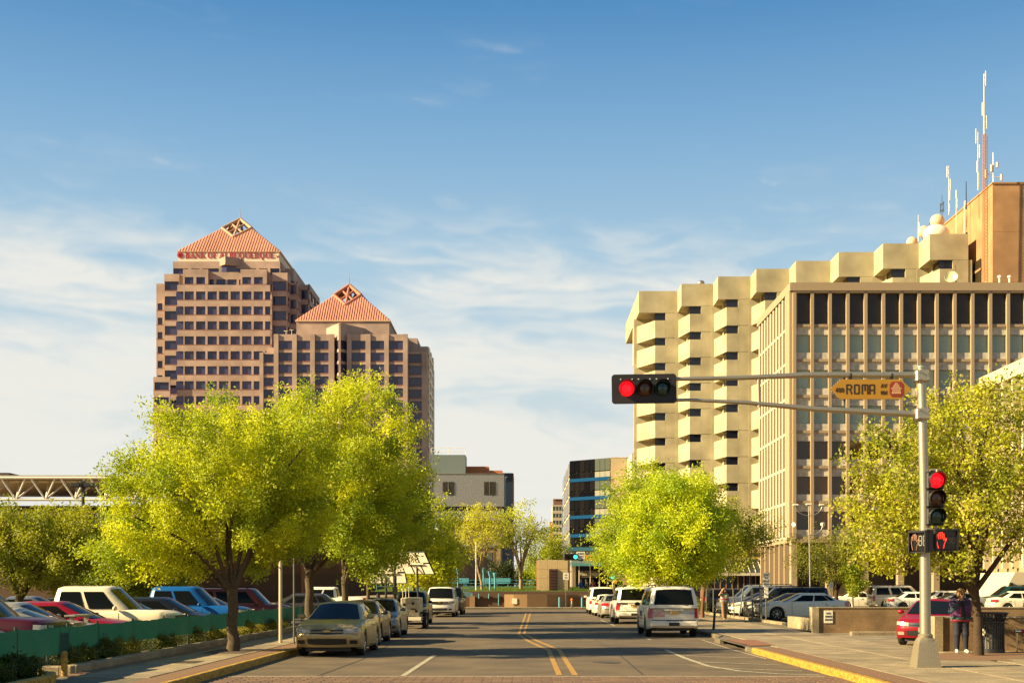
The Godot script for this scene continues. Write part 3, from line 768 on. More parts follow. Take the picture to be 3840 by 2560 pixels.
	for q in [[225, 415, 18], [262, 408, 26]]:
		var vm := MB.new(); vm.rod(Vector3(gx.call(q[0]), top - 0.3, -d - 1), Vector3(gx.call(q[0]), gy.call(q[1]), -d - 1), 0.07, 0.07, 5); vm.rod(Vector3(gx.call(q[0] - 14), gy.call(q[1]), -d - 1), Vector3(gx.call(q[0] + 14), gy.call(q[1]), -d - 1), 0.12, 0.05, 5)
		part("weather_vane", vm.mesh(), white_metal, b)

func middle_buildings() -> void:
	# --- grey slab with two louvres
	var d := 260.0
	var grey := mat("grey_concrete", Color(0.26, 0.275, 0.33), 0.9, {"tex": texs.grain, "scale": 0.1})
	var X := func(x: float) -> float: return ux(900 + x / 1.823, 260.0)
	var Y := func(y: float) -> float: return vy(1700 + y / 1.823, 260.0)
	var b := thing("concrete_block", "windowless grey concrete block with two square louvres right of the towers", "building")
	block("wall", Vector3(X.call(1325), Y.call(362), -d - 26), Vector3(X.call(1805), Y.call(140), -d), grey, b)
	block("parapet", Vector3(X.call(1325) - 0.1, Y.call(140), -d - 26.1), Vector3(X.call(1805) + 0.1, Y.call(137), -d + 0.1), mat("grey_cap", Color(0.22, 0.2, 0.17), 0.8), b)
	block("wall", Vector3(X.call(1325), Y.call(460), -d - 26), Vector3(X.call(1805), Y.call(393), -d), grey, b)
	block("strip_core", Vector3(X.call(1325), Y.call(393), -d - 26), Vector3(X.call(1795), Y.call(362), -d - 1.2), glass_dark, b)
	for k in 7:
		block("window", Vector3(X.call(1572 + k * 32), Y.call(392), -d - 1.2), Vector3(X.call(1600 + k * 32), Y.call(363), -d - 1.0), mat("blind_pane", Color(0.42, 0.34, 0.22), 0.4), b)
	for k in 8:
		block("window", Vector3(X.call(1330 + k * 30), Y.call(392), -d - 1.2), Vector3(X.call(1357 + k * 30), Y.call(363), -d - 1.0), glass_dark, b)
	block("wall", Vector3(X.call(1380), 0, -d - 24), Vector3(X.call(1780), Y.call(460), -d - 2), mat("tan_wall", Color(0.30, 0.215, 0.13), 0.9), b)
	var lm := mat("louvre", Color(0.10, 0.095, 0.085), 0.7)
	for q in [1385, 1668]:
		block("louvre_back", Vector3(X.call(q), Y.call(282), -d), Vector3(X.call(q + 77), Y.call(193), -d + 0.03), mat("louvre_dark", Color(0.06, 0.055, 0.05), 0.8), b)
		for k in 12:
			var y: float = lerpf(Y.call(282), Y.call(193), (k + 0.5) / 12)
			var o := part("slat", bx(Vector3(X.call(q + 77) - X.call(q), 0.16, 0.04)), lm, b, Vector3(X.call(q + 38.5), y, -d + 0.1)); o.rotation.x = 0.6
		block("mullion", Vector3(X.call(q + 37), Y.call(282), -d + 0.16), Vector3(X.call(q + 40), Y.call(193), -d + 0.2), grey, b)
	b = thing("cooling_tower", "grey green cooling unit with railing on the grey concrete block's roof", "roof unit", Vector3(X.call(1418), Y.call(137), -d - 6))
	block("casing", Vector3(-3.6, 0, -3), Vector3(3.6, 4.2, 3), mat("unit_grey", Color(0.19, 0.25, 0.28), 0.6, {"tex": texs.grain, "scale": 0.2}), b)
	var rl := MB.new()
	for x in [-3.6, 0.0, 3.6]: rl.rod(Vector3(x, 4.2, 3), Vector3(x, 5.6, 3), 0.05, 0.05, 5)
	for y in [4.9, 5.6]: rl.rod(Vector3(-3.6, y, 3), Vector3(3.6, y, 3), 0.05, 0.05, 5)
	part("railing", rl.mesh(), white_metal, b)
	b = thing("brick_penthouse", "low orange brick penthouse on the grey concrete block's roof", "roof structure", Vector3(X.call(1615), Y.call(137), -d - 10))
	var orb := mat("orange_brick", Color(0.48, 0.175, 0.075), 0.85)
	block("wall", Vector3(-5.5, 0, -3), Vector3(5.3, 1.3, 3), orb, b)
	block("wall", Vector3(-4.0, 1.3, -2.6), Vector3(2.4, 2.2, 2.6), orb, b)
	# --- blue glass block behind it
	var bb := thing("blue_block", "dark blue glass block with one white letter behind the grey block", "building")
	d = 330.0
	var bg := mat("blue_glass", Color(0.035, 0.075, 0.12), 0.15)
	block("wall", Vector3(ux(1870, d), 0, -d - 18), Vector3(ux(1922, d), vy(1773, d), -d), bg, bb)
	for k in 3: block("mullion", Vector3(ux(1892 + k * 11, d), vy(2040, d), -d), Vector3(ux(1894 + k * 11, d), vy(1800, d), -d + 0.15), mat("blue_frame", Color(0.07, 0.11, 0.14), 0.5), bb)
	block("corner_pier", Vector3(ux(1922, d), 0, -d - 17), Vector3(ux(1926, d), vy(1774, d), -d), mat("brown_pier", Color(0.25, 0.13, 0.07), 0.8), bb)
	block("top_band", Vector3(ux(1870, d), vy(1806, d), -d), Vector3(ux(1922, d), vy(1775, d), -d + 0.25), mat("navy", Color(0.012, 0.014, 0.035), 0.4), bb)
	lettering("T", 1.35, 1.3, white_metal, bb, Vector3(ux(1894, d), vy(1797, d), -d + 0.4), 0.0, "Droid Sans", 700)
	# --- small far office block
	b = thing("far_office_block", "small distant pale office block with green windows behind the black glass building", "building")
	d = 550.0
	var pw := mat("pale_wall", Color(0.42, 0.37, 0.30), 0.9)
	var fx0 := ux(2072, d)
	block("core", Vector3(fx0, 0, -d - 14), Vector3(ux(2130, d), vy(1893, d), -d - 0.4), pw, b)
	var rr := []
	for k in range(6, -1, -1): rr.append([vy(1680 + (632 + k * 71.5) / 2.7025, d), vy(1680 + (590 + k * 71.5) / 2.7025, d)])
	var cc := []
	for k in 5: cc.append([0.25 + k * 1.35, 0.25 + k * 1.35 + 1.1])
	face(b, front(fx0, d + 0.4), 7.0, 0, vy(1893, d), rr, cc, pw, mat("green_pane", Color(0.07, 0.16, 0.13), 0.2), null, 0.4)
	block("top_storey", Vector3(fx0 + 0.5, vy(1893, d), -d - 12), Vector3(ux(2128, d), vy(1869, d), -d - 1.5), mat("brick_dark", Color(0.16, 0.08, 0.06), 0.8), b)
	block("roof", Vector3(fx0 + 0.3, vy(1871, d), -d - 12.3), Vector3(ux(2130, d), vy(1868.5, d), -d - 1.1), pw, b)
	block("side_wall", Vector3(fx0 - 1.2, 0, -d - 12), Vector3(fx0, vy(1955, d), -d - 1), mat("rust_wall", Color(0.40, 0.17, 0.08), 0.9), b)
	# --- black glass building with blue bands
	b = thing("black_glass_building", "black glass office building with bright blue bands and a cream end wall", "building")
	var xa := 8.7; var da := 230.0; var xb := 15.7; var db := 224.0
	var blue := mat("blue_band", Color(0.006, 0.05, 0.16), 0.6, {"spec": 0.1})
	var bgl := [mat("black_pane_a", Color(0.003, 0.003, 0.005), 0.05, {"spec": 0.22}), mat("black_pane_b", Color(0.005, 0.005, 0.007), 0.05, {"spec": 0.22}), mat("black_pane_c", Color(0.009, 0.008, 0.009), 0.08, {"spec": 0.22})]
	var fr := Transform3D(Basis(Vector3(xb - xa, 0, da - db).normalized(), Vector3.UP, Vector3(xb - xa, 0, da - db).normalized().cross(Vector3.UP)), Vector3(xa, 0, -da))
	var W := Vector2(xb - xa, da - db).length()
	var H := vy(1726, da)
	var cp := MB.new()
	cp.prism(PackedVector2Array([Vector2(xa + 0.1, -da - 0.2), Vector2(xb, -db - 0.3), Vector2(xb + 3.9, -db - 1), Vector2(xb + 3.9, -272.0), Vector2(xa + 0.1, -271.0)]), Vector3(0, 7, 0), Vector3.RIGHT, Vector3.BACK, Vector3(0, H - 7.1, 0))
	part("core", cp.mesh(), mats.louvre_dark, b)
	var pitch := 3.37
	var fm := mat("black_frame", Color(0.02, 0.018, 0.016), 0.5)
	for r in 12:
		var y1 := H - 0.1 - r * pitch
		var y0 := y1 - pitch
		if y0 < 8.0: break
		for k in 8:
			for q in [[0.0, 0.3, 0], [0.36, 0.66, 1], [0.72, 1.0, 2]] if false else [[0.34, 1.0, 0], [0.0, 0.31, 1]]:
				var o := part("window", bx(Vector3(W / 8 - 0.08, pitch * (q[1] - q[0]) - 0.06, 0.06)), bgl[rng.randi() % 3] if k < 5 or r > 3 else mat("reflection_pane" if q[2] == 0 else "reflection_pane_pale", Color(0.16, 0.18, 0.15) if q[2] == 0 else Color(0.5, 0.47, 0.38), 0.12, {"metal": 0.7}), b)  # upper right panes: a sky reflection put into paler, mirror-like colours
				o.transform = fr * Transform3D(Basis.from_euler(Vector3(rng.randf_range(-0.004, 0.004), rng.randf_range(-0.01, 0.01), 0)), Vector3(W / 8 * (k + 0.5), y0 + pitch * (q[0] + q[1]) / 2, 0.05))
		if r > 0:
			var o := part("blue_band", bx(Vector3(W + 0.05, 0.6, 0.25)), blue, b)
			o.transform = fr * Transform3D(Basis(), Vector3(W / 2, y1 - 0.3 + pitch * 0.30 - 1.0, 0.12))
		var ls := left_side(xa, 271)
		for k in 10:
			var o := part("window", bx(Vector3(3.9, pitch - 0.9, 0.06)), bgl[rng.randi() % 3], b)
			o.transform = ls * Transform3D(Basis(), Vector3(2.2 + k * 4.1, y0 + pitch * 0.5 + 0.3, 0.05))
		var o2 := part("white_band", bx(Vector3(41.2, 0.42, 0.05)), mat("pale_band", Color(0.52, 0.47, 0.40), 0.6), b)
		o2.transform = ls * Transform3D(Basis(), Vector3(20.6, y0 + 0.1, 0.105))
	for k in 3:
		var o := part("mullion", bx(Vector3(0.35, H - 9.5, 0.12)), mats.pale_band, b)
		o.transform = left_side(xa, 271) * Transform3D(Basis(), Vector3(38.0 - k * 12.0, (H + 8.5) / 2, 0.2))
	var endm := mat("end_wall", Color(0.40, 0.335, 0.25), 0.9)
	block("end_wall", Vector3(xb + 0.02, 3, -271), Vector3(xb + 3.9, vy(1715.5, db), -db), endm, b)
	block("parapet", Vector3(xb + 0.02, vy(1715.5, db), -271), Vector3(xb + 3.95, vy(1714, db), -db + 0.04), mats.pale_band, b)
	for y in [19.0, 11.0]: block("panel_joint", Vector3(xb + 0.02, y, -db), Vector3(xb + 3.9, y + 0.1, -db + 0.012), mat("joint", Color(0.2, 0.15, 0.09), 0.9), b)
	# entrance level
	block("canopy", Vector3(xa - 0.5, vy(1680 + 1040 / 2.7025, 222), -238), Vector3(xb + 9.0, vy(1680 + 1003 / 2.7025, 222), -222), mat("canopy_blue", Color(0.03, 0.13, 0.24), 0.45), b)
	block("canopy_fascia", Vector3(xa, vy(1680 + 1165 / 2.7025, 222), -238), Vector3(xb + 9.0, vy(1680 + 1040 / 2.7025, 222), -222.5), mat("fascia_grey", Color(0.15, 0.20, 0.22), 0.5), b)
	block("canopy_beam", Vector3(xa, vy(1680 + 1192 / 2.7025, 222), -238), Vector3(xb + 9.0, vy(1680 + 1163 / 2.7025, 222), -222.2), mat("beam_blue", Color(0.06, 0.19, 0.27), 0.5), b)
	var yg := vy(1680 + 1480 / 2.7025, 222)
	block("entrance_glass", Vector3(xa, 0, -240), Vector3(xb + 9.0, vy(1680 + 1190 / 2.7025, 222), -226), bgl[0], b)
	block("step", Vector3(xa - 1, 0, -240), Vector3(xb + 9.0, yg + 0.2, -220), concrete2, b)
	for q in [333, 447, 540, 620]:
		block("mullion", Vector3(ux(2050 + (q - 4) / 2.7025, 224), yg, -226), Vector3(ux(2050 + (q + 5) / 2.7025, 224), vy(1680 + 1192 / 2.7025, 222), -225.6), mats.pale_band, b)
	var cm := MB.new(); cm.rod(Vector3(ux(2050 + 258 / 2.7025, 223), yg, -223.6), Vector3(ux(2050 + 258 / 2.7025, 223), vy(1680 + 1192 / 2.7025, 222), -223.6), 0.7, 0.7, 14)
	part("column", cm.mesh(), mat("column_grey", Color(0.33, 0.31, 0.28), 0.7), b)
	block("fascia_sign", Vector3(ux(2050 + 345 / 2.7025, 225), vy(1680 + 1312 / 2.7025, 225), -226), Vector3(ux(2050 + 535 / 2.7025, 225), vy(1680 + 1240 / 2.7025, 225), -225.7), mat("sign_dark", Color(0.06, 0.055, 0.05), 0.4), b)
	lettering("Plaza Campus", 0.5, 3.6, white_metal, b, Vector3(ux(2050 + 440 / 2.7025, 225), vy(1680 + 1275 / 2.7025, 225), -225.65))
	# --- white framed strip between it and the cream tower
	b = thing("white_framed_building", "narrow white framed building with stacked windows left of the cream tower", "building")
	d = 215.0
	var wf := mat("white_frame", Color(0.58, 0.53, 0.44), 0.7)
	var sx := ux(2369, d); var sw := ux(2440, d) - sx
	block("core", Vector3(sx, 0, -d - 9), Vector3(sx + sw, vy(1703, d), -d - 0.3), wf, b)
	var r2 := []
	for k in range(5, -1, -1): r2.append([vy(1680 + (330 + k * 188) / 2.7025, d), vy(1680 + (258 + k * 188) / 2.7025, d)])
	r2.append([vy(1680 + 140 / 2.7025, d), vy(1680 + 66 / 2.7025, d)])
	face(b, front(sx, d + 0.3), sw, 0, vy(1702, d), r2, [[0.62, 1.1], [1.16, 1.75], [2.3, 2.9]], wf, mat("grey_pane", Color(0.09, 0.10, 0.09), 0.1), null, 0.3)
	for k in 5: block("blue_band", Vector3(sx + 0.55, vy(1680 + (212 + k * 188) / 2.7025, d), -d), Vector3(sx + sw, vy(1680 + (190 + k * 188) / 2.7025, d), -d + 0.1), blue, b)
	var wd := MB.new()
	wd.prism(PackedVector2Array([Vector2(ux(2369, d), vy(1704, d)), Vector2(ux(2440, d), vy(1704, d)), Vector2(ux(2440, d), vy(1640, d)), Vector2(ux(2398, d), vy(1668, d))]), Vector3(0, 0, -d - 8), Vector3.RIGHT, Vector3.UP, Vector3(0, 0, 5))
	part("roof", wd.mesh(), mat("grey_panel", Color(0.4, 0.35, 0.28), 0.7), b)

func cream_building() -> void:
	var b := thing("cream_tower", "cream stucco tower of stepped bays with slanted balconies", "building")
	var Xs := [17.16, 22.89, 27.5, 32.1, 36.65, 41.25, 45.87, 50.44, 55.2]
	var Ds := [185.0, 180.6, 176.3, 172.05, 167.9, 163.5, 159.4, 155.1, 150.8]
	var top := EYE + 43.77
	var tb := 3.2; var wh := 1.13; var st := 3.69
	var soffit := mat("soffit_cream", Color(0.66, 0.46, 0.17), 0.9)
	for i in 8:
		var x: float = Xs[i]; var x2: float = Xs[i + 1]; var z: float = -Ds[i]; var zb: float = -(Ds[i - 1] if i > 0 else 189.5)
		if i == 0: zb = -194.5
		var wl := 2.4 if i == 0 else 1.2; var wr := 3.95 if i == 0 else 2.85
		# top block
		block("top_block", Vector3(x, top - tb, zb - 14), Vector3(x2 - 0.002, top, z), stucco_cream, b)
		# plain wall in storey panels
		block("wall", Vector3(x + wr, 0, zb - 14), Vector3(x2 + 0.5, top - tb, z - 0.08), stucco_cream, b)
		block("glass_core", Vector3(x + wl + 0.25, 0, zb - 12), Vector3(x + wr + 0.1, top - tb, z - 0.5), glass_dark, b)
		var bzb: float = zb if i > 0 else -189.6
		block("back_wall", Vector3(x - 0.3, 0, bzb - 0.5), Vector3(x + wl + 0.3, top - tb, bzb + 0.04), stucco_cream, b)
		block("return_wall", Vector3(x + wl + 0.05, 0, bzb + 0.05), Vector3(x + wl + 0.35, top - tb, z - 1.5), stucco_cream, b)
		for k in 11:
			var yt := top - tb - k * st      # window head
			var yb := yt - wh
			var yl := yb - (st - wh)
			part("wall_panel", bx(Vector3(x2 - x - wr - 0.01, st - 0.07, 0.12)), stucco_cream, b, Vector3((x + wr + x2) / 2 - 0.0, yt - st / 2, z - 0.06 - 0.001))
			block("window", Vector3(x + wl + 0.02, yb, z - 0.5), Vector3(x + wr, yt, z - 0.22), glass_dark, b)
			block("window", Vector3(x + wl + 0.02, yb, z - 2.6), Vector3(x + wl + 0.3, yt, z - 0.24), mat("side_pane", Color(0.02, 0.016, 0.012), 0.15), b)
			var m := MB.new()
			m.prism(PackedVector2Array([Vector2(x + 0.12, bzb + 0.02), Vector2(x + wl, z + 0.004), Vector2(x + wr, z + 0.004), Vector2(x + wr, bzb - 1.0), Vector2(x + 0.12, bzb - 1.0)]), Vector3(0, maxf(yl, 0.0), 0), Vector3.RIGHT, Vector3.BACK, Vector3(0, yb - maxf(yl, 0.0), 0))
			part("balcony", m.mesh(), stucco_cream, b)
	block("fin", Vector3(17.18, 36.3, -195.5), Vector3(19.0, top - tb, -190.4), stucco_cream, b)
	block("body", Vector3(18.4, 0, -206), Vector3(26, top - tb - 0.2, -190.8), stucco_cream, b)
	# tan block
	var t := thing("tan_tower", "plain orange tan block rising behind the cream tower at the right edge", "building")
	var tan_ := mat("orange_stucco", Color(0.46, 0.26, 0.135), 0.9, {"tex": texs.stain, "scale": 0.05})
	block("wall", Vector3(56.3, 0, -172), Vector3(84, EYE + 48.3, -150), tan_, t)
	block("parapet", Vector3(56.2, EYE + 48.3, -172.1), Vector3(84.1, EYE + 48.5, -149.9), mat("tan_cap", Color(0.35, 0.2, 0.09), 0.8), t)
	block("corner_window", Vector3(56.15, 20, -156.4), Vector3(56.31, 42.2, -153.6), mat("window_strip", Color(0.03, 0.022, 0.012), 0.3), t)
	for k in 9: block("window_rail", Vector3(56.1, 20 + k * 2.6, -156.5), Vector3(56.2, 20.25 + k * 2.6, -153.5), tan_, t)
	for y in [24.0, 31.0, 38.5, 44.5]: block("panel_joint", Vector3(56.3, y, -150), Vector3(84, y + 0.06, -149.985), mat("tan_joint", Color(0.42, 0.21, 0.075), 0.9), t)

func grid_building() -> void:
	var d := 118.0
	var b := thing("office_block", "concrete office block with a grid of thin fins and recessed windows", "building")
	var fin := mat("fin_concrete", Color(0.43, 0.325, 0.23), 0.85, {"tex": texs.grain, "scale": 0.35})
	var spand := mat("pale_spandrel", Color(0.62, 0.58, 0.54), 0.8, {"tex": noise_tex("spandrel_stain", 0.015, 0.78, 1.0, 4), "scale": 0.25})
	var panel := mat("brown_panel", Color(0.19, 0.125, 0.07), 0.9, {"tex": texs.speck, "scale": 0.6})
	var dark := mat("dark_louvre", Color(0.022, 0.014, 0.009), 0.5, {"tex": texs.blotch, "scale": 0.2})
	var teal := [mat("teal_pane_a", Color(0.24, 0.33, 0.32), 0.07), mat("teal_pane_b", Color(0.20, 0.29, 0.28), 0.09), mat("teal_pane_c", Color(0.28, 0.37, 0.35), 0.07)]
	var amber := [mat("amber_reflection_a", Color(0.11, 0.06, 0.012), 0.06), mat("amber_reflection_b", Color(0.06, 0.034, 0.010), 0.06), mat("amber_reflection_c", Color(0.03, 0.022, 0.012), 0.06)]  # reflections in the lower windows put into the pane colour
	var light_strip := mat("ceiling_panel", Color(0.42, 0.32, 0.18), 0.6)
	var X := func(x: float) -> float: return ux(2900 + x / 1.4255, 118.0)
	var Y := func(y: float) -> float: return vy(1000 + y / 1.4255, 118.0)
	var x0: float = X.call(115); var n := 16
	var p := 95.4 / 1.4255 * d / FOC
	var x1 := x0 + n * p
	var soff: float = Y.call(1455); var roof: float = Y.call(85)
	var zf := -d; var zg := -d - 0.55
	block("core", Vector3(x0 + 0.6, soff, -d - 16.2), Vector3(x1 + 0.6, Y.call(100), zg - 0.1), panel, b)
	block("parapet", Vector3(x0 - 0.45, Y.call(128), -d - 16.6), Vector3(x1 + 0.6, roof, zf + 0.12), fin, b)
	block("soffit", Vector3(x0 - 0.3, soff - 0.3, -d - 16.4), Vector3(x1 + 0.6, soff, zf - 0.05), fin, b)
	var ys := [128.0, 305.0, 491.0, 683.0, 873.0, 1062.0, 1250.0, 1440.0]
	for k in range(1, 8):
		block("ledge", Vector3(x0 - 0.2, Y.call(ys[k] + 15), zg), Vector3(x1 + 0.3, Y.call(ys[k]), zf - 0.12), fin, b)
	for i in n + 1:
		block("fin", Vector3(x0 + i * p - 0.15, soff, zg), Vector3(x0 + i * p + 0.15, Y.call(128), zf + (0.05 if i == 0 else 0.0)), fin, b)
	for i in n:
		var a := x0 + i * p + 0.15; var c := a + p - 0.30
		block("dark_panel", Vector3(a, Y.call(305), zg), Vector3(c, Y.call(128), zg + 0.12), dark, b)
		block("panel_top", Vector3(a, Y.call(138), zg + 0.1), Vector3(c, Y.call(128), zg + 0.6), fin, b)
		for k in range(1, 7):
			var yt: float = Y.call(ys[k] + 15); var yb: float = Y.call(ys[k + 1])
			var h := yt - yb
			block("spandrel", Vector3(a, yt - h * 0.24, zg), Vector3(c, yt, zg + 0.3), spand, b)
			block("spandrel", Vector3(a, yb, zg), Vector3(c, yb + h * 0.20, zg + 0.34), spand, b)
			var g: Material = teal[rng.randi() % 3] if k <= 3 else amber[rng.randi() % 3]
			var w := block("window", Vector3(a, yb + h * 0.20, zg), Vector3(c, yt - h * 0.24, zg + 0.08), g, b)
			if k <= 2 and rng.randf() < 0.6:
				var yy := yt - h * (0.28 + 0.16 * rng.randf())
				var o := part("ceiling_light", bx(Vector3(0.42, 0.05, 0.02)), light_strip, w, Vector3(rng.randf_range(-0.3, 0.3), yy - (yt + yb) / 2 - h * 0.0, 0.055)); o.rotation.z = 0.12
	# the face along the street: fins, ledges and stone panels
	var len_ := 16.0
	var m := 9
	block("corner_pier", Vector3(x0 - 0.44, soff - 0.02, -d - 2.1), Vector3(x0 + 0.3, Y.call(126), -d - 0.25), fin, b)
	for j in range(0, m + 1):
		block("fin", Vector3(x0 - 0.35, soff, -d - 2.4 - j * (len_ - 2.6) / m - 0.26), Vector3(x0 + 0.6, Y.call(128), -d - 2.4 - j * (len_ - 2.6) / m + 0.26), mat("fin_sunlit", Color(0.60, 0.53, 0.43), 0.85, {"tex": texs.grain, "scale": 0.35}), b)  # paler copy of the fin concrete, sunlight put into the colour
	for k in range(1, 8):
		block("ledge", Vector3(x0 - 0.36, Y.call(ys[k] + 15), -d - len_), Vector3(x0 + 0.6, Y.call(ys[k]), -d - 2.1), mats.fin_sunlit, b)
	for k in 7:
		for j in m:
			var zc := -d - 2.4 - (j + 0.5) * (len_ - 2.6) / m
			block("stone_panel", Vector3(x0 - 0.30, Y.call(ys[k + 1]), zc - 0.6), Vector3(x0 + 0.62, Y.call(ys[k] + 15), zc + 0.6), panel, b)
	# ground storey, set back behind columns
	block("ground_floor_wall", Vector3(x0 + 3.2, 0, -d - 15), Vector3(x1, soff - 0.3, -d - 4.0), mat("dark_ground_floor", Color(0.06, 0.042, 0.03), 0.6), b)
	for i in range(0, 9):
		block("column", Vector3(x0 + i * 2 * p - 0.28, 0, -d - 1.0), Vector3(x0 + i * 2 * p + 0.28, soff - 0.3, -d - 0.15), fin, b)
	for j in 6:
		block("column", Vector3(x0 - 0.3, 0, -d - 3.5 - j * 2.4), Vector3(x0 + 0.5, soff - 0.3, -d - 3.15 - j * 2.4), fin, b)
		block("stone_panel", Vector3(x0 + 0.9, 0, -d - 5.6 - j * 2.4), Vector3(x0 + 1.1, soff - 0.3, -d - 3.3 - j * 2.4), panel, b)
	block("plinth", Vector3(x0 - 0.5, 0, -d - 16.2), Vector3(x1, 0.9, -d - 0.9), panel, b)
	# low wing with the awning
	var w := thing("government_wing", "low stone wing with engraved lettering over a slanted glass awning", "building")
	var dw := 137.0
	var U := func(x: float) -> float: return ux(2640 + x / 3.92, 137.0)
	var V := func(y: float) -> float: return vy(2050 + y / 3.92, 137.0)
	var stone := mat("wing_stone", Color(0.60, 0.43, 0.22), 0.85, {"tex": texs.grain, "scale": 0.3})
	block("fascia", Vector3(16.5, V.call(180), -dw - 8), Vector3(x0 + 0.9, V.call(-40), -dw), stone, w)
	block("glass_core", Vector3(16.5, 0, -dw - 8), Vector3(x0 + 0.9, V.call(180), -dw - 0.5), glass_dark, w)
	lettering("ALBUQUERQUE / BERNALILLO", 0.36, 8.0, mat("bronze_letters", Color(0.06, 0.045, 0.025), 0.5), w, Vector3(U.call(245) + 4.0, V.call(112), -dw + 0.03), 0.0, "Droid Serif", 700)
	var yt: float = V.call(195); var yb: float = V.call(385)
	var awn := mat("awning_glass", Color(0.045, 0.052, 0.05), 0.25)
	var nb := 10
	var xa: float = 20.0; var xw := (x0 + 0.7 - xa) / nb
	for k in nb:
		var q := MB.new()
		var a := Vector3(xa + k * xw + 0.06, yb, -dw + 2.6); var c := a + Vector3(xw - 0.12, 0, 0)
		var up := Vector3(0, yt - yb, -2.6)
		q.quad(a, c, c + up, a + up); q.quad(a - Vector3(0, 0.06, 0), a + up - Vector3(0, 0.06, 0), c + up - Vector3(0, 0.06, 0), c - Vector3(0, 0.06, 0))
		part("awning_panel", q.mesh(), awn, w)
		var r := MB.new(); r.rod(a + Vector3(-0.06, 0.04, 0), a + up + Vector3(-0.06, 0.04, 0), 0.06, 0.06, 5)
		part("awning_rib", r.mesh(), mats.pale_spandrel, w)
		block("mullion", Vector3(xa + k * xw - 0.05, 0, -dw + 2.2), Vector3(xa + k * xw + 0.05, yb - 0.3, -dw + 2.32), mat("bronze_frame", Color(0.22, 0.15, 0.08), 0.5), w)
		block("window", Vector3(xa + k * xw + 0.05, 0.3, -dw + 2.2), Vector3(xa + (k + 1) * xw - 0.05, yb - 0.3, -dw + 2.26), glass_dark, w)
	block("awning_gutter", Vector3(xa - 0.1, yb - 0.3, -dw + 2.3), Vector3(x0 + 0.75, yb, -dw + 2.75), mats.pale_spandrel, w)
	block("awning_ridge", Vector3(xa - 0.1, yt, -dw + 0.0), Vector3(x0 + 0.75, yt + 0.15, -dw + 0.2), mats.pale_spandrel, w)
	block("end_wall", Vector3(xa - 0.5, 0, -dw - 4), Vector3(xa - 0.1, yb, -dw + 2.5), mat("brown_pillar", Color(0.13, 0.075, 0.04), 0.8), w)
	# annex at the right edge
	var an := thing("annex", "cream annex with tall white vertical fins behind the right hand tree", "building")
	var aw := mat("annex_wall", Color(0.40, 0.31, 0.2), 0.85, {"tex": texs.grain, "scale": 0.3})
	block("wall", Vector3(38.5, 0, -104), Vector3(56, 18.2, -88), aw, an)
	block("parapet", Vector3(38.0, 18.2, -104.3), Vector3(56.2, 19.3, -87.4), mat("annex_white", Color(0.50, 0.44, 0.34), 0.8), an)
	for j in 8: block("fin", Vector3(38.0, 3.4, -103.4 + j * 2.0), Vector3(38.55, 18.2, -103.1 + j * 2.0), mats.annex_white, an)
	for j in 8: block("window", Vector3(38.44, 4.0, -102.9 + j * 2.0), Vector3(38.52, 17.5, -101.6 + j * 2.0), mat("annex_glass", Color(0.10, 0.075, 0.045), 0.2), an)
	for j in 8: block("fin", Vector3(39.0 + j * 2.0, 3.4, -88), Vector3(39.3 + j * 2.0, 18.2, -87.5), mats.annex_white, an)
	var ramp := MB.new()
	ramp.prism(PackedVector2Array([Vector2(33.8, 0), Vector2(38.5, 0), Vector2(38.5, 3.0), Vector2(35.4, 3.0)]), Vector3(0, 0, -97), Vector3.RIGHT, Vector3.UP, Vector3(0, 0, 7))
	part("stair_block", ramp.mesh(), mats.annex_white, an)

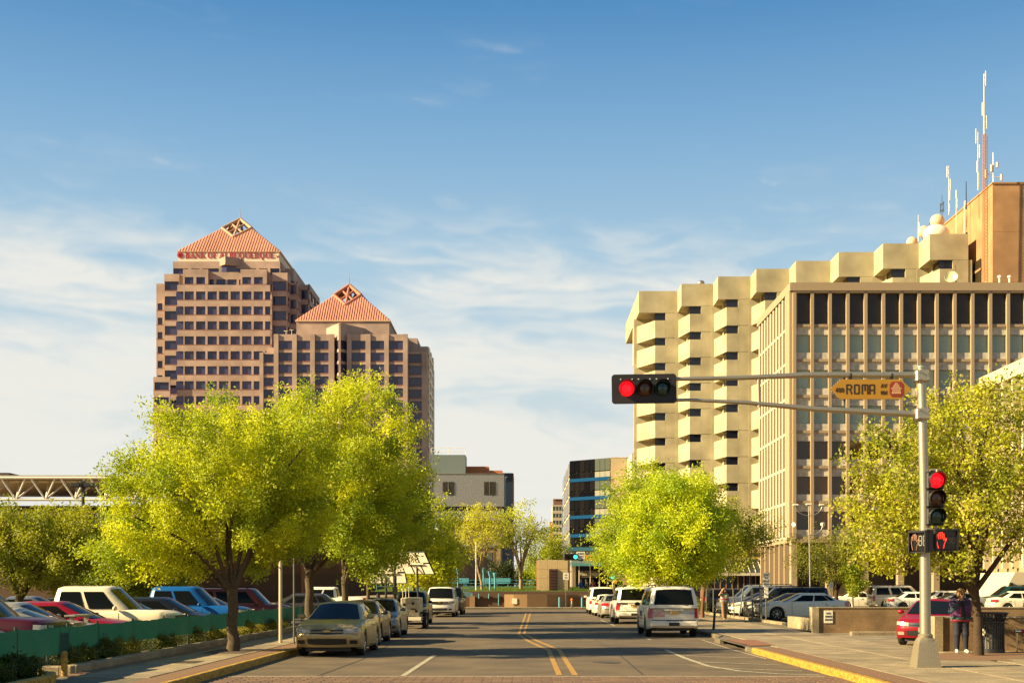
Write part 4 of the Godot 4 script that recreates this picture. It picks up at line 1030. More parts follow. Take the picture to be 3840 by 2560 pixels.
func left_hall() -> void:
	var b := thing("convention_hall", "brown hall with a white steel space frame canopy at far left", "building")
	var d := 150.0
	var wall := mat("hall_brown", Color(0.175, 0.095, 0.052), 0.9, {"tex": texs.stain, "scale": 0.05})
	var wt := mat("frame_white", Color(0.62, 0.60, 0.60), 0.5)
	block("wall", Vector3(-80, 0, -d - 60), Vector3(-14.5, vy(1950, d + 20), -d - 20), wall, b)
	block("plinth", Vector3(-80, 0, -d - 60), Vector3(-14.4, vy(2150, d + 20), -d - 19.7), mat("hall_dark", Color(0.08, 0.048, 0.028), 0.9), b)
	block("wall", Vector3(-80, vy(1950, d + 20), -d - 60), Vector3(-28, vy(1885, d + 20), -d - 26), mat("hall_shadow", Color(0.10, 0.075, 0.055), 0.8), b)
	var yt := vy(1785, d); var yb := vy(1871, d)
	block("canopy_roof", Vector3(-78, yt, -d - 34), Vector3(-26, vy(1777, d), -d - 1.6), mat("canopy_grey", Color(0.36, 0.32, 0.28), 0.6), b)
	for q in [[0.0, "front"], [5.0, "back"]]:
		var z: float = -d - q[0]
		var ch := MB.new()
		ch.rod(Vector3(-78, yt - 0.2, z), Vector3(-26, yt - 0.2, z), 0.16, 0.16, 7)
		part("top_chord", ch.mesh(), wt, b)
	var bc := MB.new(); bc.rod(Vector3(-78, yb, -d - 0.9), Vector3(-26, yb, -d - 0.9), 0.16, 0.16, 7)
	part("bottom_chord", bc.mesh(), wt, b)
	for k in 15:
		var x := ux(0, d) - 8.0 + k * 3.56 - 3.56 * 0.33
		for s in [[-1.0, 0.0], [1.0, 0.0], [-1.0, -5.0], [1.0, -5.0]]:
			var m := MB.new(); m.rod(Vector3(x, yb, -d - 0.9), Vector3(x + s[0] * 1.1 * (1.35 if s[1] == 0.0 else 1.0), yt - 0.2, -d + s[1]), 0.12, 0.12, 6)
			part("strut", m.mesh(), wt, b)
	for k in 8:
		block("sunshade_slat", Vector3(-76, yb - 0.9 - k * 0.48, -d - 16 + k * 0.4), Vector3(-26, yb - 0.72 - k * 0.48, -d - 15 + k * 0.4), wt, b)
	for k in 4:
		var x := ux(315, d + 10) - 14.0 + k * 14.0
		for s in [[-2.4, 0.8], [-1.0, -0.8], [2.4, 0.8], [3.2, -0.8]]:
			var m := MB.new(); m.rod(Vector3(x, vy(2002, d + 10), -d - 10), Vector3(x + s[0], vy(1945, d + 10), -d - 10 + s[1] * 2), 0.16, 0.13, 6)
			part("strut", m.mesh(), wt, b)
		var c := MB.new(); c.rod(Vector3(x, 0, -d - 10), Vector3(x, vy(2000, d + 10), -d - 10), 0.3, 0.3, 8)
		part("column", c.mesh(), wall, b)
	var rf := thing("far_roof", "small dark brown roof just above the white canopy at the left edge", "roof")
	block("slab", Vector3(ux(-120, 190), vy(1790, 190), -200), Vector3(ux(32, 190), vy(1772, 190), -190), mat("dark_roof", Color(0.05, 0.03, 0.025), 0.8), rf)

# ---------------------------------------------------------------- vehicles: front towards +z
const KINDS := {
	"sedan": {"L": 4.9, "W": 1.82, "H": 1.46, "gc": 0.2, "wr": 0.335, "fa": 1.46, "ra": -1.36, "tops": [[-2.45, 0.86], [-2.36, 1.0], [-1.8, 1.06], [-1.0, 1.02], [0.9, 0.97], [1.3, 0.95], [2.0, 0.84], [2.32, 0.73], [2.45, 0.62]], "cab": [1.2, 0.2, -0.95, -1.85, 0.98], "wr2": 0.60, "wb2": 0.86, "win": [[0.13, 0.50], [0.54, 0.87]], "fl": [0.62, 0.76], "rl": [0.74, 0.94], "lampx": 0.50},
	"long_sedan": {"L": 5.05, "W": 1.88, "H": 1.48, "gc": 0.2, "wr": 0.36, "fa": 1.52, "ra": -1.53, "tops": [[-2.52, 0.92], [-2.44, 1.06], [-1.9, 1.1], [-1.0, 1.07], [0.9, 1.02], [1.35, 1.02], [2.2, 0.95], [2.44, 0.88], [2.52, 0.72]], "cab": [1.1, 0.15, -1.15, -1.95, 1.03], "wr2": 0.62, "wb2": 0.86, "win": [[0.12, 0.48], [0.51, 0.80], [0.82, 0.93]], "fl": [0.72, 0.86], "rl": [0.74, 1.0], "lampx": 0.58},
	"coupe": {"L": 4.4, "W": 1.78, "H": 1.34, "gc": 0.18, "wr": 0.33, "fa": 1.3, "ra": -1.25, "tops": [[-2.2, 0.82], [-2.12, 0.98], [-1.7, 1.0], [-0.9, 0.97], [0.8, 0.92], [1.2, 0.9], [1.9, 0.78], [2.1, 0.68], [2.2, 0.56]], "cab": [1.1, 0.1, -0.6, -1.85, 0.93], "wr2": 0.58, "wb2": 0.86, "win": [[0.16, 0.62], [0.66, 0.84]], "fl": [0.56, 0.70], "rl": [0.72, 0.88], "lampx": 0.50},
	"hatch": {"L": 4.4, "W": 1.78, "H": 1.52, "gc": 0.2, "wr": 0.33, "fa": 1.33, "ra": -1.3, "tops": [[-2.2, 0.86], [-2.12, 1.04], [-1.6, 1.04], [0.9, 0.98], [1.2, 0.97], [1.85, 0.86], [2.1, 0.76], [2.2, 0.62]], "cab": [1.3, 0.35, -1.35, -2.05, 1.0], "wr2": 0.64, "wb2": 0.87, "win": [[0.14, 0.44], [0.47, 0.72], [0.75, 0.9]], "fl": [0.64, 0.80], "rl": [0.80, 1.02], "lampx": 0.52},
	"suv": {"L": 5.13, "W": 2.0, "H": 1.93, "gc": 0.3, "wr": 0.395, "fa": 1.55, "ra": -1.4, "tops": [[-2.56, 0.9], [-2.54, 1.14], [-2.3, 1.2], [0.9, 1.18], [1.25, 1.17], [2.2, 1.12], [2.48, 1.05], [2.56, 0.92]], "cab": [1.35, 0.6, -2.33, -2.5, 1.16], "wr2": 0.76, "wb2": 0.90, "win": [[0.10, 0.33], [0.36, 0.58], [0.63, 0.92]], "fl": [0.82, 1.04], "rl": [0.72, 1.16], "lampx": 0.62},
	"crossover": {"L": 4.6, "W": 1.86, "H": 1.7, "gc": 0.24, "wr": 0.36, "fa": 1.4, "ra": -1.3, "tops": [[-2.3, 0.9], [-2.26, 1.1], [-1.9, 1.12], [0.9, 1.08], [1.2, 1.06], [2.0, 0.98], [2.2, 0.9], [2.3, 0.74]], "cab": [1.3, 0.45, -1.85, -2.2, 1.08], "wr2": 0.68, "wb2": 0.88, "win": [[0.12, 0.38], [0.41, 0.66], [0.69, 0.9]], "fl": [0.74, 0.92], "rl": [0.82, 1.1], "lampx": 0.56},
	"pickup": {"L": 5.8, "W": 1.98, "H": 1.9, "gc": 0.34, "wr": 0.4, "fa": 1.8, "ra": -1.7, "tops": [[-2.9, 1.0], [-2.88, 1.2], [-2.8, 1.22], [-0.95, 1.22], [-0.85, 1.16], [1.2, 1.16], [1.55, 1.18], [2.55, 1.12], [2.8, 1.06], [2.9, 0.9]], "cab": [1.55, 0.8, -0.72, -0.88, 1.15], "wr2": 0.74, "wb2": 0.90, "win": [[0.14, 0.50], [0.56, 0.92]], "fl": [0.78, 1.03], "rl": [0.74, 1.16], "lampx": 0.62},
}
var car_cache := {}
class Hull:
	var s: Dictionary
	func _init(d: Dictionary) -> void: s = d
	func top(z: float) -> float:
		var t: Array = s.tops
		if z <= t[0][0]: return t[0][1]
		for i in t.size() - 1:
			if z <= t[i + 1][0]:
				var f: float = (z - t[i][0]) / (t[i + 1][0] - t[i][0])
				return lerpf(t[i][1], t[i + 1][1], f)
		return t[-1][1]
	func hw(z: float) -> float:
		var e := clampf((absf(z) - (s.L / 2 - 0.8)) / 0.8, 0, 1)
		return s.W / 2 * (1.0 - 0.09 * e * e)
	func off(x: float, y: float) -> float:
		var q := pow(clampf(absf(x) / (s.W / 2), 0, 1), 2.6) * 0.2
		return q + 0.10 * smoothstep(0.5, 0.2, y) + 0.07 * smoothstep(0.55, 0.85, y) * (1.0 if s.H < 1.6 else 0.4)
	func ground(z: float) -> float:
		var yb: float = s.gc + 0.06 * smoothstep(s.L / 2 - 0.5, s.L / 2, absf(z))
		for a in [s.fa, s.ra]:
			var R: float = s.wr + 0.055
			var dz: float = z - a
			if absf(dz) < R: yb = maxf(yb, s.wr + sqrt(R * R - dz * dz))
		return yb
	func section(z: float) -> Array:
		var w := hw(z); var t := top(z); var yb := minf(ground(z), t - 0.12); var g: float = s.gc
		var k := smoothstep(s.L / 2 - 0.6, s.L / 2, absf(z)); var sg := signf(z)
		var ys := [yb, yb, maxf(yb + 0.015, lerpf(g, t, 0.14)), maxf(yb + 0.03, lerpf(g, t, 0.5)), maxf(yb + 0.05, lerpf(g, t, 0.72)), t - 0.045, t - 0.005, t + 0.025 * (1.0 - k)]
		var xs := [w - 0.14, w * 0.985, w * 0.995, w, w * 0.985, w * 0.955, w * 0.88, 0.0]
		var o := []
		for i in 8: o.append(Vector3(xs[i], ys[i], z - sg * off(xs[i], ys[i]) * k))
		return o
	func sx(z: float, y: float) -> float:
		var t := top(z); var f: float = clampf((y - s.gc) / (t - s.gc), 0, 1)
		var w := hw(z)
		return w * (1.0 if f < 0.5 else lerpf(1.0, 0.985, (f - 0.5) / 0.22) if f < 0.72 else lerpf(0.985, 0.955, clampf((f - 0.72) / 0.22, 0, 1)))
	func fz(sg: float, x: float, y: float, out: float) -> Vector3:
		return Vector3(x, y, sg * (s.L / 2 - off(x, y) + out))
	func skin(sg: float, side: float, p: float, y: float, x0: float, back: float, out: float) -> Vector3:   # p 0..1 across the end, 1..2 back along the side
		var we := hw(s.L / 2)
		if p <= 1.0:
			var r := fz(sg, side * lerpf(x0, we, p), y, out)
			return r
		var c := fz(sg, side * we, y, 0.0)
		var z := c.z - sg * back * (p - 1.0)
		var k := smoothstep(s.L / 2 - 0.6, s.L / 2, absf(z))
		return Vector3(side * (sx(z, y) + out), y, z)
	func cab(face: int, t: float, v: float) -> Vector3:
		var c: Array = s.cab
		var wb: float = s.W / 2 * s.wb2; var wr: float = s.W / 2 * s.wr2; var yb: float = c[4] - 0.05; var yt: float = s.H - 0.075
		var a: Vector3; var b: Vector3
		match face:
			0:
				a = Vector3(t * wb, yb, c[0] + 0.16 * (1 - t * t)); b = Vector3(t * wr, yt + 0.045 * (1 - t * t), c[1] + 0.09 * (1 - t * t))
			1:
				a = Vector3(wb + 0.03 * sin(t * PI), yb, lerpf(c[0], c[3], t)); b = Vector3(wr + 0.03 * sin(t * PI), yt, lerpf(c[1], c[2], t))
			2:
				a = Vector3(-t * wb, yb, c[3] - 0.08 * (1 - t * t)); b = Vector3(-t * wr, yt + 0.045 * (1 - t * t), c[2] - 0.05 * (1 - t * t))
			_:
				a = Vector3(-wb - 0.03 * sin(t * PI), yb, lerpf(c[3], c[0], t)); b = Vector3(-wr - 0.03 * sin(t * PI), yt, lerpf(c[2], c[1], t))
		var p := a.lerp(b, v)
		if face == 1: p.x += 0.035 * sin(v * PI)
		if face == 3: p.x -= 0.035 * sin(v * PI)
		return p

func car_meshes(kind: String) -> Dictionary:
	if car_cache.has(kind): return car_cache[kind]
	var s: Dictionary = KINDS[kind]
	var h := Hull.new(s)
	var d := {}
	var zs := {}
	for i in 41: zs[snappedf(-s.L / 2 + s.L * i / 40.0, 0.001)] = true
	for a in [s.fa, s.ra]:
		for q in [-1.0, -0.97, -0.88, -0.72, -0.5, -0.25, 0.0, 0.25, 0.5, 0.72, 0.88, 0.97, 1.0]: zs[snappedf(a + q * (s.wr + 0.055), 0.001)] = true
	for t in s.tops: zs[snappedf(t[0], 0.001)] = true
	var zl := zs.keys(); zl.sort()
	var m := MB.new()
	for i in zl.size() - 1:
		var a := h.section(zl[i]); var b := h.section(zl[i + 1])
		for j in 7:
			m.quad(b[j], a[j], a[j + 1], b[j + 1])
			var M := Vector3(-1, 1, 1)
			m.quad(a[j] * M, b[j] * M, b[j + 1] * M, a[j + 1] * M)
	for sg in [-1.0, 1.0]:
		var e := h.section(sg * s.L / 2)
		for j in range(1, 6):
			for k in 8:
				var q := []
				for w in [[j, k], [j, k + 1], [j + 1, k + 1], [j + 1, k]]:
					var pz: Vector3 = e[w[0]]
					var x: float = lerpf(-pz.x, pz.x, w[1] / 8.0)
					q.append(h.fz(sg, x, pz.y, 0.0))
				if sg > 0: m.quad(q[0], q[1], q[2], q[3])
				else: m.quad(q[3], q[2], q[1], q[0])
	d.body = m.mesh(true)
	# cabin shell
	m = MB.new()
	var ring := []
	for f in 4:
		var n := 6 if f % 2 == 0 else 8
		for i in n: ring.append([f, (-1.0 + 2.0 * i / n) if f % 2 == 0 else float(i) / n])
	var rows := []
	for v in [0.0, 0.3, 0.6, 0.85, 1.0]:
		var r := []
		for q in ring: r.append(h.cab(q[0], q[1], v))
		rows.append(r)
	var cen := Vector3(0, s.H, (s.cab[1] + s.cab[2]) / 2)
	for k in [[0.93, 0.045], [0.7, 0.066], [0.0, 0.075]]:
		var r := []
		for i in ring.size():
			var p: Vector3 = rows[4][i]
			r.append(Vector3(p.x * k[0], lerpf(p.y + k[1] * 0.6, s.H, 1.0 - k[0]), lerpf(cen.z, p.z, lerpf(k[0], 1.0, 0.0))))
		rows.append(r)
	for v in rows.size() - 1:
		for i in ring.size():
			var j := (i + 1) % ring.size()
			m.quad(rows[v][i], rows[v][j], rows[v + 1][j], rows[v + 1][i])
	d.cabin = m.mesh(true)
	var pane := func(f: int, t0: float, t1: float, v0: float, v1: float, nx: int) -> Mesh:
		var g := MB.new()
		var at := func(t: float, v: float) -> Vector3:
			var e := 0.01
			var n := (h.cab(f, t + e, v) - h.cab(f, t - e, v)).cross(h.cab(f, t, v + e) - h.cab(f, t, v - e)).normalized()
			return h.cab(f, t, v) + n * 0.012
		for i in nx:
			for j in 3:
				var ta := lerpf(t0, t1, float(i) / nx); var tb := lerpf(t0, t1, float(i + 1) / nx); var va := lerpf(v0, v1, j / 3.0); var vb := lerpf(v0, v1, (j + 1) / 3.0)
				g.quad(at.call(ta, va), at.call(tb, va), at.call(tb, vb), at.call(ta, vb))
		return g.mesh(true)
	d.windshield = pane.call(0, -0.93, 0.93, 0.10, 0.93, 8)
	d.rear = pane.call(2, -0.86, 0.86, 0.16 if s.H > 1.6 else 0.14, 0.9, 6)
	d.sides = []
	for w in s.win:
		d.sides.append(pane.call(1, w[0], w[1], 0.14, 0.86, 4))
		d.sides.append(pane.call(3, 1.0 - w[1], 1.0 - w[0], 0.14, 0.86, 4))
	var strip := func(sg: float, side: float, x0: float, back: float, y0: float, y1: float, e0: float, e1: float) -> Mesh:
		var g := MB.new()
		var n := 8
		for i in n:
			var p := 2.0 * i / n; var q := 2.0 * (i + 1) / n
			for r in 2:
				var ya := [lerpf(y0, e0, p / 2), lerpf(y1, e1, p / 2)]; var yb := [lerpf(y0, e0, q / 2), lerpf(y1, e1, q / 2)]
				var A := h.skin(sg, side, p, lerpf(ya[0], ya[1], r / 2.0), x0, back, 0.014); var B := h.skin(sg, side, q, lerpf(yb[0], yb[1], r / 2.0), x0, back, 0.014)
				var C := h.skin(sg, side, q, lerpf(yb[0], yb[1], (r + 1) / 2.0), x0, back, 0.014); var D := h.skin(sg, side, p, lerpf(ya[0], ya[1], (r + 1) / 2.0), x0, back, 0.014)
				if sg * side > 0: g.quad(A, B, C, D)
				else: g.quad(D, C, B, A)
		return g.mesh(true)
	d.head = []; d.tail = []
	for side in [-1.0, 1.0]:
		var lx: float = s.lampx * s.W / 2
		d.head.append(strip.call(1.0, side, lx, 0.34 if s.H < 1.6 else 0.22, s.fl[0], s.fl[1] - 0.02, s.fl[0] + 0.09, s.fl[1] + (0.05 if s.H < 1.6 else 0.0)))
		d.tail.append(strip.call(-1.0, side, lx if s.H < 1.6 else s.W / 2 * 0.80, 0.22 if s.H < 1.6 else 0.1, s.rl[0], s.rl[1], s.rl[0] + (0.05 if s.H < 1.6 else 0.0), s.rl[1]))
	var patch := func(sg: float, x0: float, x1: float, y0: float, y1: float, out: float, trim := 0.0) -> Mesh:
		var g := MB.new()
		for i in 8:
			var xa := lerpf(x0, x1, i / 8.0); var xb := lerpf(x0, x1, (i + 1) / 8.0)
			var ta := trim * absf(xa) / x1; var tb := trim * absf(xb) / x1
			var q := [h.fz(sg, xa, y0 + ta, out), h.fz(sg, xb, y0 + tb, out), h.fz(sg, xb, y1 - tb * 0.3, out), h.fz(sg, xa, y1 - ta * 0.3, out)]
			if sg > 0: g.quad(q[0], q[1], q[2], q[3])
			else: g.quad(q[3], q[2], q[1], q[0])
		return g.mesh(true)
	var gx: float = s.lampx * s.W / 2 - 0.02
	d.grille = patch.call(1.0, -gx, gx, s.fl[0] - 0.02, s.fl[1] - 0.02, 0.012, 0.03)
	d.grille_bar = patch.call(1.0, -gx - 0.02, gx + 0.02, (s.fl[0] + s.fl[1]) / 2 - 0.03, (s.fl[0] + s.fl[1]) / 2 + (0.015 if s.H > 1.6 else -0.008), 0.03, 0.0)
	d.intake = patch.call(1.0, -0.52, 0.52, s.gc + 0.12, s.gc + 0.29, 0.012, 0.02)
	d.fog = [patch.call(1.0, 0.6, 0.8, s.gc + 0.15, s.gc + 0.25, 0.012, 0.0), patch.call(1.0, -0.8, -0.6, s.gc + 0.15, s.gc + 0.25, 0.012, 0.0)]
	d.front_plate = patch.call(1.0, -0.16, 0.16, s.gc + 0.24, s.gc + 0.39, 0.03)
	var py: float = 0.72 if s.H < 1.6 else 0.86
	d.rear_plate = patch.call(-1.0, -0.16, 0.16, py, py + 0.15, 0.02)
	d.bumper_slot = patch.call(-1.0, -0.3, 0.3, s.gc + 0.12, s.gc + 0.26, 0.012)
	d.rear_bumper = patch.call(-1.0, -s.W / 2 * 0.86, s.W / 2 * 0.86, s.gc + 0.34, s.gc + 0.37, 0.01)
	# wheels
	var r: float = s.wr
	m = MB.new()
	m.lathe(Vector3.ZERO, [[0.5 * r, -0.11], [0.9 * r, -0.115], [r, -0.075], [r, 0.075], [0.9 * r, 0.115], [0.66 * r, 0.105], [0.64 * r, 0.05], [0.0, 0.05]], 24, Vector3.RIGHT)
	d.tyre = m.mesh()
	m = MB.new()
	m.lathe(Vector3.ZERO, [[0.60 * r, 0.055], [0.66 * r, 0.10], [0.61 * r, 0.108], [0.56 * r, 0.07]], 24, Vector3.RIGHT)
	for k in 7:
		var a := TAU * k / 7
		m.rod(Vector3(0.085, cos(a) * 0.1 * r, sin(a) * 0.1 * r), Vector3(0.085, cos(a) * 0.6 * r, sin(a) * 0.6 * r), 0.028, 0.022, 5)
	m.lathe(Vector3.ZERO, [[0.17 * r, 0.05], [0.17 * r, 0.105], [0.0, 0.115]], 12, Vector3.RIGHT)
	d.rim = m.mesh()
	# seams
	m = MB.new()
	for side in [-1.0, 1.0]:
		for w in [s.win[0][0], s.win[0][1] + 0.02, s.win[1][1] + 0.02]:
			var z: float = lerpf(s.cab[0], s.cab[3], w)
			if absf(z - s.ra) < s.wr + 0.08: z = s.ra + s.wr + 0.1
			for j in 5:
				var ya: float = lerpf(s.gc + 0.1, s.cab[4] - 0.07, j / 5.0); var yb: float = lerpf(s.gc + 0.1, s.cab[4] - 0.07, (j + 1) / 5.0)
				var A := Vector3(side * (h.sx(z, ya) + 0.004), ya, z - 0.008); var B := Vector3(side * (h.sx(z, yb) + 0.004), yb, z - 0.008)
				var q := [A, A + Vector3(0, 0, 0.016), B + Vector3(0, 0, 0.016), B]
				if side < 0: m.quad(q[0], q[1], q[2], q[3])
				else: m.quad(q[3], q[2], q[1], q[0])
	d.seam = m.mesh()
	m = MB.new(); m.sphere(Vector3.ZERO, Vector3(0.11, 0.075, 0.07), 10, 6); m.cbox(Vector3(-0.09, -0.03, 0.0), Vector3(0.1, 0.03, 0.04))
	d.mirror = m.mesh()
	d.handle = bevelled(Vector3(-0.012, -0.018, -0.1), Vector3(0.018, 0.018, 0.1), 0.01)
	d.hull = h
	car_cache[kind] = d
	return d

var paints := {}
func paint(key: String, c: Color, metal := 0.25, coat := 0.3) -> Material:
	return mat("paint_" + key, c, 0.36, {"metal": metal, "coat": coat, "spec": 0.4})
func car(called: String, label: String, kind: String, cat: String, at: Vector3, yaw: float, pm: Material, o := {}) -> Node3D:
	var d := car_meshes(kind); var s: Dictionary = KINDS[kind]; var h: Hull = d.hull
	var t := thing(called, label, cat, at, yaw, o.get("group", ""))
	if o.has("scale"): t.scale = o.scale
	var trim := mat("car_trim", Color(0.02, 0.02, 0.02), 0.6)
	var body := part("body", d.body, pm, t)
	part("door_gap", d.seam, mat("gap", Color(0.01, 0.01, 0.01), 0.9), body)
	var under := part("underbody", bx(Vector3(s.W - 0.62, 0.34, s.L - 0.5)), trim, t, Vector3(0, s.gc + 0.12, 0))
	var cabin := part("cabin", d.cabin, o.get("roof", pm), t)
	part("windscreen", d.windshield, glass_car, t)
	part("rear_window", d.rear, glass_car, t)
	for g in d.sides: part("side_window", g, glass_car, t)
	for g in d.head: part("headlight", g, lamp_glass, t)
	for g in d.tail: part("tail_light", g, tail_red, t)
	part("grille", d.grille, mat("grille_black", Color(0.015, 0.015, 0.015), 0.4), t)
	part("grille_bar", d.grille_bar, chrome if o.get("chrome", true) else pm, t)
	part("intake", d.intake, trim, t)
	for g in d.fog: part("fog_lamp", g, trim if not o.get("fog", false) else lamp_glass, t)
	if o.get("front_plate", false): part("number_plate", d.front_plate, mat("grey_plate", Color(0.22, 0.22, 0.21), 0.5), t)
	part("number_plate", d.rear_plate, plate_m, t)
	part("bumper_slot", d.bumper_slot, trim, t)
	part("bumper_line", d.rear_bumper, trim, t)
	for side in [-1.0, 1.0]:
		for z in [s.fa, s.ra]:
			var w := part("wheel", d.tyre, rubber, t, Vector3(side * (s.W / 2 - 0.13), s.wr, z))
			if side < 0: w.rotation.y = PI
			w.rotation.x = rng.randf() * TAU * side
			part("rim", d.rim, o.get("rim", mat("alloy", Color(0.42, 0.40, 0.37), 0.3, {"metal": 0.9})), w)
		var mi := part("mirror", d.mirror, o.get("mirror", pm), t, Vector3(side * (s.W / 2 * s.wb2 + 0.17), s.cab[4] + 0.07, s.cab[0] - 0.42))
		if side < 0: mi.rotation.y = PI
		for w in [s.win[0][1] - 0.06, s.win[1][1] - 0.07]:
			var z: float = lerpf(s.cab[0], s.cab[3], w); var y: float = s.cab[4] - 0.17
			var ha := part("handle", d.handle, chrome if o.get("chrome", true) else pm, t, Vector3(side * h.sx(z, y), y, z))
			if side < 0: ha.rotation.y = PI
	# a badge in the middle of nose and tail
	if o.get("badge", false):
		for sg in [1.0, -1.0]:
			var b := MB.new()
			var c := h.fz(sg, 0, (s.fl[0] + s.fl[1]) / 2 if sg > 0 else s.rl[0] + 0.22 if s.H > 1.6 else s.rl[0] + 0.1, 0.02)
			b.bevel_box(c - Vector3(0.1, 0.028, 0.015), c + Vector3(0.1, 0.028, 0.015), 0.01); b.bevel_box(c - Vector3(0.035, 0.04, 0.016), c + Vector3(0.035, 0.04, 0.016), 0.01)
			part("badge", b.mesh(), mat("badge_gold", Color(0.5, 0.33, 0.10), 0.3, {"metal": 0.8}), t)
	if kind == "suv" or o.get("rack", false):
		var rk := MB.new()
		for side in [-1.0, 1.0]:
			rk.rod(Vector3(side * s.W / 2 * s.wr2 * 0.86, s.H + 0.045, s.cab[1] - 0.1), Vector3(side * s.W / 2 * s.wr2 * 0.86, s.H + 0.045, s.cab[2] + 0.2), 0.02, 0.02, 6)
			for f in 3: rk.cbox(Vector3(side * s.W / 2 * s.wr2 * 0.86, s.H + 0.01, lerpf(s.cab[1] - 0.15, s.cab[2] + 0.25, f / 2.0)), Vector3(0.04, 0.07, 0.1))
		part("roof_rack", rk.mesh(), trim, t)
	if kind == "suv":
		var br := MB.new(); br.bevel_box(Vector3(-s.W / 2 * 0.9, s.gc + 0.1, -s.L / 2 - 0.05), Vector3(s.W / 2 * 0.9, s.gc + 0.32, -s.L / 2 + 0.2), 0.05)
		part("bumper", br.mesh(), pm, t)
		block("bumper_step", Vector3(-0.2, s.gc + 0.14, -s.L / 2 - 0.056), Vector3(0.2, s.gc + 0.27, -s.L / 2 - 0.03), trim, t)
		var wp := MB.new(); wp.rod(Vector3(-0.1, s.cab[4] + 0.06, -2.53), Vector3(-0.52, s.cab[4] + 0.05, -2.53), 0.014, 0.01, 5)
		part("wiper", wp.mesh(), trim, t)
		for g in [[-0.24, 0.24]]:
			part("tailgate_handle", bevelled(Vector3(-0.36, 1.0, -2.575), Vector3(0.36, 1.06, -2.53), 0.012), pm, t)
	if kind == "pickup":
		block("bed_liner", Vector3(-s.W / 2 * 0.82, 1.2, -2.8), Vector3(s.W / 2 * 0.82, 1.256, -0.98), trim, t)
		for side in [-1.0, 1.0]: block("bed_rail", Vector3(side * s.W / 2 * 0.87 - 0.05, 1.2, -2.85), Vector3(side * s.W / 2 * 0.87 + 0.05, 1.275, -0.95), pm, t)
	return t

func police(t: Node3D, big: bool) -> void:
	var red := mat("decal_red", Color(0.42, 0.02, 0.04), 0.5); var blue := mat("decal_blue", Color(0.05, 0.08, 0.28), 0.5)
	var z := -2.575
	if big:
		lettering("POLICE", 0.11, 0.42, red, t, Vector3(0.56, 0.93, z - 0.006), PI, "Droid Sans", 700)
		lettering("SERGEANT", 0.075, 0.42, red, t, Vector3(0.56, 0.82, z - 0.006), PI, "Droid Sans", 700)
		lettering("www.APDonline.com", 0.055, 0.62, blue, t, Vector3(-0.02, 0.635, z), PI, "Droid Sans", 700)
		lettering("H150", 0.075, 0.17, blue, t, Vector3(-0.68, 0.9, z - 0.004), PI, "Droid Sans", 700)
	for s in [-1.0, 1.0]:
		lettering("POLICE", 0.2, 0.95, blue, t, Vector3(s * 1.003, 0.86, 0.1), s * PI / 2, "Droid Sans", 700)
		block("side_stripe", Vector3(s * 1.0 - 0.006, 0.66, -0.9), Vector3(s * 1.0 + 0.006, 0.70, 1.0), red, t)

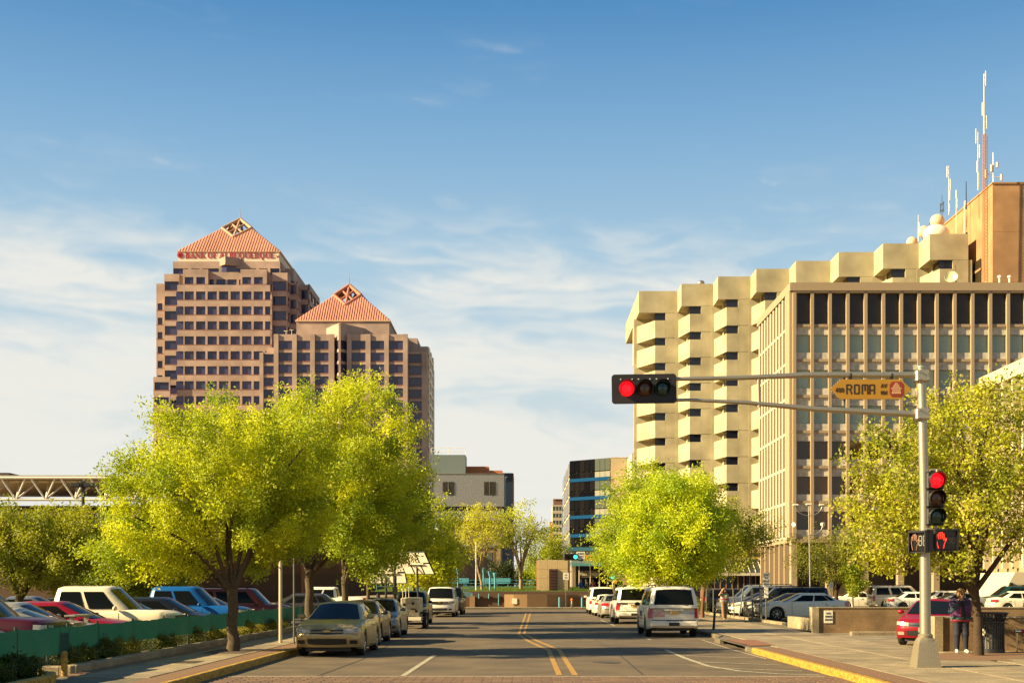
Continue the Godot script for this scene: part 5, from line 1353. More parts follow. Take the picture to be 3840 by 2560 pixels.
func vehicles() -> void:
	var white := paint("white", Color(0.76, 0.72, 0.67), 0.0); var silver := paint("silver", Color(0.42, 0.40, 0.37), 0.6); var black := paint("black", Color(0.008, 0.008, 0.01), 0.0)
	var gold := paint("gold", Color(0.40, 0.30, 0.15), 0.3); var maroon := paint("maroon", Color(0.045, 0.003, 0.008), 0.0, 0.12); var red := paint("red", Color(0.20, 0.004, 0.010), 0.0, 0.2)
	var bluep := paint("blue", Color(0.004, 0.085, 0.36), 0.0, 0.15); var dkgrey := paint("dark_grey", Color(0.045, 0.042, 0.04), 0.4); var bluegrey := paint("blue_grey", Color(0.16, 0.19, 0.25), 0.55); var rust := paint("rust_red", Color(0.22, 0.035, 0.012), 0.2)
	var cream := paint("cream", Color(0.74, 0.67, 0.55), 0.05); var green := paint("green", Color(0.01, 0.05, 0.05), 0.3); var navy := paint("navy", Color(0.012, 0.02, 0.06), 0.3)
	var steel := mat("steel_rim", Color(0.03, 0.03, 0.03), 0.5)
	var g1 := "cars parked along the left kerb"; var g2 := "vehicles parked along the right kerb"
	car("parked_car", "gold sedan facing us at the front of the left kerb row", "sedan", "car", Vector3(-5.30, 0, -36.4), 0.0, gold, {"badge": true, "group": g1, "chrome": false, "scale": Vector3(1.02, 1.02, 1.04)})
	car("parked_car", "dark green grey sedan parked directly behind the gold sedan", "sedan", "car", Vector3(-5.58, 0, -42.8), 0.0, dkgrey, {"group": g1})
	car("parked_car", "blue silver sedan parked between the dark sedan and the solar trailer", "sedan", "car", Vector3(-5.55, 0, -49.0), 0.0, bluegrey, {"group": g1})
	car("parked_car", "dark van like vehicle parked just behind the solar trailer", "crossover", "car", Vector3(-5.75, 0, -65.5), 0.0, black, {"group": g1})
	car("parked_truck", "white large four wheel drive facing us beyond the solar trailer", "suv", "truck", Vector3(-5.30, 0, -82.0), 0.0, white, {"badge": true, "group": g1, "front_plate": false})
	car("parked_truck", "dark tall vehicle half hidden behind the white one at left kerb", "suv", "truck", Vector3(-5.12, 0, -88.6), 0.0, dkgrey, {"group": g1})
	var p := car("police_truck", "nearest white police vehicle on the right with red lettering on its tailgate", "suv", "police car", Vector3(5.72, 0, -49.85), PI, white, {"badge": true, "group": g2, "rim": steel, "mirror": mat("mirror_black", Color(0.01, 0.01, 0.01), 0.4)})
	police(p, true)
	p = car("police_truck", "second white police vehicle from the front in the right kerb row", "suv", "police car", Vector3(5.80, 0, -67.2), PI, white, {"badge": true, "group": g2, "rim": steel, "mirror": mats.mirror_black})
	police(p, false)
	car("parked_car", "silver sedan between the second and third white police vehicles", "sedan", "car", Vector3(5.72, 0, -79.0), PI, silver, {"group": g2})
	car("parked_car", "tan grey sedan just ahead of the farthest white police vehicle", "sedan", "car", Vector3(5.62, 0, -84.6), PI, cream, {"group": g2, "scale": Vector3(0.97, 0.98, 0.94)})
	car("police_truck", "farthest white police vehicle at the end of the right kerb row", "suv", "police car", Vector3(5.66, 0, -90.6), PI, white, {"group": g2, "rim": steel})
	# car park on the left
	var g3 := "vehicles in the car park on the left"; var R := PI / 2
	var lot := [
		["dark four wheel drive with slotted grille at the lower left corner", "suv", "car", -12.95, -25.7, 1, dkgrey, {"scale": Vector3(0.92, 0.86, 0.88)}],
		["maroon pickup with chrome grille nosing up to the screen fence", "pickup", "truck", -13.35, -28.7, 1, maroon, {}],
		["silver coupe with a tail spoiler beside the maroon pickup", "coupe", "car", -13.15, -31.4, -1, silver, {"spoiler": true}],
		["silver sedan showing only its hood between the coupe and the red car", "sedan", "car", -13.7, -33.9, 1, silver, {}],
		["bright red sedan in front of the cream crew cab pickup", "sedan", "car", -13.45, -36.3, 1, red, {}],
		["cream white crew cab pickup behind the red sedan", "pickup", "truck", -13.55, -39.2, 1, cream, {}],
		["dark brown sedan between the cream pickup and a black hatchback", "sedan", "car", -13.3, -41.8, 1, dkgrey, {}],
		["black hatchback parked just left of the blue pickup", "hatch", "car", -12.95, -44.4, 1, black, {}],
		["bright blue crew cab pickup behind the largest tree trunk", "pickup", "truck", -13.2, -47.8, 1, bluep, {}],
		["white low sedan right of the largest tree trunk", "sedan", "car", -12.85, -51.2, 1, white, {}],
		["rust red four wheel drive behind the thin pale post", "suv", "truck", -12.8, -57.0, 1, rust, {"scale": Vector3(0.95, 0.95, 0.92)}],
		["grey hatchback with its tail towards the street", "hatch", "car", -12.5, -70.5, -1, dkgrey, {}],
		["white pickup with tail light towards the street beyond the grey hatchback", "pickup", "truck", -13.2, -84.0, -1, white, {}],
		["black pickup in the back row at far left behind the small tree", "pickup", "truck", -23.3, -52.5, 1, black, {}],
		["teal grey sedan in the back row right of the black pickup", "sedan", "car", -22.3, -57.0, 1, bluegrey, {}],
		["black low car in the back row left of the cream pickup's roof", "coupe", "car", -23.3, -63.5, 1, black, {}],
		["silver car in the back row above the dark brown sedan's roof", "hatch", "car", -21.0, -66.0, 1, silver, {}],
		["blue grey crossover in the back row right of the blue pickup", "crossover", "car", -19.9, -76.0, 1, bluegrey, {}],
		["white sedan in the back row left of the grey hatchback", "sedan", "car", -18.0, -72.0, 1, white, {}],
		["navy car far back in the left car park", "sedan", "car", -20.5, -84.0, 1, navy, {}],
	]
	for q in lot:
		var o: Dictionary = q[7]; o.group = g3
		var t := car("parked_car" if q[2] == "car" else "parked_truck", q[0], q[1], q[2], Vector3(q[3], 0.03, q[4]), R * q[5], q[6], o)
		if o.has("spoiler"):
			part("spoiler", bevelled(Vector3(-0.68, 1.13, -2.18), Vector3(0.68, 1.18, -1.9), 0.015), q[6], t)
			for x in [-0.5, 0.5]: block("spoiler_leg", Vector3(x - 0.03, 0.95, -2.08), Vector3(x + 0.03, 1.14, -1.98), q[6], t)
	# car park on the right
	var g4 := "vehicles in the car park on the right"
	var rl := [
		["long silver sedan with spoked wheels at the front of the right car park", "long_sedan", "car", 14.95, -67.0, -1, paint("pearl", Color(0.78, 0.70, 0.62), 0.0, 0.1), {}],
		["black sedan with bright headlight directly behind the long silver sedan", "sedan", "car", 14.9, -69.8, -1, black, {}],
		["tall black wagon parked behind the black sedan on the right", "suv", "truck", 15.3, -72.8, -1, black, {"scale": Vector3(0.95, 0.93, 0.95)}],
		["white sedan with orange side lamp in the right car park row", "sedan", "car", 14.9, -75.6, -1, white, {"orange": true}],
		["dark blue sedan partly behind the walking pedestrian", "sedan", "car", 14.95, -78.4, -1, navy, {}],
		["silver blue pickup towering over the sedans in the right car park", "suv", "truck", 15.2, -81.4, -1, bluegrey, {}],
		["black police wagon at the far end of the right car park row", "crossover", "police car", 14.6, -86.5, 1, black, {}],
		["white sedan left of the white four wheel drive in the back row", "sedan", "car", 27.4, -101.5, 1, white, {}],
		["white four wheel drive seen side on in the back row of the right car park", "suv", "truck", 29.6, -98.0, 1, cream, {"rim": steel}],
		["white police sedan with dark stripe beside the white four wheel drive", "sedan", "police car", 29.2, -92.5, 1, white, {"stripe": true, "rim": steel}],
		["silver white sedan with sloping windscreen behind the signal pole", "sedan", "car", 30.6, -88.5, -1, silver, {}],
		["white hatchback with red tail lamp behind the signal pole", "hatch", "car", 34.2, -99.5, 1, white, {}],
		["silver sedan behind the litter bin and street tree", "sedan", "car", 33.4, -83.5, 1, cream, {"scale": Vector3(1.0, 1.05, 1.0)}],
		["dark green wagon with roof rack clamps behind the silver sedan", "crossover", "car", 35.3, -90.5, -1, green, {"rack": true, "clamps": true, "scale": Vector3(1.0, 1.12, 1.0)}],
		["small navy car nosing out behind the retaining wall at right edge", "hatch", "car", 32.9, -76.5, -1, navy, {}],
	]
	for q in rl:
		var o: Dictionary = q[7]; o.group = g4
		var t := car("parked_car" if q[2] != "truck" else "parked_truck", q[0], q[1], q[2], Vector3(q[3], 0.12, q[4]), R * q[5], q[6], o)
		if o.has("stripe"):
			block("side_stripe", Vector3(0.9, 0.74, -1.9), Vector3(0.918, 0.79, 1.9), mat("decal_navy", Color(0.02, 0.025, 0.10), 0.5), t)
			lettering("ALBUQUERQUE POLICE", 0.1, 1.3, mats.decal_navy, t, Vector3(0.915, 0.9, -0.6), R)
		if o.has("orange"): block("side_lamp", Vector3(-0.9, 0.72, 1.85), Vector3(-0.86, 0.84, 2.15), mat("orange_lamp", Color(0.7, 0.2, 0.01), 0.2), t)
		if o.has("clamps"):
			for z in [0.2, -1.2]: part("rack_clamp", bevelled(Vector3(-0.6, 1.74, z - 0.12), Vector3(0.6, 1.9, z + 0.12), 0.03), black_metal, t)
	car("crossing_car", "shiny red sedan coming out of the driveway behind the signal pole", "sedan", "car", Vector3(13.55, 0.05, -41.2), -0.45, red, {"front_plate": true, "group": "", "fog": true})
	solar_trailer()

func solar_trailer() -> void:
	var t := thing("solar_trailer", "white two wheeled solar trailer with tall mast at the left kerb", "trailer", Vector3(0, 0, 0))
	var wm := mat("trailer_white", Color(0.60, 0.54, 0.43), 0.5, {"tex": texs.blotch, "scale": 0.5})
	var d := 57.0
	part("cabinet", bevelled(Vector3(-5.55, 0.55, -59.2), Vector3(-4.72, 1.42, -57.0), 0.03), wm, t)
	block("chassis", Vector3(-5.6, 0.4, -60.2), Vector3(-4.6, 0.55, -56.6), white_metal, t)
	for q in [[-5.45, 1.05], [-5.05, 1.1], [-4.9, 0.75]]: block("vent", Vector3(q[0], q[1], -57.0), Vector3(q[0] + 0.12, q[1] + 0.12, -56.985), black_metal, t)
	block("label_strip", Vector3(-5.1, 0.88, -57.0), Vector3(-4.85, 0.93, -56.985), black_metal, t)
	for x in [-4.55, -5.75]:
		var m := MB.new(); m.lathe(Vector3.ZERO, [[0.16, -0.1], [0.31, -0.1], [0.34, -0.06], [0.34, 0.06], [0.31, 0.1], [0.18, 0.1], [0.0, 0.06]], 20, Vector3.RIGHT)
		var w := part("wheel", m.mesh(), rubber, t, Vector3(x, 0.34, -58.1))
		var r := MB.new(); r.lathe(Vector3.ZERO, [[0.18, 0.08], [0.2, 0.105], [0.08, 0.11], [0.0, 0.13]], 16, Vector3.RIGHT); part("rim", r.mesh(), white_metal, w)
		part("mudguard", bevelled(Vector3(x - 0.14, 0.68, -58.6), Vector3(x + 0.14, 0.78, -57.6), 0.03), black_metal, t)
	var j := MB.new(); j.rod(Vector3(-4.35, 0.02, -57.4), Vector3(-4.35, 0.75, -57.4), 0.04, 0.04, 7); j.rod(Vector3(-4.6, 0.48, -57.4), Vector3(-4.35, 0.48, -57.4), 0.03, 0.03, 6)
	part("jack_leg", j.mesh(), black_metal, t)
	var m1 := MB.new(); m1.rod(Vector3(-5.8, 0.5, -56.8), Vector3(-5.8, 2.4, -56.8), 0.085, 0.085, 8); m1.rod(Vector3(-5.8, 2.4, -56.8), Vector3(-5.85, 5.2, -56.8), 0.05, 0.04, 7); m1.cbox(Vector3(-5.78, 1.75, -56.72), Vector3(0.22, 0.34, 0.18))
	part("mast", m1.mesh(), black_metal, t)
	var m2 := MB.new(); m2.rod(Vector3(-4.92, 1.3, -59.0), Vector3(-4.98, 3.0, -59.0), 0.05, 0.05, 7); m2.rod(Vector3(-5.4, 3.0, -59.0), Vector3(-4.5, 3.0, -59.0), 0.035, 0.035, 6)
	part("panel_post", m2.mesh(), black_metal, t)
	for k in 3:
		var an := MB.new(); an.rod(Vector3(-5.5 + k * 0.14, 1.42, -57.4), Vector3(-5.5 + k * 0.14, 1.8 + 0.05 * k, -57.4), 0.012, 0.012, 5); part("aerial", an.mesh(), white_metal, t)
	solar_panel(t, Vector3(-5.05, 3.04, -58.9), Vector3(1.8, 0.05, 1.3), Vector3(-0.92, -0.6, -0.02))
	var t2 := thing("solar_trailer", "second solar panel array half hidden by leaves left of the mast", "trailer", Vector3(0, 0, 0))
	var pl := MB.new(); pl.rod(Vector3(-6.6, 0.1, -60.5), Vector3(-6.6, 2.6, -60.5), 0.06, 0.06, 7); pl.rod(Vector3(-6.95, 0.1, -60.3), Vector3(-6.95, 1.6, -60.3), 0.09, 0.09, 7)
	part("panel_post", pl.mesh(), black_metal, t2)
	solar_panel(t2, Vector3(-6.55, 2.62, -60.4), Vector3(1.95, 0.05, 1.2), Vector3(-1.15, -0.3, 0.0))
	part("base", bevelled(Vector3(-7.0, 0.1, -61.2), Vector3(-6.2, 0.5, -60.0), 0.03), wm, t2)
	t2.position = Vector3(0.0, 0, 0)
func solar_panel(t: Node3D, at: Vector3, s: Vector3, rot: Vector3) -> void:
	var p := part("solar_panel", bevelled(-s / 2, s / 2, 0.01), black_metal, t, at)
	p.rotation = rot
	for i in 3:
		for k in 2:
			var o := part("backing_sheet", bx(Vector3(s.x / 3 - 0.09, 0.012, s.z / 2 - 0.10)), mat("panel_back", Color(0.85, 0.82, 0.78), 0.6), p, Vector3((i - 1) * s.x / 3, -s.y / 2 - 0.008, (k - 0.5) * s.z / 2))
	var b := MB.new(); b.rod(Vector3(-s.x * 0.3, -0.08, 0), Vector3(s.x * 0.3, -0.08, 0), 0.03, 0.03, 6); b.cbox(Vector3(0.05, -0.06, 0.1), Vector3(0.2, 0.06, 0.1))
	part("bracket", b.mesh(), white_metal, p)

# ---------------------------------------------------------------- trees: trunk with limbs and a crown of leaf sprigs
func tree(called: String, label: String, at: Vector3, o: Dictionary) -> void:
	var t := thing(called, label, "tree", at, 0.0, o.get("group", ""))
	rng.seed = hash(label)
	var fork: float = o.fork; var r0: float = o.r
	var lean: Vector3 = o.get("lean", Vector3.ZERO)
	var m := MB.new()
	var top := Vector3(lean.x, fork, lean.z)
	var tp := PackedVector3Array(); var tr := PackedFloat32Array()
	for i in 7:
		var f := i / 6.0
		tp.append(Vector3(lean.x * f * f + rng.randf_range(-0.3, 0.3) * r0, fork * f - 0.12 * (1.0 if i == 0 else 0.0), lean.z * f * f + rng.randf_range(-0.3, 0.3) * r0))
		tr.append(r0 * (1.32 if i == 0 else 1.08 if i == 1 else 1.0 - 0.12 * f + (0.12 if i == 6 else 0.0)))
	tp[6] = top
	m.tube(tp, tr, 11)
	# clusters fill the envelope, fuller towards its skin
	var cl := []
	for b in o.blobs:
		var tries := 0; var got := 0
		while got < b[2] and tries < b[2] * 12:
			tries += 1
			var dir := Vector3(rng.randfn(0, 1), rng.randfn(0, 1), rng.randfn(0, 1)).normalized()
			var rad := pow(rng.randf(), 0.42)
			var bump := 1.0 + 0.12 * sin(dir.x * 5.0 + dir.y * 3.0 + r0 * 90.0) + 0.09 * sin(dir.z * 7.0 - dir.y * 4.0)
			var p: Vector3 = b[0] + dir * rad * bump * b[1]
			if p.y < o.get("floor", 0.6): continue
			if Vector2(p.x, p.z).length() < o.get("open", 0.0) * clampf(2.6 - p.y / fork, 0.0, 1.0): continue
			if p.z > 0.4 and absf(p.x) < o.get("open", 0.0) * 0.8 and p.y < fork * 2.1: continue
			var ok := true
			for c in cl:
				if c[0].distance_squared_to(p) < o.get("gap", 0.5) ** 2:
					ok = false; break
			if ok:
				cl.append([p, rad, rng.randf(), b[3] if b.size() > 3 else 1.0]); got += 1
	# limbs
	var nodes := []      # [point, radius]
	var nl: int = o.get("limbs", 6)
	for k in nl:
		var a := TAU * k / nl + rng.randf_range(-0.3, 0.3)
		var b = o.blobs[k % o.blobs.size()]
		var target: Vector3 = b[0] + Vector3(cos(a) * b[1].x * 0.62, b[1].y * rng.randf_range(-0.1, 0.6), sin(a) * b[1].z * 0.62)
		var pp := PackedVector3Array(); var pr := PackedFloat32Array()
		var start := top - Vector3(0, rng.randf() * fork * 0.16, 0)
		var n := 8
		for i in n + 1:
			var f := float(i) / n
			var q := start.lerp(target, f)
			q.y += sin(f * PI) * 0.10 * (target - start).length() * o.get("arch", 1.0)
			q += Vector3(rng.randfn(0, 1), rng.randfn(0, 1), rng.randfn(0, 1)) * 0.05 * f * (target - start).length() * 0.4
			var rr := r0 * lerpf(o.get("lr", 0.62), 0.15, pow(f, 0.8))
			pp.append(q); pr.append(rr)
			if i > 1: nodes.append([q, rr])
		m.tube(pp, pr, 8, false)
	for c in cl:
		var best := 0; var bd := 1e9
		for i in nodes.size():
			var dd: Vector3 = c[0] - nodes[i][0]
			var cost := dd.length() + (0.7 * maxf(0.0, -dd.y))
			if cost < bd: bd = cost; best = i
		var s: Vector3 = nodes[best][0]; var e: Vector3 = c[0]
		var rr: float = minf(nodes[best][1] * 0.55, o.get("twig", 0.03))
		var mid := (s + e) / 2 + Vector3(rng.randfn(0, 0.08), 0.08 * bd + rng.randfn(0, 0.05), rng.randfn(0, 0.08)) * minf(bd, 1.0)
		m.tube(PackedVector3Array([s, mid, e]), PackedFloat32Array([rr, rr * 0.62, rr * 0.25]), 5, false)
		nodes.append([mid, rr * 0.65])
		for w in o.get("twigs", 2):
			var q: Vector3 = e + Vector3(rng.randfn(0, 1), rng.randf_range(-0.2, 1), rng.randfn(0, 1)).normalized() * o.get("csize", 0.45)
			m.tube(PackedVector3Array([mid.lerp(e, 0.6), q]), PackedFloat32Array([rr * 0.4, 0.006]), 4, false)
	part("trunk", m.mesh(), o.get("bark", bark), t)
	# leaves
	var ws := []; var cs := []
	var cs_: float = o.get("csize", 0.45)
	var per: int = o.get("per", 40)
	for c in cl:
		if rng.randf() < o.get("bare", 0.0) * smoothstep(o.get("bare_top", 99.0), 0.0, c[0].y): continue
		var shade: float = c[2]
		for i in int(per * c[3] * rng.randf_range(0.6, 1.3)):
			var dir := Vector3(rng.randfn(0, 1), rng.randfn(0, 0.75), rng.randfn(0, 1))
			var out_: Vector3 = (c[0] - top).normalized()
			var p: Vector3 = c[0] + dir * cs_ * 0.52 + out_ * rng.randfn(0.1, 0.5) * cs_
			ws.append(Transform3D(rand_basis(rng.randf_range(0.7, 1.2) * o.get("lsize", 1.0)), p))
			var k := clampf(shade * 0.85 - 0.08 + rng.randf() * 0.35, 0, 1)
			var col: Color = o.c0.lerp(o.c1, k)
			if o.has("bloom") and rng.randf() < o.bloom: col = o.c2
			cs.append(col)
	stuff(scatter("crown", sprigs[o.get("sprig", "elm")], ws, cs, leaf_m, t))
func trees() -> void:
	sprigs.elm = sprig_mesh(10, 0.12, 0.055, 0.09, 9, 0.25)
	sprigs.pear = sprig_mesh(9, 0.085, 0.06, 0.06, 10)
	sprigs.far = sprig_mesh(8, 0.22, 0.11, 0.16, 12, 0.2)
	var y0 := Color(0.27, 0.36, 0.008); var y1 := Color(0.78, 0.76, 0.012)
	var g1 := "ash trees along the left pavement"
	tree("street_tree", "large yellow green tree with thick trunk on the left pavement", Vector3(-7.93, 0.15, -34.2), {"fork": 1.72, "r": 0.155, "limbs": 8, "blobs": [[Vector3(-0.55, 4.45, 0), Vector3(2.5, 2.45, 2.5), 105], [Vector3(0.9, 4.6, -0.6), Vector3(1.9, 2.1, 2.0), 42], [Vector3(-2.2, 3.0, 0.2), Vector3(1.4, 1.1, 1.4), 24]], "gap": 0.52, "csize": 0.36, "per": 62, "lsize": 0.82, "open": 0.9, "lr": 0.42, "c0": y0, "c1": y1, "floor": 1.7, "group": g1})
	tree("street_tree", "tallest yellow green tree with second trunk behind the gold sedan", Vector3(-7.9, 0.15, -46.6), {"fork": 2.4, "r": 0.17, "limbs": 8, "blobs": [[Vector3(1.0, 6.0, 0), Vector3(2.8, 3.35, 3.0), 115], [Vector3(2.0, 4.2, 0), Vector3(1.9, 2.0, 2.2), 45], [Vector3(-1.8, 5.8, 0), Vector3(2.4, 2.7, 2.4), 60]], "gap": 0.62, "csize": 0.45, "per": 58, "lsize": 0.96, "open": 0.8, "lr": 0.45, "c0": y0, "c1": y1, "floor": 1.9, "group": g1})
	tree("street_tree", "darker green tree whose crown reaches over the blue silver sedan", Vector3(-7.6, 0.15, -53.5), {"fork": 2.2, "r": 0.15, "limbs": 7, "blobs": [[Vector3(0.9, 5.4, 0), Vector3(2.5, 2.1, 2.6), 95]], "gap": 0.55, "csize": 0.62, "per": 38, "lsize": 1.35, "c0": Color(0.198, 0.235, 0.010), "c1": Color(0.422, 0.428, 0.016), "floor": 3.3, "group": g1})
	tree("street_tree", "green tree behind the solar panels with a slim pale trunk", Vector3(-7.9, 0.15, -64.0), {"fork": 1.9, "r": 0.10, "limbs": 7, "blobs": [[Vector3(0.8, 4.4, 0), Vector3(2.1, 2.2, 2.4), 80]], "gap": 0.6, "csize": 0.65, "per": 30, "lsize": 1.5, "c0": Color(0.211, 0.262, 0.010), "c1": Color(0.475, 0.497, 0.018), "floor": 1.8, "group": g1})
	var g2 := "trees standing in the left car park"
	tree("car_park_tree", "green spreading tree at the far left edge of the car park", Vector3(-20.3, 0.05, -50.5), {"fork": 1.5, "r": 0.16, "limbs": 7, "arch": 0.4, "blobs": [[Vector3(0.6, 3.4, 0), Vector3(2.9, 1.55, 2.6), 130]], "gap": 0.45, "csize": 0.42, "per": 36, "lsize": 1.15, "c0": Color(0.198, 0.235, 0.008), "c1": Color(0.502, 0.469, 0.016), "group": g2, "twig": 0.04})
	tree("car_park_tree", "green tree with drooping skirts behind the black lamp post", Vector3(-16.8, 0.05, -55.5), {"fork": 1.5, "r": 0.15, "limbs": 7, "blobs": [[Vector3(-0.2, 3.2, 0), Vector3(2.7, 1.9, 2.4), 120]], "gap": 0.45, "csize": 0.45, "per": 36, "lsize": 1.2, "c0": Color(0.172, 0.235, 0.010), "c1": Color(0.422, 0.455, 0.016), "group": g2, "twig": 0.04})
	tree("car_park_tree", "thin almost leafless young tree beside the brown hall wall", Vector3(-22.6, 0.05, -70.0), {"fork": 1.3, "r": 0.07, "limbs": 5, "blobs": [[Vector3(0.3, 2.4, 0), Vector3(1.6, 1.1, 1.4), 26]], "gap": 0.4, "csize": 0.4, "per": 5, "lsize": 1.4, "c0": Color(0.370, 0.359, 0.030), "c1": Color(0.554, 0.524, 0.040), "group": g2, "bark": mat("pale_bark", Color(0.27, 0.19, 0.11), 0.9)})
	var g3 := "trees round the plaza"
	tree("plaza_tree", "dense bright yellow green tree behind the white parked truck", Vector3(-8.0, 0.15, -92.0), {"fork": 2.2, "r": 0.16, "limbs": 7, "blobs": [[Vector3(0.35, 5.2, 0), Vector3(2.9, 3.4, 2.7), 120], [Vector3(1.0, 3.1, 0), Vector3(2.2, 1.3, 2.0), 30]], "gap": 0.6, "csize": 0.75, "per": 34, "sprig": "far", "c0": Color(0.449, 0.497, 0.012), "c1": Color(0.792, 0.759, 0.020), "group": g3})
	tree("plaza_tree", "half bare tree with yellow top left of the blue lamp posts", Vector3(-3.9, 0.6, -122.5), {"fork": 2.7, "r": 0.15, "lean": Vector3(-0.3, 0, 0), "limbs": 9, "blobs": [[Vector3(-0.3, 6.6, 0), Vector3(2.9, 2.6, 2.3), 75]], "gap": 0.6, "csize": 0.6, "per": 13, "bare": 1.6, "bare_top": 9.2, "twigs": 3, "twig": 0.05, "sprig": "far", "c0": Color(0.475, 0.455, 0.020), "c1": Color(0.766, 0.718, 0.030), "group": g3, "bark": mat("pale_bark", Color(0.27, 0.19, 0.11), 0.9)})
	tree("plaza_tree", "open branched tree with pale thick trunk left of the stone monument", Vector3(-0.2, 0.6, -124.5), {"fork": 2.9, "r": 0.19, "limbs": 9, "blobs": [[Vector3(0.1, 6.8, 0), Vector3(3.4, 2.8, 2.5), 85]], "gap": 0.6, "csize": 0.55, "per": 12, "bare": 1.1, "bare_top": 10.0, "twigs": 3, "twig": 0.06, "sprig": "far", "c0": Color(0.396, 0.455, 0.020), "c1": Color(0.726, 0.718, 0.030), "group": g3, "bark": mats.pale_bark})
	tree("plaza_tree", "small green tree partly behind the stone monument", Vector3(2.6, 0.6, -132.0), {"fork": 2.2, "r": 0.16, "limbs": 6, "blobs": [[Vector3(0.2, 4.6, 0), Vector3(2.2, 2.2, 2.0), 50]], "gap": 0.6, "csize": 0.7, "per": 20, "sprig": "far", "c0": Color(0.290, 0.345, 0.015), "c1": Color(0.554, 0.552, 0.020), "group": g3})
	tree("plaza_tree", "low green tree in the gap right of the open branched tree", Vector3(0.9, 0.6, -140.0), {"fork": 1.0, "r": 0.14, "limbs": 6, "blobs": [[Vector3(0.5, 2.3, 0), Vector3(2.4, 1.5, 2.0), 50]], "gap": 0.6, "csize": 0.7, "per": 24, "sprig": "far", "c0": Color(0.330, 0.386, 0.015), "c1": Color(0.594, 0.621, 0.020), "group": g3})
	tree("plaza_tree", "dark evergreen bush behind the plaza lawn", Vector3(-2.4, 0.6, -139.0), {"fork": 0.6, "r": 0.14, "limbs": 6, "blobs": [[Vector3(0, 2.0, 0), Vector3(1.6, 2.0, 1.5), 50]], "gap": 0.5, "csize": 0.6, "per": 30, "sprig": "far", "c0": Color(0.020, 0.034, 0.008), "c1": Color(0.066, 0.083, 0.012), "group": g3})
	var g4 := "trees along the right pavement"
	tree("street_tree", "lime green feathery tree above the second white police vehicle", Vector3(8.0, 0.15, -64.0), {"fork": 1.9, "r": 0.13, "lean": Vector3(-0.35, 0, 0.3), "limbs": 9, "blobs": [[Vector3(0.2, 4.9, 0), Vector3(2.5, 2.75, 2.5), 130], [Vector3(-1.6, 3.6, 0), Vector3(1.5, 1.6, 1.6), 34], [Vector3(0.7, 2.9, 0.3), Vector3(1.2, 0.9, 1.1), 18]], "gap": 0.5, "csize": 0.46, "per": 38, "lsize": 1.35, "c0": Color(0.32, 0.44, 0.010), "c1": Color(0.78, 0.79, 0.014), "group": g4, "bark": mats.pale_bark, "floor": 1.5})
	tree("street_tree", "lime green tree with white forked trunk farther along the right row", Vector3(8.1, 0.15, -88.0), {"fork": 2.3, "r": 0.14, "limbs": 8, "blobs": [[Vector3(-0.6, 4.9, 0), Vector3(2.4, 2.5, 2.4), 90], [Vector3(0.9, 7.6, 0), Vector3(2.9, 2.6, 2.2), 90]], "gap": 0.55, "csize": 0.6, "per": 30, "sprig": "far", "lsize": 0.8, "c0": Color(0.22, 0.33, 0.010), "c1": Color(0.70, 0.72, 0.016), "group": g4, "bark": mat("white_bark", Color(0.45, 0.37, 0.27), 0.9)})
	tree("street_tree", "olive tree with dark reddish branches reaching right over the parked cars", Vector3(10.4, 0.15, -72.5), {"fork": 2.6, "r": 0.10, "lean": Vector3(0.3, 0, 0), "limbs": 8, "arch": 0.6, "blobs": [[Vector3(0.9, 4.4, 0), Vector3(2.9, 1.9, 2.3), 110], [Vector3(-0.6, 5.9, 0), Vector3(2.4, 1.6, 2.2), 60]], "gap": 0.5, "csize": 0.5, "per": 19, "lsize": 1.3, "twigs": 3, "twig": 0.035, "c0": Color(0.24, 0.27, 0.012), "c1": Color(0.56, 0.53, 0.018), "group": g4, "bark": mat("red_bark", Color(0.13, 0.06, 0.035), 0.9), "floor": 1.8})
	var pear := {"fork": 1.75, "r": 0.12, "lean": Vector3(-0.12, 0, 0), "limbs": 10, "arch": 0.8, "blobs": [[Vector3(-0.9, 4.3, 0), Vector3(2.3, 2.3, 2.5), 120], [Vector3(1.7, 5.0, 0), Vector3(3.0, 2.8, 2.6), 120, 0.5], [Vector3(-1.9, 3.2, 0), Vector3(1.3, 1.3, 1.6), 34]], "gap": 0.42, "csize": 0.36, "per": 28, "twigs": 3, "twig": 0.03, "sprig": "pear", "lsize": 1.15, "c0": Color(0.24, 0.28, 0.012), "c1": Color(0.64, 0.60, 0.025), "c2": Color(0.66, 0.52, 0.2), "bloom": 0.12, "floor": 2.0, "bare": 0.35, "bare_top": 8.0, "bark": mat("dark_bark", Color(0.14, 0.085, 0.045), 0.95, {"tex": texs.barkgrain, "scale3": Vector3(3.0, 0.7, 3.0), "bump": texs.barkgrain, "bump_cm": 2.0})}
	tree("street_tree", "flowering tree with dark open branches beside the litter bin", Vector3(11.65, 0.15, -32.0), pear)
	tree("car_park_tree", "small dark branched tree between the twin lamp post and the columns", Vector3(24.3, 0.12, -97.0), {"fork": 1.6, "r": 0.17, "limbs": 8, "arch": 0.3, "blobs": [[Vector3(-0.4, 3.9, 0), Vector3(3.2, 1.9, 2.4), 80]], "gap": 0.55, "csize": 0.6, "per": 13, "lsize": 1.5, "twigs": 3, "twig": 0.05, "c0": Color(0.132, 0.152, 0.010), "c1": Color(0.317, 0.304, 0.015), "bark": mats.dark_bark})
	tree("car_park_tree", "green sapling just right of the small dark tree", Vector3(25.2, 0.12, -95.5), {"fork": 1.1, "r": 0.05, "limbs": 5, "blobs": [[Vector3(0, 2.5, 0), Vector3(0.8, 1.5, 0.8), 30]], "gap": 0.3, "csize": 0.35, "per": 24, "lsize": 1.4, "c0": Color(0.264, 0.331, 0.010), "c1": Color(0.502, 0.524, 0.020)})
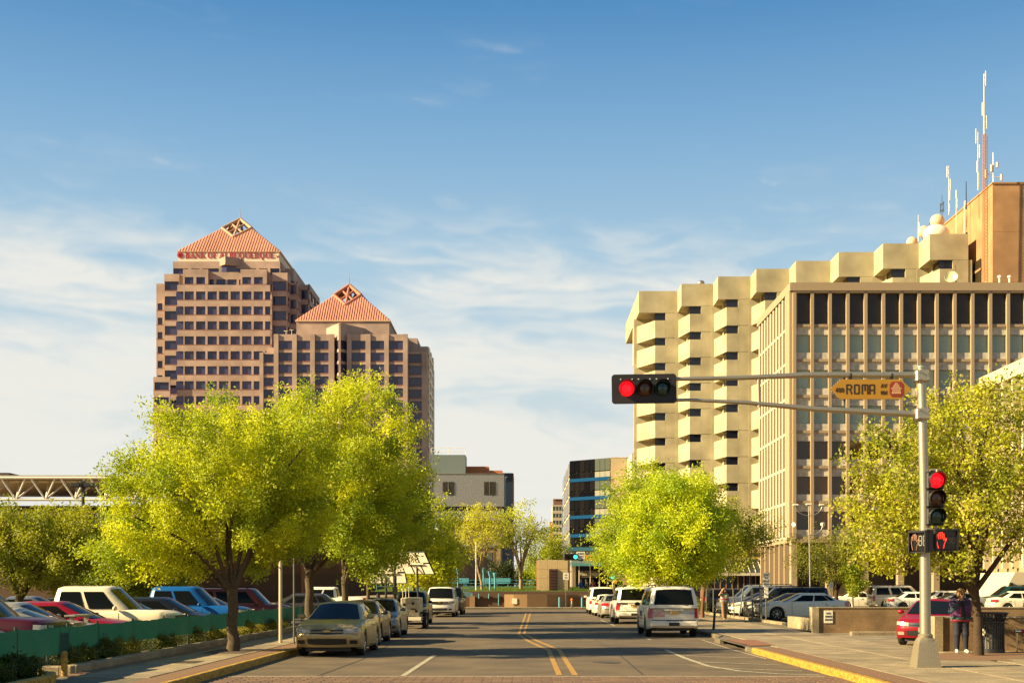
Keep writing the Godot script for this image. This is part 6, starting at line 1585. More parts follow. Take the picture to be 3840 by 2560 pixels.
	for k in 4:
		shrub(["dry tawny shrub left of the white four wheel drive", "dry tawny shrub behind the sapling in the right car park", "straw coloured bush under the small dark tree", "straw coloured shrub at the left end of the dry row"][k], Vector3(26.9 - k * 1.3, 0.12, -106.0 + k * 0.4), Vector3(1.0, 0.75, 0.8), 220, Color(0.16, 0.11, 0.04), Color(0.34, 0.25, 0.10), "dry shrubs before the columns")
	for k in 3:
		shrub(["round yellow green shrub below the far lime tree", "second round shrub below the far lime tree nearer the kerb", "bushy shrub by the right trunk of the lime trees"][k], Vector3(9.3 + k * 0.6, 0.15, -90.0 + k * 7.0), Vector3(0.8, 0.7, 0.8), 260, Color(0.12, 0.14, 0.01), Color(0.36, 0.34, 0.02))

# ---------------------------------------------------------------- the plaza beyond the cross street
func grass_at(x: float, d: float) -> Vector3:
	return Vector3(x, 1.53 + (d - 116.4) * 0.0219, -d)
func plaza() -> void:
	var wall := mat("plaza_wall", Color(0.36, 0.225, 0.12), 0.9, {"tex": texs.grain, "scale": 0.4})
	var dark := mat("plaza_brown", Color(0.12, 0.068, 0.042), 0.9, {"tex": texs.grain, "scale": 0.4})
	var blue := mat("turquoise_paint", Color(0.08, 0.29, 0.42), 0.5)
	sheet("plaza_ground", [[-17, 113.5], [16, 113.5], [16, 240], [-17, 240]], 1.0, concrete)
	sheet("ground", [[16, 135], [120, 135], [120, 260], [16, 260]], 0.1, mat("far_paving", Color(0.30, 0.24, 0.16), 0.9))
	var w := thing("plaza_wall", "long curved brown retaining wall beyond the cross street", "wall")
	var pw := MB.new()
	var line := [Vector2(-1.65, 112.6), Vector2(-0.8, 112.3), Vector2(0.4, 112.2), Vector2(2.2, 112.5), Vector2(3.8, 113.4), Vector2(5.0, 114.4), Vector2(8.5, 115.0), Vector2(11.0, 115.0)]
	var poly := PackedVector2Array()
	for p in line: poly.append(p)
	for i in range(line.size() - 1, -1, -1): poly.append(line[i] + Vector2(0, 0.4))
	pw.prism(poly, Vector3(0, 0.1, 0), Vector3.RIGHT, Vector3.FORWARD, Vector3(0, 1.18, 0))
	part("wall", pw.mesh(), wall, w)
	block("notice", Vector3(-0.95, 0.42, -112.42), Vector3(-0.5, 0.92, -112.2), mat("notice_white", Color(0.75, 0.70, 0.6), 0.6), w)
	var w2 := thing("plaza_planter", "dark brown stepped planter wall with blue uprights behind the parked truck", "wall")
	block("wall", Vector3(-12.0, 0.1, -113.2), Vector3(-1.66, 1.0, -112.9), dark, w2)
	block("cap", Vector3(-4.3, 0.95, -113.0), Vector3(-1.67, 1.1, -112.7), dark, w2)
	block("pier", Vector3(-4.78, 0.1, -113.0), Vector3(-4.3, 1.12, -112.6), wall, w2)
	block("wall", Vector3(-9.5, 1.05, -116.4), Vector3(6.5, 1.52, -116.0), dark, w2)
	for k in 3:
		var m := MB.new(); m.rod(Vector3(-3.94 + k * 0.89, 0.3 + 0.6 * float(k < 2), -112.65), Vector3(-3.94 + k * 0.89, 1.35, -112.65), 0.05, 0.05, 6); part("upright", m.mesh(), blue, w2)
	var lawn := mat("lawn", Color(0.10, 0.17, 0.014), 0.95, {"tex": texs.speck, "scale": 0.8, "detail": texs.blotch, "scale2": 0.1})
	var lm := MB.new(); lm.quad(Vector3(-14, 1.52, -116.4), Vector3(7, 1.52, -116.4), Vector3(7, 1.95, -136), Vector3(-14, 1.95, -136)); lm.box(Vector3(-14, 0.9, -136.2), Vector3(7, 1.95, -136.0))
	struct_("lawn", lm.mesh(), lawn)
	var gs := []; var gc := []
	for i in 9000:
		gs.append(Transform3D(rand_basis(rng.randf_range(0.6, 1.0)), grass_at(rng.randf_range(-13.8, 6.8), rng.randf_range(116.5, 134)))); gc.append(Color(0.08, 0.15, 0.01).lerp(Color(0.20, 0.26, 0.02), rng.randf()))
	var gr := scatter("grass", sprigs.small, gs, gc, leaf_m, self)
	tag(gr, "short bright grass on the raised plaza lawn", "grass", "", "stuff")
	# railings, benches, lamps in turquoise
	var r := thing("plaza_railing", "turquoise steel ramp railing left of the plaza planter", "railing")
	for k in 9:
		var m := MB.new(); m.rod(Vector3(-11.0 + k * 0.8, 0.9, -114.0), Vector3(-11.0 + k * 0.8, 2.1 - k * 0.09, -114.0), 0.035, 0.035, 6); part("post", m.mesh(), blue, r)
	for j in 4:
		var m := MB.new(); m.rod(Vector3(-11.0, 2.1 - j * 0.22, -114.0), Vector3(-4.6, 1.38 - j * 0.1, -114.0), 0.03, 0.03, 6); part("rail", m.mesh(), blue, r)
	r = thing("plaza_railing", "thin turquoise railing along the far edge of the lawn", "railing")
	for k in 17:
		var m := MB.new(); m.rod(Vector3(-16.0 + k * 1.2, 1.6, -137.0), Vector3(-16.0 + k * 1.2, 2.7, -137.0), 0.03, 0.03, 5); part("post", m.mesh(), blue, r)
	for j in 3:
		var m := MB.new(); m.rod(Vector3(-16.0, 2.7 - j * 0.35, -137.0), Vector3(3.2, 2.7 - j * 0.35, -137.0), 0.025, 0.025, 5); part("rail", m.mesh(), blue, r)
	var sr := thing("stair_rail", "sloping turquoise handrail crossing the lawn", "railing")
	var sm := MB.new(); sm.rod(Vector3(-6.0, 1.5, -117.2), Vector3(-3.4, 2.25, -121.0), 0.05, 0.05, 6); sm.rod(Vector3(-3.4, 2.25, -121.0), Vector3(-1.5, 2.3, -121.0), 0.05, 0.05, 6)
	part("rail", sm.mesh(), blue, sr)
	var px := [[1717.0, 2130.0, 128.0], [1813.0, 2128.0, 132.0], [1837.5, 2140.0, 119.0], [1856.0, 2146.0, 121.0]]
	var pn := ["leftmost turquoise plaza lamp behind the yellow green tree", "turquoise plaza lamp right of the half bare tree", "taller turquoise plaza lamp in the near pair", "shorter turquoise plaza lamp in the near pair"]
	for k in 4:
		var q = px[k]
		var p := thing("plaza_lamp", pn[k], "lamp post", Vector3(ux(q[0], q[2]), 1.6, -q[2]), 0.0, "turquoise plaza lamps")
		var h: float = vy(q[1], q[2]) - 1.6
		var m := MB.new(); m.rod(Vector3.ZERO, Vector3(0, h - 0.6, 0), 0.085, 0.085, 8); part("post", m.mesh(), blue, p)
		var c := MB.new(); c.lathe(Vector3(0, h - 0.62, 0), [[0.0, 0.0], [0.07, 0.0], [0.2, 0.45], [0.22, 0.58], [0.0, 0.62]], 12); part("lamp_head", c.mesh(), blue, p)
	for k in 3:
		var bn := thing("plaza_bench", ["turquoise bench left of the half bare tree", "turquoise bench between the plaza lamps", "turquoise bench at the left of the plaza behind the yellow tree"][k], "bench", Vector3([-7.4, -2.9, -11.2][k], 1.9, -135.0), 0.0, "turquoise plaza benches")
		part("seat", bevelled(Vector3(-1.6, 0.42, -0.25), Vector3(1.6, 0.5, 0.25), 0.02), blue, bn)
		part("backrest", bevelled(Vector3(-1.6, 0.55, -0.3), Vector3(1.6, 1.0, -0.22), 0.02), blue, bn)
		for x in [-1.3, 1.3]: block("leg", Vector3(x - 0.05, 0, -0.2), Vector3(x + 0.05, 0.42, 0.2), blue, bn)
	# monument
	var mo := thing("stone_monument", "square cream stone slab with a tall brown plaque on the plaza", "monument", Vector3(0, 0, 0))
	var d := 118.0
	var ms := mat("monument_stone", Color(0.62, 0.47, 0.27), 0.85, {"tex": texs.grain, "scale": 0.3})
	var xa := ux(2017, d); var xb := ux(2130, d); var yt := vy(2099, d)
	for r_ in 4:
		for c in 3:
			part("stone_panel", bevelled(Vector3(lerpf(xa, xb, c / 3.0) + 0.008, lerpf(1.0, yt, r_ / 4.0) + 0.008, -d - 0.5), Vector3(lerpf(xa, xb, (c + 1) / 3.0) - 0.008, lerpf(1.0, yt, (r_ + 1) / 4.0) - 0.008, -d), 0.012), ms, mo)
	block("core", Vector3(xa - 0.12, 0.9, -d - 0.9), Vector3(xb + 0.2, yt - 0.03, -d - 0.05), mat("monument_side", Color(0.42, 0.22, 0.11), 0.9), mo)
	var pq := mat("plaque_brown", Color(0.10, 0.038, 0.022), 0.6, {"tex": texs.brickgrain, "scale": 0.6})
	block("plaque", Vector3(ux(2059, d), 1.02, -d), Vector3(ux(2089, d), vy(2133, d), -d + 0.14), pq, mo)
	for k in 9: block("plaque_rib", Vector3(ux(2061, d), 1.2 + k * 0.28, -d + 0.14), Vector3(ux(2087, d), 1.36 + k * 0.28, -d + 0.2), pq, mo)
	# bollards on the far pavement
	for q in [[2098.0, "turquoise bollard left of the short hydrant before the plaza wall", blue, 0.82], [2183.0, "turquoise bollard right of the short hydrant before the plaza wall", blue, 0.82]]:
		var p := thing("bollard", q[1], "bollard", Vector3(ux(q[0], 110.2), 0.14, -110.2), 0.0, "turquoise bollards")
		var m := MB.new(); m.lathe(Vector3.ZERO, [[0.09, 0.0], [0.09, 0.84], [0.06, 0.89], [0.0, 0.9]], 14); part("post", m.mesh(), q[2], p)
	var hy := thing("hydrant_post", "cream marker post with orange top between the turquoise bollards", "post", Vector3(ux(2145, 110.6), 0.14, -110.6))
	var hm := MB.new(); hm.rod(Vector3.ZERO, Vector3(0, 0.6, 0), 0.09, 0.08, 9); part("post", hm.mesh(), stucco_cream, hy)
	var ht := MB.new(); ht.lathe(Vector3(0, 0.6, 0), [[0.12, 0.0], [0.13, 0.1], [0.07, 0.2], [0.0, 0.22]], 10); part("cap", ht.mesh(), mat("orange_paint", Color(0.5, 0.13, 0.03), 0.5), hy)
	# low plaza building behind the trees
	var b := thing("plaza_building", "low tan building with dark ground windows behind the plaza trees", "building")
	var tw := mat("plaza_tan", Color(0.34, 0.225, 0.14), 0.9, {"tex": texs.stain, "scale": 0.08})
	block("wall", Vector3(ux(1600, 180), 0, -200), Vector3(ux(1850, 180), vy(2045, 180), -180), tw, b)
	block("cornice", Vector3(ux(1600, 180), vy(2052, 180), -200), Vector3(ux(1850, 180) + 0.2, vy(2044, 180), -179.8), mats.grey_concrete, b)
	for k in 6: block("window", Vector3(ux(1625 + k * 36, 180), vy(2192, 180), -180), Vector3(ux(1653 + k * 36, 180), vy(2172, 180), -179.95), glass_dark, b)
	block("dark_upper_wall", Vector3(ux(1600, 190), vy(2045, 190), -206), Vector3(ux(1900, 190), vy(1990, 190), -190), mat("upper_brown", Color(0.22, 0.17, 0.12), 0.9), b)
	for k in 4: block("window", Vector3(ux(1650 + k * 55, 180), vy(2110, 180), -180), Vector3(ux(1680 + k * 55, 180), vy(2070, 180), -179.96), mats.grey_pane, b)
	var pg := thing("pergola", "white steel pergola frame behind the plaza lamps", "pergola")
	for x in [1840.0, 1880.0, 1905.0, 1950.0]:
		var m := MB.new(); m.rod(Vector3(ux(x, 150), 1.0, -150), Vector3(ux(x, 150), vy(2133, 150), -150), 0.07, 0.07, 6); part("post", m.mesh(), white_metal, pg)
	for y in [2133.0, 2141.0]:
		var m := MB.new(); m.rod(Vector3(ux(1838, 150), vy(y, 150), -150), Vector3(ux(1952, 150), vy(y, 150), -150), 0.07, 0.07, 6); part("beam", m.mesh(), white_metal, pg)
	var fp := thing("flag_pole", "white flag pole rising through the half bare tree", "pole", Vector3(ux(1785, 118.5), 1.0, -118.5))
	var fm := MB.new(); fm.rod(Vector3.ZERO, Vector3(0, 5.2, 0), 0.06, 0.04, 7); part("pole", fm.mesh(), white_metal, fp)

# ---------------------------------------------------------------- street furniture and low walls
func post_sign(called: String, label: String, at: Vector3, h: float, board: Vector2, lines: Array, o := {}) -> Node3D:
	var t := thing(called, label, "sign", at, o.get("turn", 0.0))
	var m := MB.new(); m.rod(Vector3.ZERO, Vector3(0, h, 0), o.get("r", 0.03), o.get("r", 0.03), 8)
	part("post", m.mesh(), o.get("post", galv), t)
	if board.x > 0.0:
		var bm: Material = o.get("mat", mat("sign_white", Color(0.72, 0.68, 0.60), 0.5))
		part("board", bevelled(Vector3(-board.x / 2, h - board.y - 0.02, 0.035), Vector3(board.x / 2, h - 0.02, 0.05), 0.006), bm, t)
		var n := lines.size()
		for i in n:
			lettering(lines[i], board.y / (n + 1.2) * 0.55, board.x * clampf(0.13 * lines[i].length(), 0.3, 0.82), o.get("ink", mat("sign_ink", Color(0.03, 0.035, 0.06), 0.6)), t, Vector3(0, h - 0.02 - board.y * (i + 0.8) / (n + 0.6), 0.0535))
	return t
func street_things() -> void:
	# black car park lamp
	var t := thing("lamp_post", "tall black car park lamp post with a flat double head at far left", "lamp post", Vector3(ux(310, 60), 0.03, -60))
	var m := MB.new(); m.rod(Vector3.ZERO, Vector3(0, 6.9, 0), 0.1, 0.08, 4); part("pole", m.mesh(), black_metal, t)
	for s in [-1.0, 1.0]: part("lamp_head", bevelled(Vector3(-0.56 if s < 0 else 0.1, 6.66, -0.2), Vector3(-0.1 if s < 0 else 0.56, 6.86, 0.2), 0.03), black_metal, t)
	part("bracket", bevelled(Vector3(-0.12, 6.82, -0.08), Vector3(0.12, 6.96, 0.08), 0.02), black_metal, t)
	t = thing("flag_pole", "thin cream pole behind the black lamp post in the left car park", "pole", Vector3(ux(378, 72), 0.03, -72))
	m = MB.new(); m.rod(Vector3.ZERO, Vector3(0, 6.6, 0), 0.09, 0.06, 7); part("pole", m.mesh(), white_metal, t)
	# sign posts on the left pavement
	post_sign("sign_post", "pale square post in front of the planter, left of the gold sedan", Vector3(-7.6, 0.15, -39.3), 2.6, Vector2(0.0, 0), [], {"r": 0.055, "post": mat("pale_post", Color(0.50, 0.43, 0.32), 0.6)})
	t = post_sign("sign_post", "slim dark sign post beside the nose of the gold sedan", Vector3(-7.05, 0.15, -38.6), 2.75, Vector2(0.0, 0), [], {"r": 0.028, "post": mat("dark_post", Color(0.10, 0.10, 0.08), 0.5)})
	post_sign("sign_post", "slim grey post between the solar trailer and the grey hatchback", Vector3(ux(1299, 57), 0.15, -57), 2.3, Vector2(0, 0), [], {"r": 0.03})
	t = thing("bollard", "short yellow post behind the yellow kerb at the lower left corner", "bollard", Vector3(-8.95, 0.24, -24.45))
	m = MB.new(); m.lathe(Vector3.ZERO, [[0.062, -0.1], [0.062, 0.36], [0.04, 0.40], [0.0, 0.41]], 12); part("post", m.mesh(), curb_yellow, t)
	t = thing("hydrant", "yellow hydrant among the left trees behind the screen fence", "hydrant", Vector3(ux(1127, 90), 0.3, -90.0))
	m = MB.new(); m.lathe(Vector3.ZERO, [[0.15, 0.0], [0.15, 0.05], [0.1, 0.08], [0.1, 0.5], [0.13, 0.52], [0.12, 0.62], [0.05, 0.72], [0.0, 0.74]], 12); m.rod(Vector3(-0.17, 0.42, 0), Vector3(0.17, 0.42, 0), 0.055, 0.055, 8); part("barrel", m.mesh(), mat("hydrant_yellow", Color(0.62, 0.36, 0.02), 0.5), t)
	# right: bollard, signs, railings of the car park
	t = thing("bollard", "leaning black bollard on the right pavement behind the nearest police vehicle", "bollard", Vector3(7.85, 0.15, -51.5))
	m = MB.new(); m.lathe(Vector3.ZERO, [[0.075, 0.0], [0.055, 0.06], [0.05, 0.68], [0.065, 0.70], [0.06, 0.76], [0.0, 0.80]], 10); part("post", m.mesh(), black_metal, t); t.rotation.z = -0.07
	t = post_sign("parking_sign", "tall white parking sign with a small plate below, beside the long silver sedan", Vector3(ux(2874, 62.3), 0.15, -62.3), 2.5, Vector2(0.33, 0.70), ["SHERIFF", "DEPT", "MARKED", "UNITS ONLY"], {"post": mats.dark_post})
	part("lower_board", bevelled(Vector3(-0.1, 1.22, 0.035), Vector3(0.1, 1.75, 0.05), 0.006), mats.sign_white, t)
	post_sign("sign_post", "slim dark post without a sign just behind the tall white parking sign", Vector3(12.35, 0.15, -65.2), 1.95, Vector2(0, 0), [], {"post": mats.dark_post})
	t = thing("car_park_railing", "dark iron posts with a top rail along the right car park edge", "railing")
	var ps := [[2650.0, 81.5, 0.0], [2676.0, 79.0, 0.0], [2754.0, 72.0, 0.06], [2773.0, 70.8, -0.22], [2822.0, 66.5, 0.0], [2856.0, 64.0, 0.0]]
	for i in ps.size():
		var q = ps[i]
		m = MB.new(); var x := 12.0
		m.rod(Vector3(x, 0.25, -(x * FOC / (q[0] - 1960.0))), Vector3(x - q[2], 1.83, -(x * FOC / (q[0] - 1960.0))), 0.04, 0.04, 6)
		part("post", m.mesh(), mats.dark_post, t)
		if i >= 4: block("plate", Vector3(x - 0.09, 1.25, -(x * FOC / (q[0] - 1960.0)) + 0.05), Vector3(x + 0.04, 1.8, -(x * FOC / (q[0] - 1960.0)) + 0.07), galv, t)
	m = MB.new(); m.rod(Vector3(12, 1.86, -(12 * FOC / 690.0)), Vector3(12, 1.86, -92), 0.03, 0.03, 6); m.rod(Vector3(12, 1.0, -(12 * FOC / 690.0)), Vector3(12, 1.0, -92), 0.02, 0.02, 6); part("rail", m.mesh(), mats.dark_post, t)
	# retaining walls round the driveway
	var rw := mat("retaining_wall", Color(0.40, 0.255, 0.135), 0.9, {"tex": texs.grain, "scale": 0.5, "detail": texs.blotch, "scale2": 0.16})
	var rl := mat("wall_sunlit", Color(0.56, 0.46, 0.31), 0.85, {"tex": texs.grain, "scale": 0.5, "detail": texs.blotch, "scale2": 0.16})  # sunlight on wall tops and left ends put into this paler colour
	t = thing("retaining_wall", "long brown retaining wall with a small sign behind the driveway", "wall")
	block("wall", Vector3(11.95, -0.05, -50.9), Vector3(40, 1.06, -50.55), rw, t)
	block("cap", Vector3(11.93, 1.06, -50.93), Vector3(40, 1.1, -50.52), rl, t)
	block("pier", Vector3(11.68, 0.05, -51.0), Vector3(11.95, 1.09, -50.5), rl, t)
	part("notice_board", bevelled(Vector3(ux(3092, 50.5), vy(2336, 50.5), -50.54), Vector3(ux(3125, 50.5), vy(2289, 50.5), -50.52), 0.006), mats.sign_white, t)
	var q3 := ["AREA", "COMMANDER", "NORTH WEST"]
	for i in 3: lettering(q3[i], 0.075, [0.2, 0.28, 0.3][i], mats.sign_ink, t, Vector3(ux(3108.5, 50.5), vy(2299 + i * 12.0, 50.5), -50.515))
	t = thing("low_wall", "low pale wall stub between the pavement and the long silver sedan", "wall")
	block("wall", Vector3(11.72, 0.05, -55.4), Vector3(12.0, 0.62, -51.0), rl, t)
	t = thing("retaining_wall", "short tan wall behind the woman and the litter bin", "wall")
	block("wall", Vector3(11.4, 0.05, -34.4), Vector3(24, 1.06, -34.0), rw, t)
	block("cap", Vector3(11.4, 1.06, -34.42), Vector3(24, 1.1, -33.98), rl, t)
	block("pier", Vector3(11.17, 0.05, -34.45), Vector3(11.4, 1.1, -33.95), rl, t)
	t = thing("pipe_fitting", "chrome pipe outlet with red cap on the short tan wall", "pipe outlet", Vector3(ux(3815, 33.9), vy(2366, 33.9), -33.75))
	m = MB.new(); m.rod(Vector3(-0.12, 0, 0), Vector3(0.05, 0, 0), 0.05, 0.05, 10); m.rod(Vector3(0, 0, 0.02), Vector3(0, 0, -0.3), 0.04, 0.04, 9); m.rod(Vector3(-0.06, -0.02, 0), Vector3(-0.06, -0.62, 0), 0.03, 0.03, 8); part("outlet", m.mesh(), chrome, t)
	m = MB.new(); m.rod(Vector3(0.05, 0, 0), Vector3(0.15, 0, 0), 0.062, 0.055, 10); part("cap", m.mesh(), mat("cap_red", Color(0.30, 0.01, 0.02), 0.4), t)
	# litter bin: vertical slats that flare at the top
	t = thing("litter_bin", "black slatted litter bin with flared rim right of the tree trunk", "litter bin", Vector3(12.45, 0.15, -33.25))
	for k in 30:
		var a := TAU * k / 30
		var dir := Vector3(cos(a), 0, sin(a))
		var s := MB.new()
		var prof := [[0.315, 0.06], [0.315, 0.75], [0.325, 0.86], [0.36, 0.97], [0.42, 1.06]]
		for i in prof.size() - 1:
			var p0: Vector3 = dir * prof[i][0] + Vector3(0, prof[i][1], 0); var p1: Vector3 = dir * prof[i + 1][0] + Vector3(0, prof[i + 1][1], 0)
			var sd := dir.cross(Vector3.UP) * 0.02
			var th := dir * 0.01
			s.quad(p0 + sd + th, p0 - sd + th, p1 - sd + th, p1 + sd + th); s.quad(p0 - sd - th, p0 + sd - th, p1 + sd - th, p1 - sd - th)
			s.quad(p0 - sd + th, p0 - sd - th, p1 - sd - th, p1 - sd + th); s.quad(p0 + sd - th, p0 + sd + th, p1 + sd + th, p1 + sd - th)
		part("slat", s.mesh(), black_metal, t)
	m = MB.new(); m.lathe(Vector3.ZERO, [[0.30, 0.0], [0.335, 0.01], [0.335, 0.11], [0.30, 0.12]], 30); part("base_ring", m.mesh(), black_metal, t)
	m = MB.new(); m.lathe(Vector3.ZERO, [[0.32, 0.79], [0.335, 0.80], [0.335, 0.83], [0.30, 0.84]], 30); m.lathe(Vector3.ZERO, [[0.41, 1.04], [0.435, 1.05], [0.435, 1.075], [0.40, 1.08]], 30); part("rim", m.mesh(), black_metal, t)
	m = MB.new(); m.lathe(Vector3.ZERO, [[0.0, 0.05], [0.25, 0.05], [0.265, 0.8], [0.25, 0.8], [0.24, 0.1]], 24); part("liner", m.mesh(), mat("liner_grey", Color(0.22, 0.20, 0.17), 0.6), t)
	m = MB.new(); m.lathe(Vector3(-0.29, 0.56, 0.16), [[0.1, 0.0], [0.1, 0.02], [0.085, 0.03], [0.0, 0.03]], 18, Vector3(-0.88, 0, 0.48)); part("emblem", m.mesh(), white_metal, t)
	# twin flood light post in the right car park
	t = thing("flood_light_post", "slim white post with two tiers of curved floodlight arms in the car park", "lamp post", Vector3(ux(3034, 85), 0.12, -85))
	var H: float = vy(1892, 85) - 0.12
	m = MB.new(); m.rod(Vector3(0.12, 0, 0), Vector3(0, H, 0), 0.065, 0.045, 8); part("pole", m.mesh(), galv, t)
	for tier in [[-2.1, 0.95, 0.75], [-0.75, 0.9, 0.7]]:
		for s in [-1.0, 1.0]:
			var pp := PackedVector3Array(); var pr := PackedFloat32Array()
			for i in 7:
				var f := i / 6.0
				pp.append(Vector3(s * (0.0 + tier[1] * sin(f * PI / 2)), H + tier[0] + tier[2] * (1 - cos(f * PI / 2)), 0)); pr.append(0.028)
			m = MB.new(); m.tube(pp, pr, 7); part("arm", m.mesh(), galv, t)
			m = MB.new()
			if tier[0] < -1.0: m.lathe(pp[6] + Vector3(0, 0.02, -0.1), [[0.0, -0.14], [0.09, -0.1], [0.14, 0.04], [0.16, 0.1], [0.13, 0.11], [0.0, 0.12]], 12, Vector3(s * 0.7, -0.2, 0.7))
			else: m.bevel_box(pp[6] + Vector3(-0.2, -0.02, -0.12), pp[6] + Vector3(0.2, 0.09, 0.12), 0.03)
			part("lamp_head", m.mesh(), white_metal, t)
	part("lamp_head", bevelled(Vector3(-0.2, H - 0.03, -0.12), Vector3(0.2, H + 0.08, 0.12), 0.03), white_metal, t)
	# plates far off
	post_sign("street_sign", "small white notice on a thin post before the plaza wall", Vector3(ux(2125, 108), 0.1, -109.7), 3.1, Vector2(0.5, 0.62), ["ONE", "HOUR"], {"post": mats.dark_post})
	post_sign("street_sign", "leftmost pinkish sign back under the lime trees", Vector3(ux(2352, 92), 0.15, -92), 2.7, Vector2(0.6, 0.75), [], {"mat": mat("pink_sign", Color(0.42, 0.24, 0.15), 0.6), "post": mats.dark_post})
	post_sign("street_sign", "middle one of three pinkish sign backs under the lime trees", Vector3(ux(2403, 84), 0.15, -84), 3.0, Vector2(0.62, 0.62), [], {"mat": mats.pink_sign, "post": mats.dark_post})
	post_sign("street_sign", "rightmost pinkish sign back under the lime trees", Vector3(ux(2463, 84), 0.15, -83), 3.0, Vector2(0.62, 0.62), [], {"mat": mats.pink_sign, "post": mats.dark_post})
	post_sign("street_sign", "narrow white sign on a pale post by the small dark tree", Vector3(ux(3118, 92), 0.12, -92), 2.2, Vector2(0.22, 0.5), ["NO", "P"], {"post": white_metal})
	t = thing("marker_post", "yellow marker post right of the signal pole behind the driveway", "post", Vector3(ux(3489, 70), 0.1, -70.0))
	m = MB.new(); m.rod(Vector3.ZERO, Vector3(0, 3.0, 0), 0.055, 0.055, 8); part("post", m.mesh(), mats.hydrant_yellow, t)

# ---------------------------------------------------------------- traffic signals
func lens_m(c: String) -> Material:
	match c:
		"red": return mat("lens_red_lit", Color(0.5, 0.01, 0.01), 0.3, {"emit": Color(1.0, 0.004, 0.012), "energy": 1.15 / EXPOSURE * 1.2})
		"green": return mat("lens_green_lit", Color(0.02, 0.5, 0.25), 0.3, {"emit": Color(0.06, 1.0, 0.45), "energy": 0.9})
		"amber_off": return mat("lens_amber", Color(0.16, 0.05, 0.006), 0.18, {"tex": noise_tex("lens_grain", 0.3, 0.35, 1.0, 2), "scale": 6.0, "world": false})
		"green_off": return mat("lens_green", Color(0.018, 0.085, 0.07), 0.12, {"tex": noise_tex("lens_grain", 0.3, 0.35, 1.0, 2), "scale": 6.0, "world": false})
	return mat("lens_red", Color(0.12, 0.008, 0.006), 0.15)
func lens(t: Node3D, c: Vector3, r: float, colour: String, fwd := Vector3.BACK) -> void:
	var m := MB.new(); m.lathe(c, [[r, 0.0], [r * 0.92, 0.025], [r * 0.6, 0.05], [0.0, 0.062]], 24, fwd)
	part("lens", m.mesh(), lens_m(colour), t)
	if colour in ["red", "green"]:
		var l := OmniLight3D.new(); l.name = "lens_light"; l.light_color = Color(1, 0.05, 0.04) if colour == "red" else Color(0.1, 1, 0.5)
		l.light_energy = 0.02; l.light_size = r; l.omni_range = 60.0; l.omni_attenuation = 2.0; l.shadow_enabled = true
		l.position = c + fwd * 0.12; t.add_child(l, true)
	# visor: a tunnel open below
	var v := MB.new()
	var side := fwd.cross(Vector3.UP).normalized(); var up := Vector3.UP
	var n := 18
	for i in n:
		var a := lerpf(-0.22 * PI, 1.22 * PI, float(i) / n); var b := lerpf(-0.22 * PI, 1.22 * PI, float(i + 1) / n)
		var da := side * cos(a) + up * sin(a); var db := side * cos(b) + up * sin(b)
		var la := 0.1 + 0.12 * (0.5 + 0.5 * sin(a)); var lb := 0.1 + 0.12 * (0.5 + 0.5 * sin(b))
		var R := r * 1.07; var q := r * 1.03
		v.quad(c + da * R, c + db * R, c + db * R + fwd * lb, c + da * R + fwd * la) 
		v.quad(c + db * q, c + da * q, c + da * q + fwd * la, c + db * q + fwd * lb)
		v.quad(c + da * R + fwd * la, c + db * R + fwd * lb, c + db * q + fwd * lb, c + da * q + fwd * la)
	part("visor", v.mesh(), mat("signal_black", Color(0.010, 0.009, 0.010), 0.45), t)

func hand_icon(parent: Node3D, at: Vector3, h: float, mt: Material, basis := Basis()) -> void:
	# an open raised palm in outline: bars of light
	var m := MB.new()
	var p := [Vector2(-0.16, -0.5), Vector2(-0.22, -0.28), Vector2(-0.27, -0.02), Vector2(-0.25, 0.30), Vector2(-0.17, 0.32), Vector2(-0.15, 0.06), Vector2(-0.13, 0.42), Vector2(-0.05, 0.43), Vector2(-0.03, 0.08), Vector2(-0.01, 0.46), Vector2(0.07, 0.45), Vector2(0.07, 0.08), Vector2(0.10, 0.38), Vector2(0.17, 0.36), Vector2(0.16, -0.02), Vector2(0.27, 0.12), Vector2(0.32, 0.06), Vector2(0.19, -0.24), Vector2(0.13, -0.5)]
	for i in p.size() - 1:
		m.rod(Vector3(p[i].x, p[i].y, 0) * h, Vector3(p[i + 1].x, p[i + 1].y, 0) * h, 0.026 * h, 0.026 * h, 5)
	var o := part("hand_signal", m.mesh(), mt, parent)
	o.transform = Transform3D(basis, at)
func digits(parent: Node3D, at: Vector3, h: float, mt: Material, basis := Basis()) -> void:
	var m := MB.new()
	for k in 2:
		var c := Vector3((k - 0.5) * h * 0.62, 0, 0)
		for y in [-0.5, 0.0, 0.5]: m.cbox(c + Vector3(0, y * h, 0), Vector3(0.4, 0.09, 0.03) * h)
		for x in [-0.2, 0.2]:
			for y in [-0.25, 0.25]: m.cbox(c + Vector3(x * h, y * h, 0), Vector3(0.09, 0.4, 0.03) * h)
	var o := part("countdown_digits", m.mesh(), mt, parent)
	o.transform = Transform3D(basis, at)

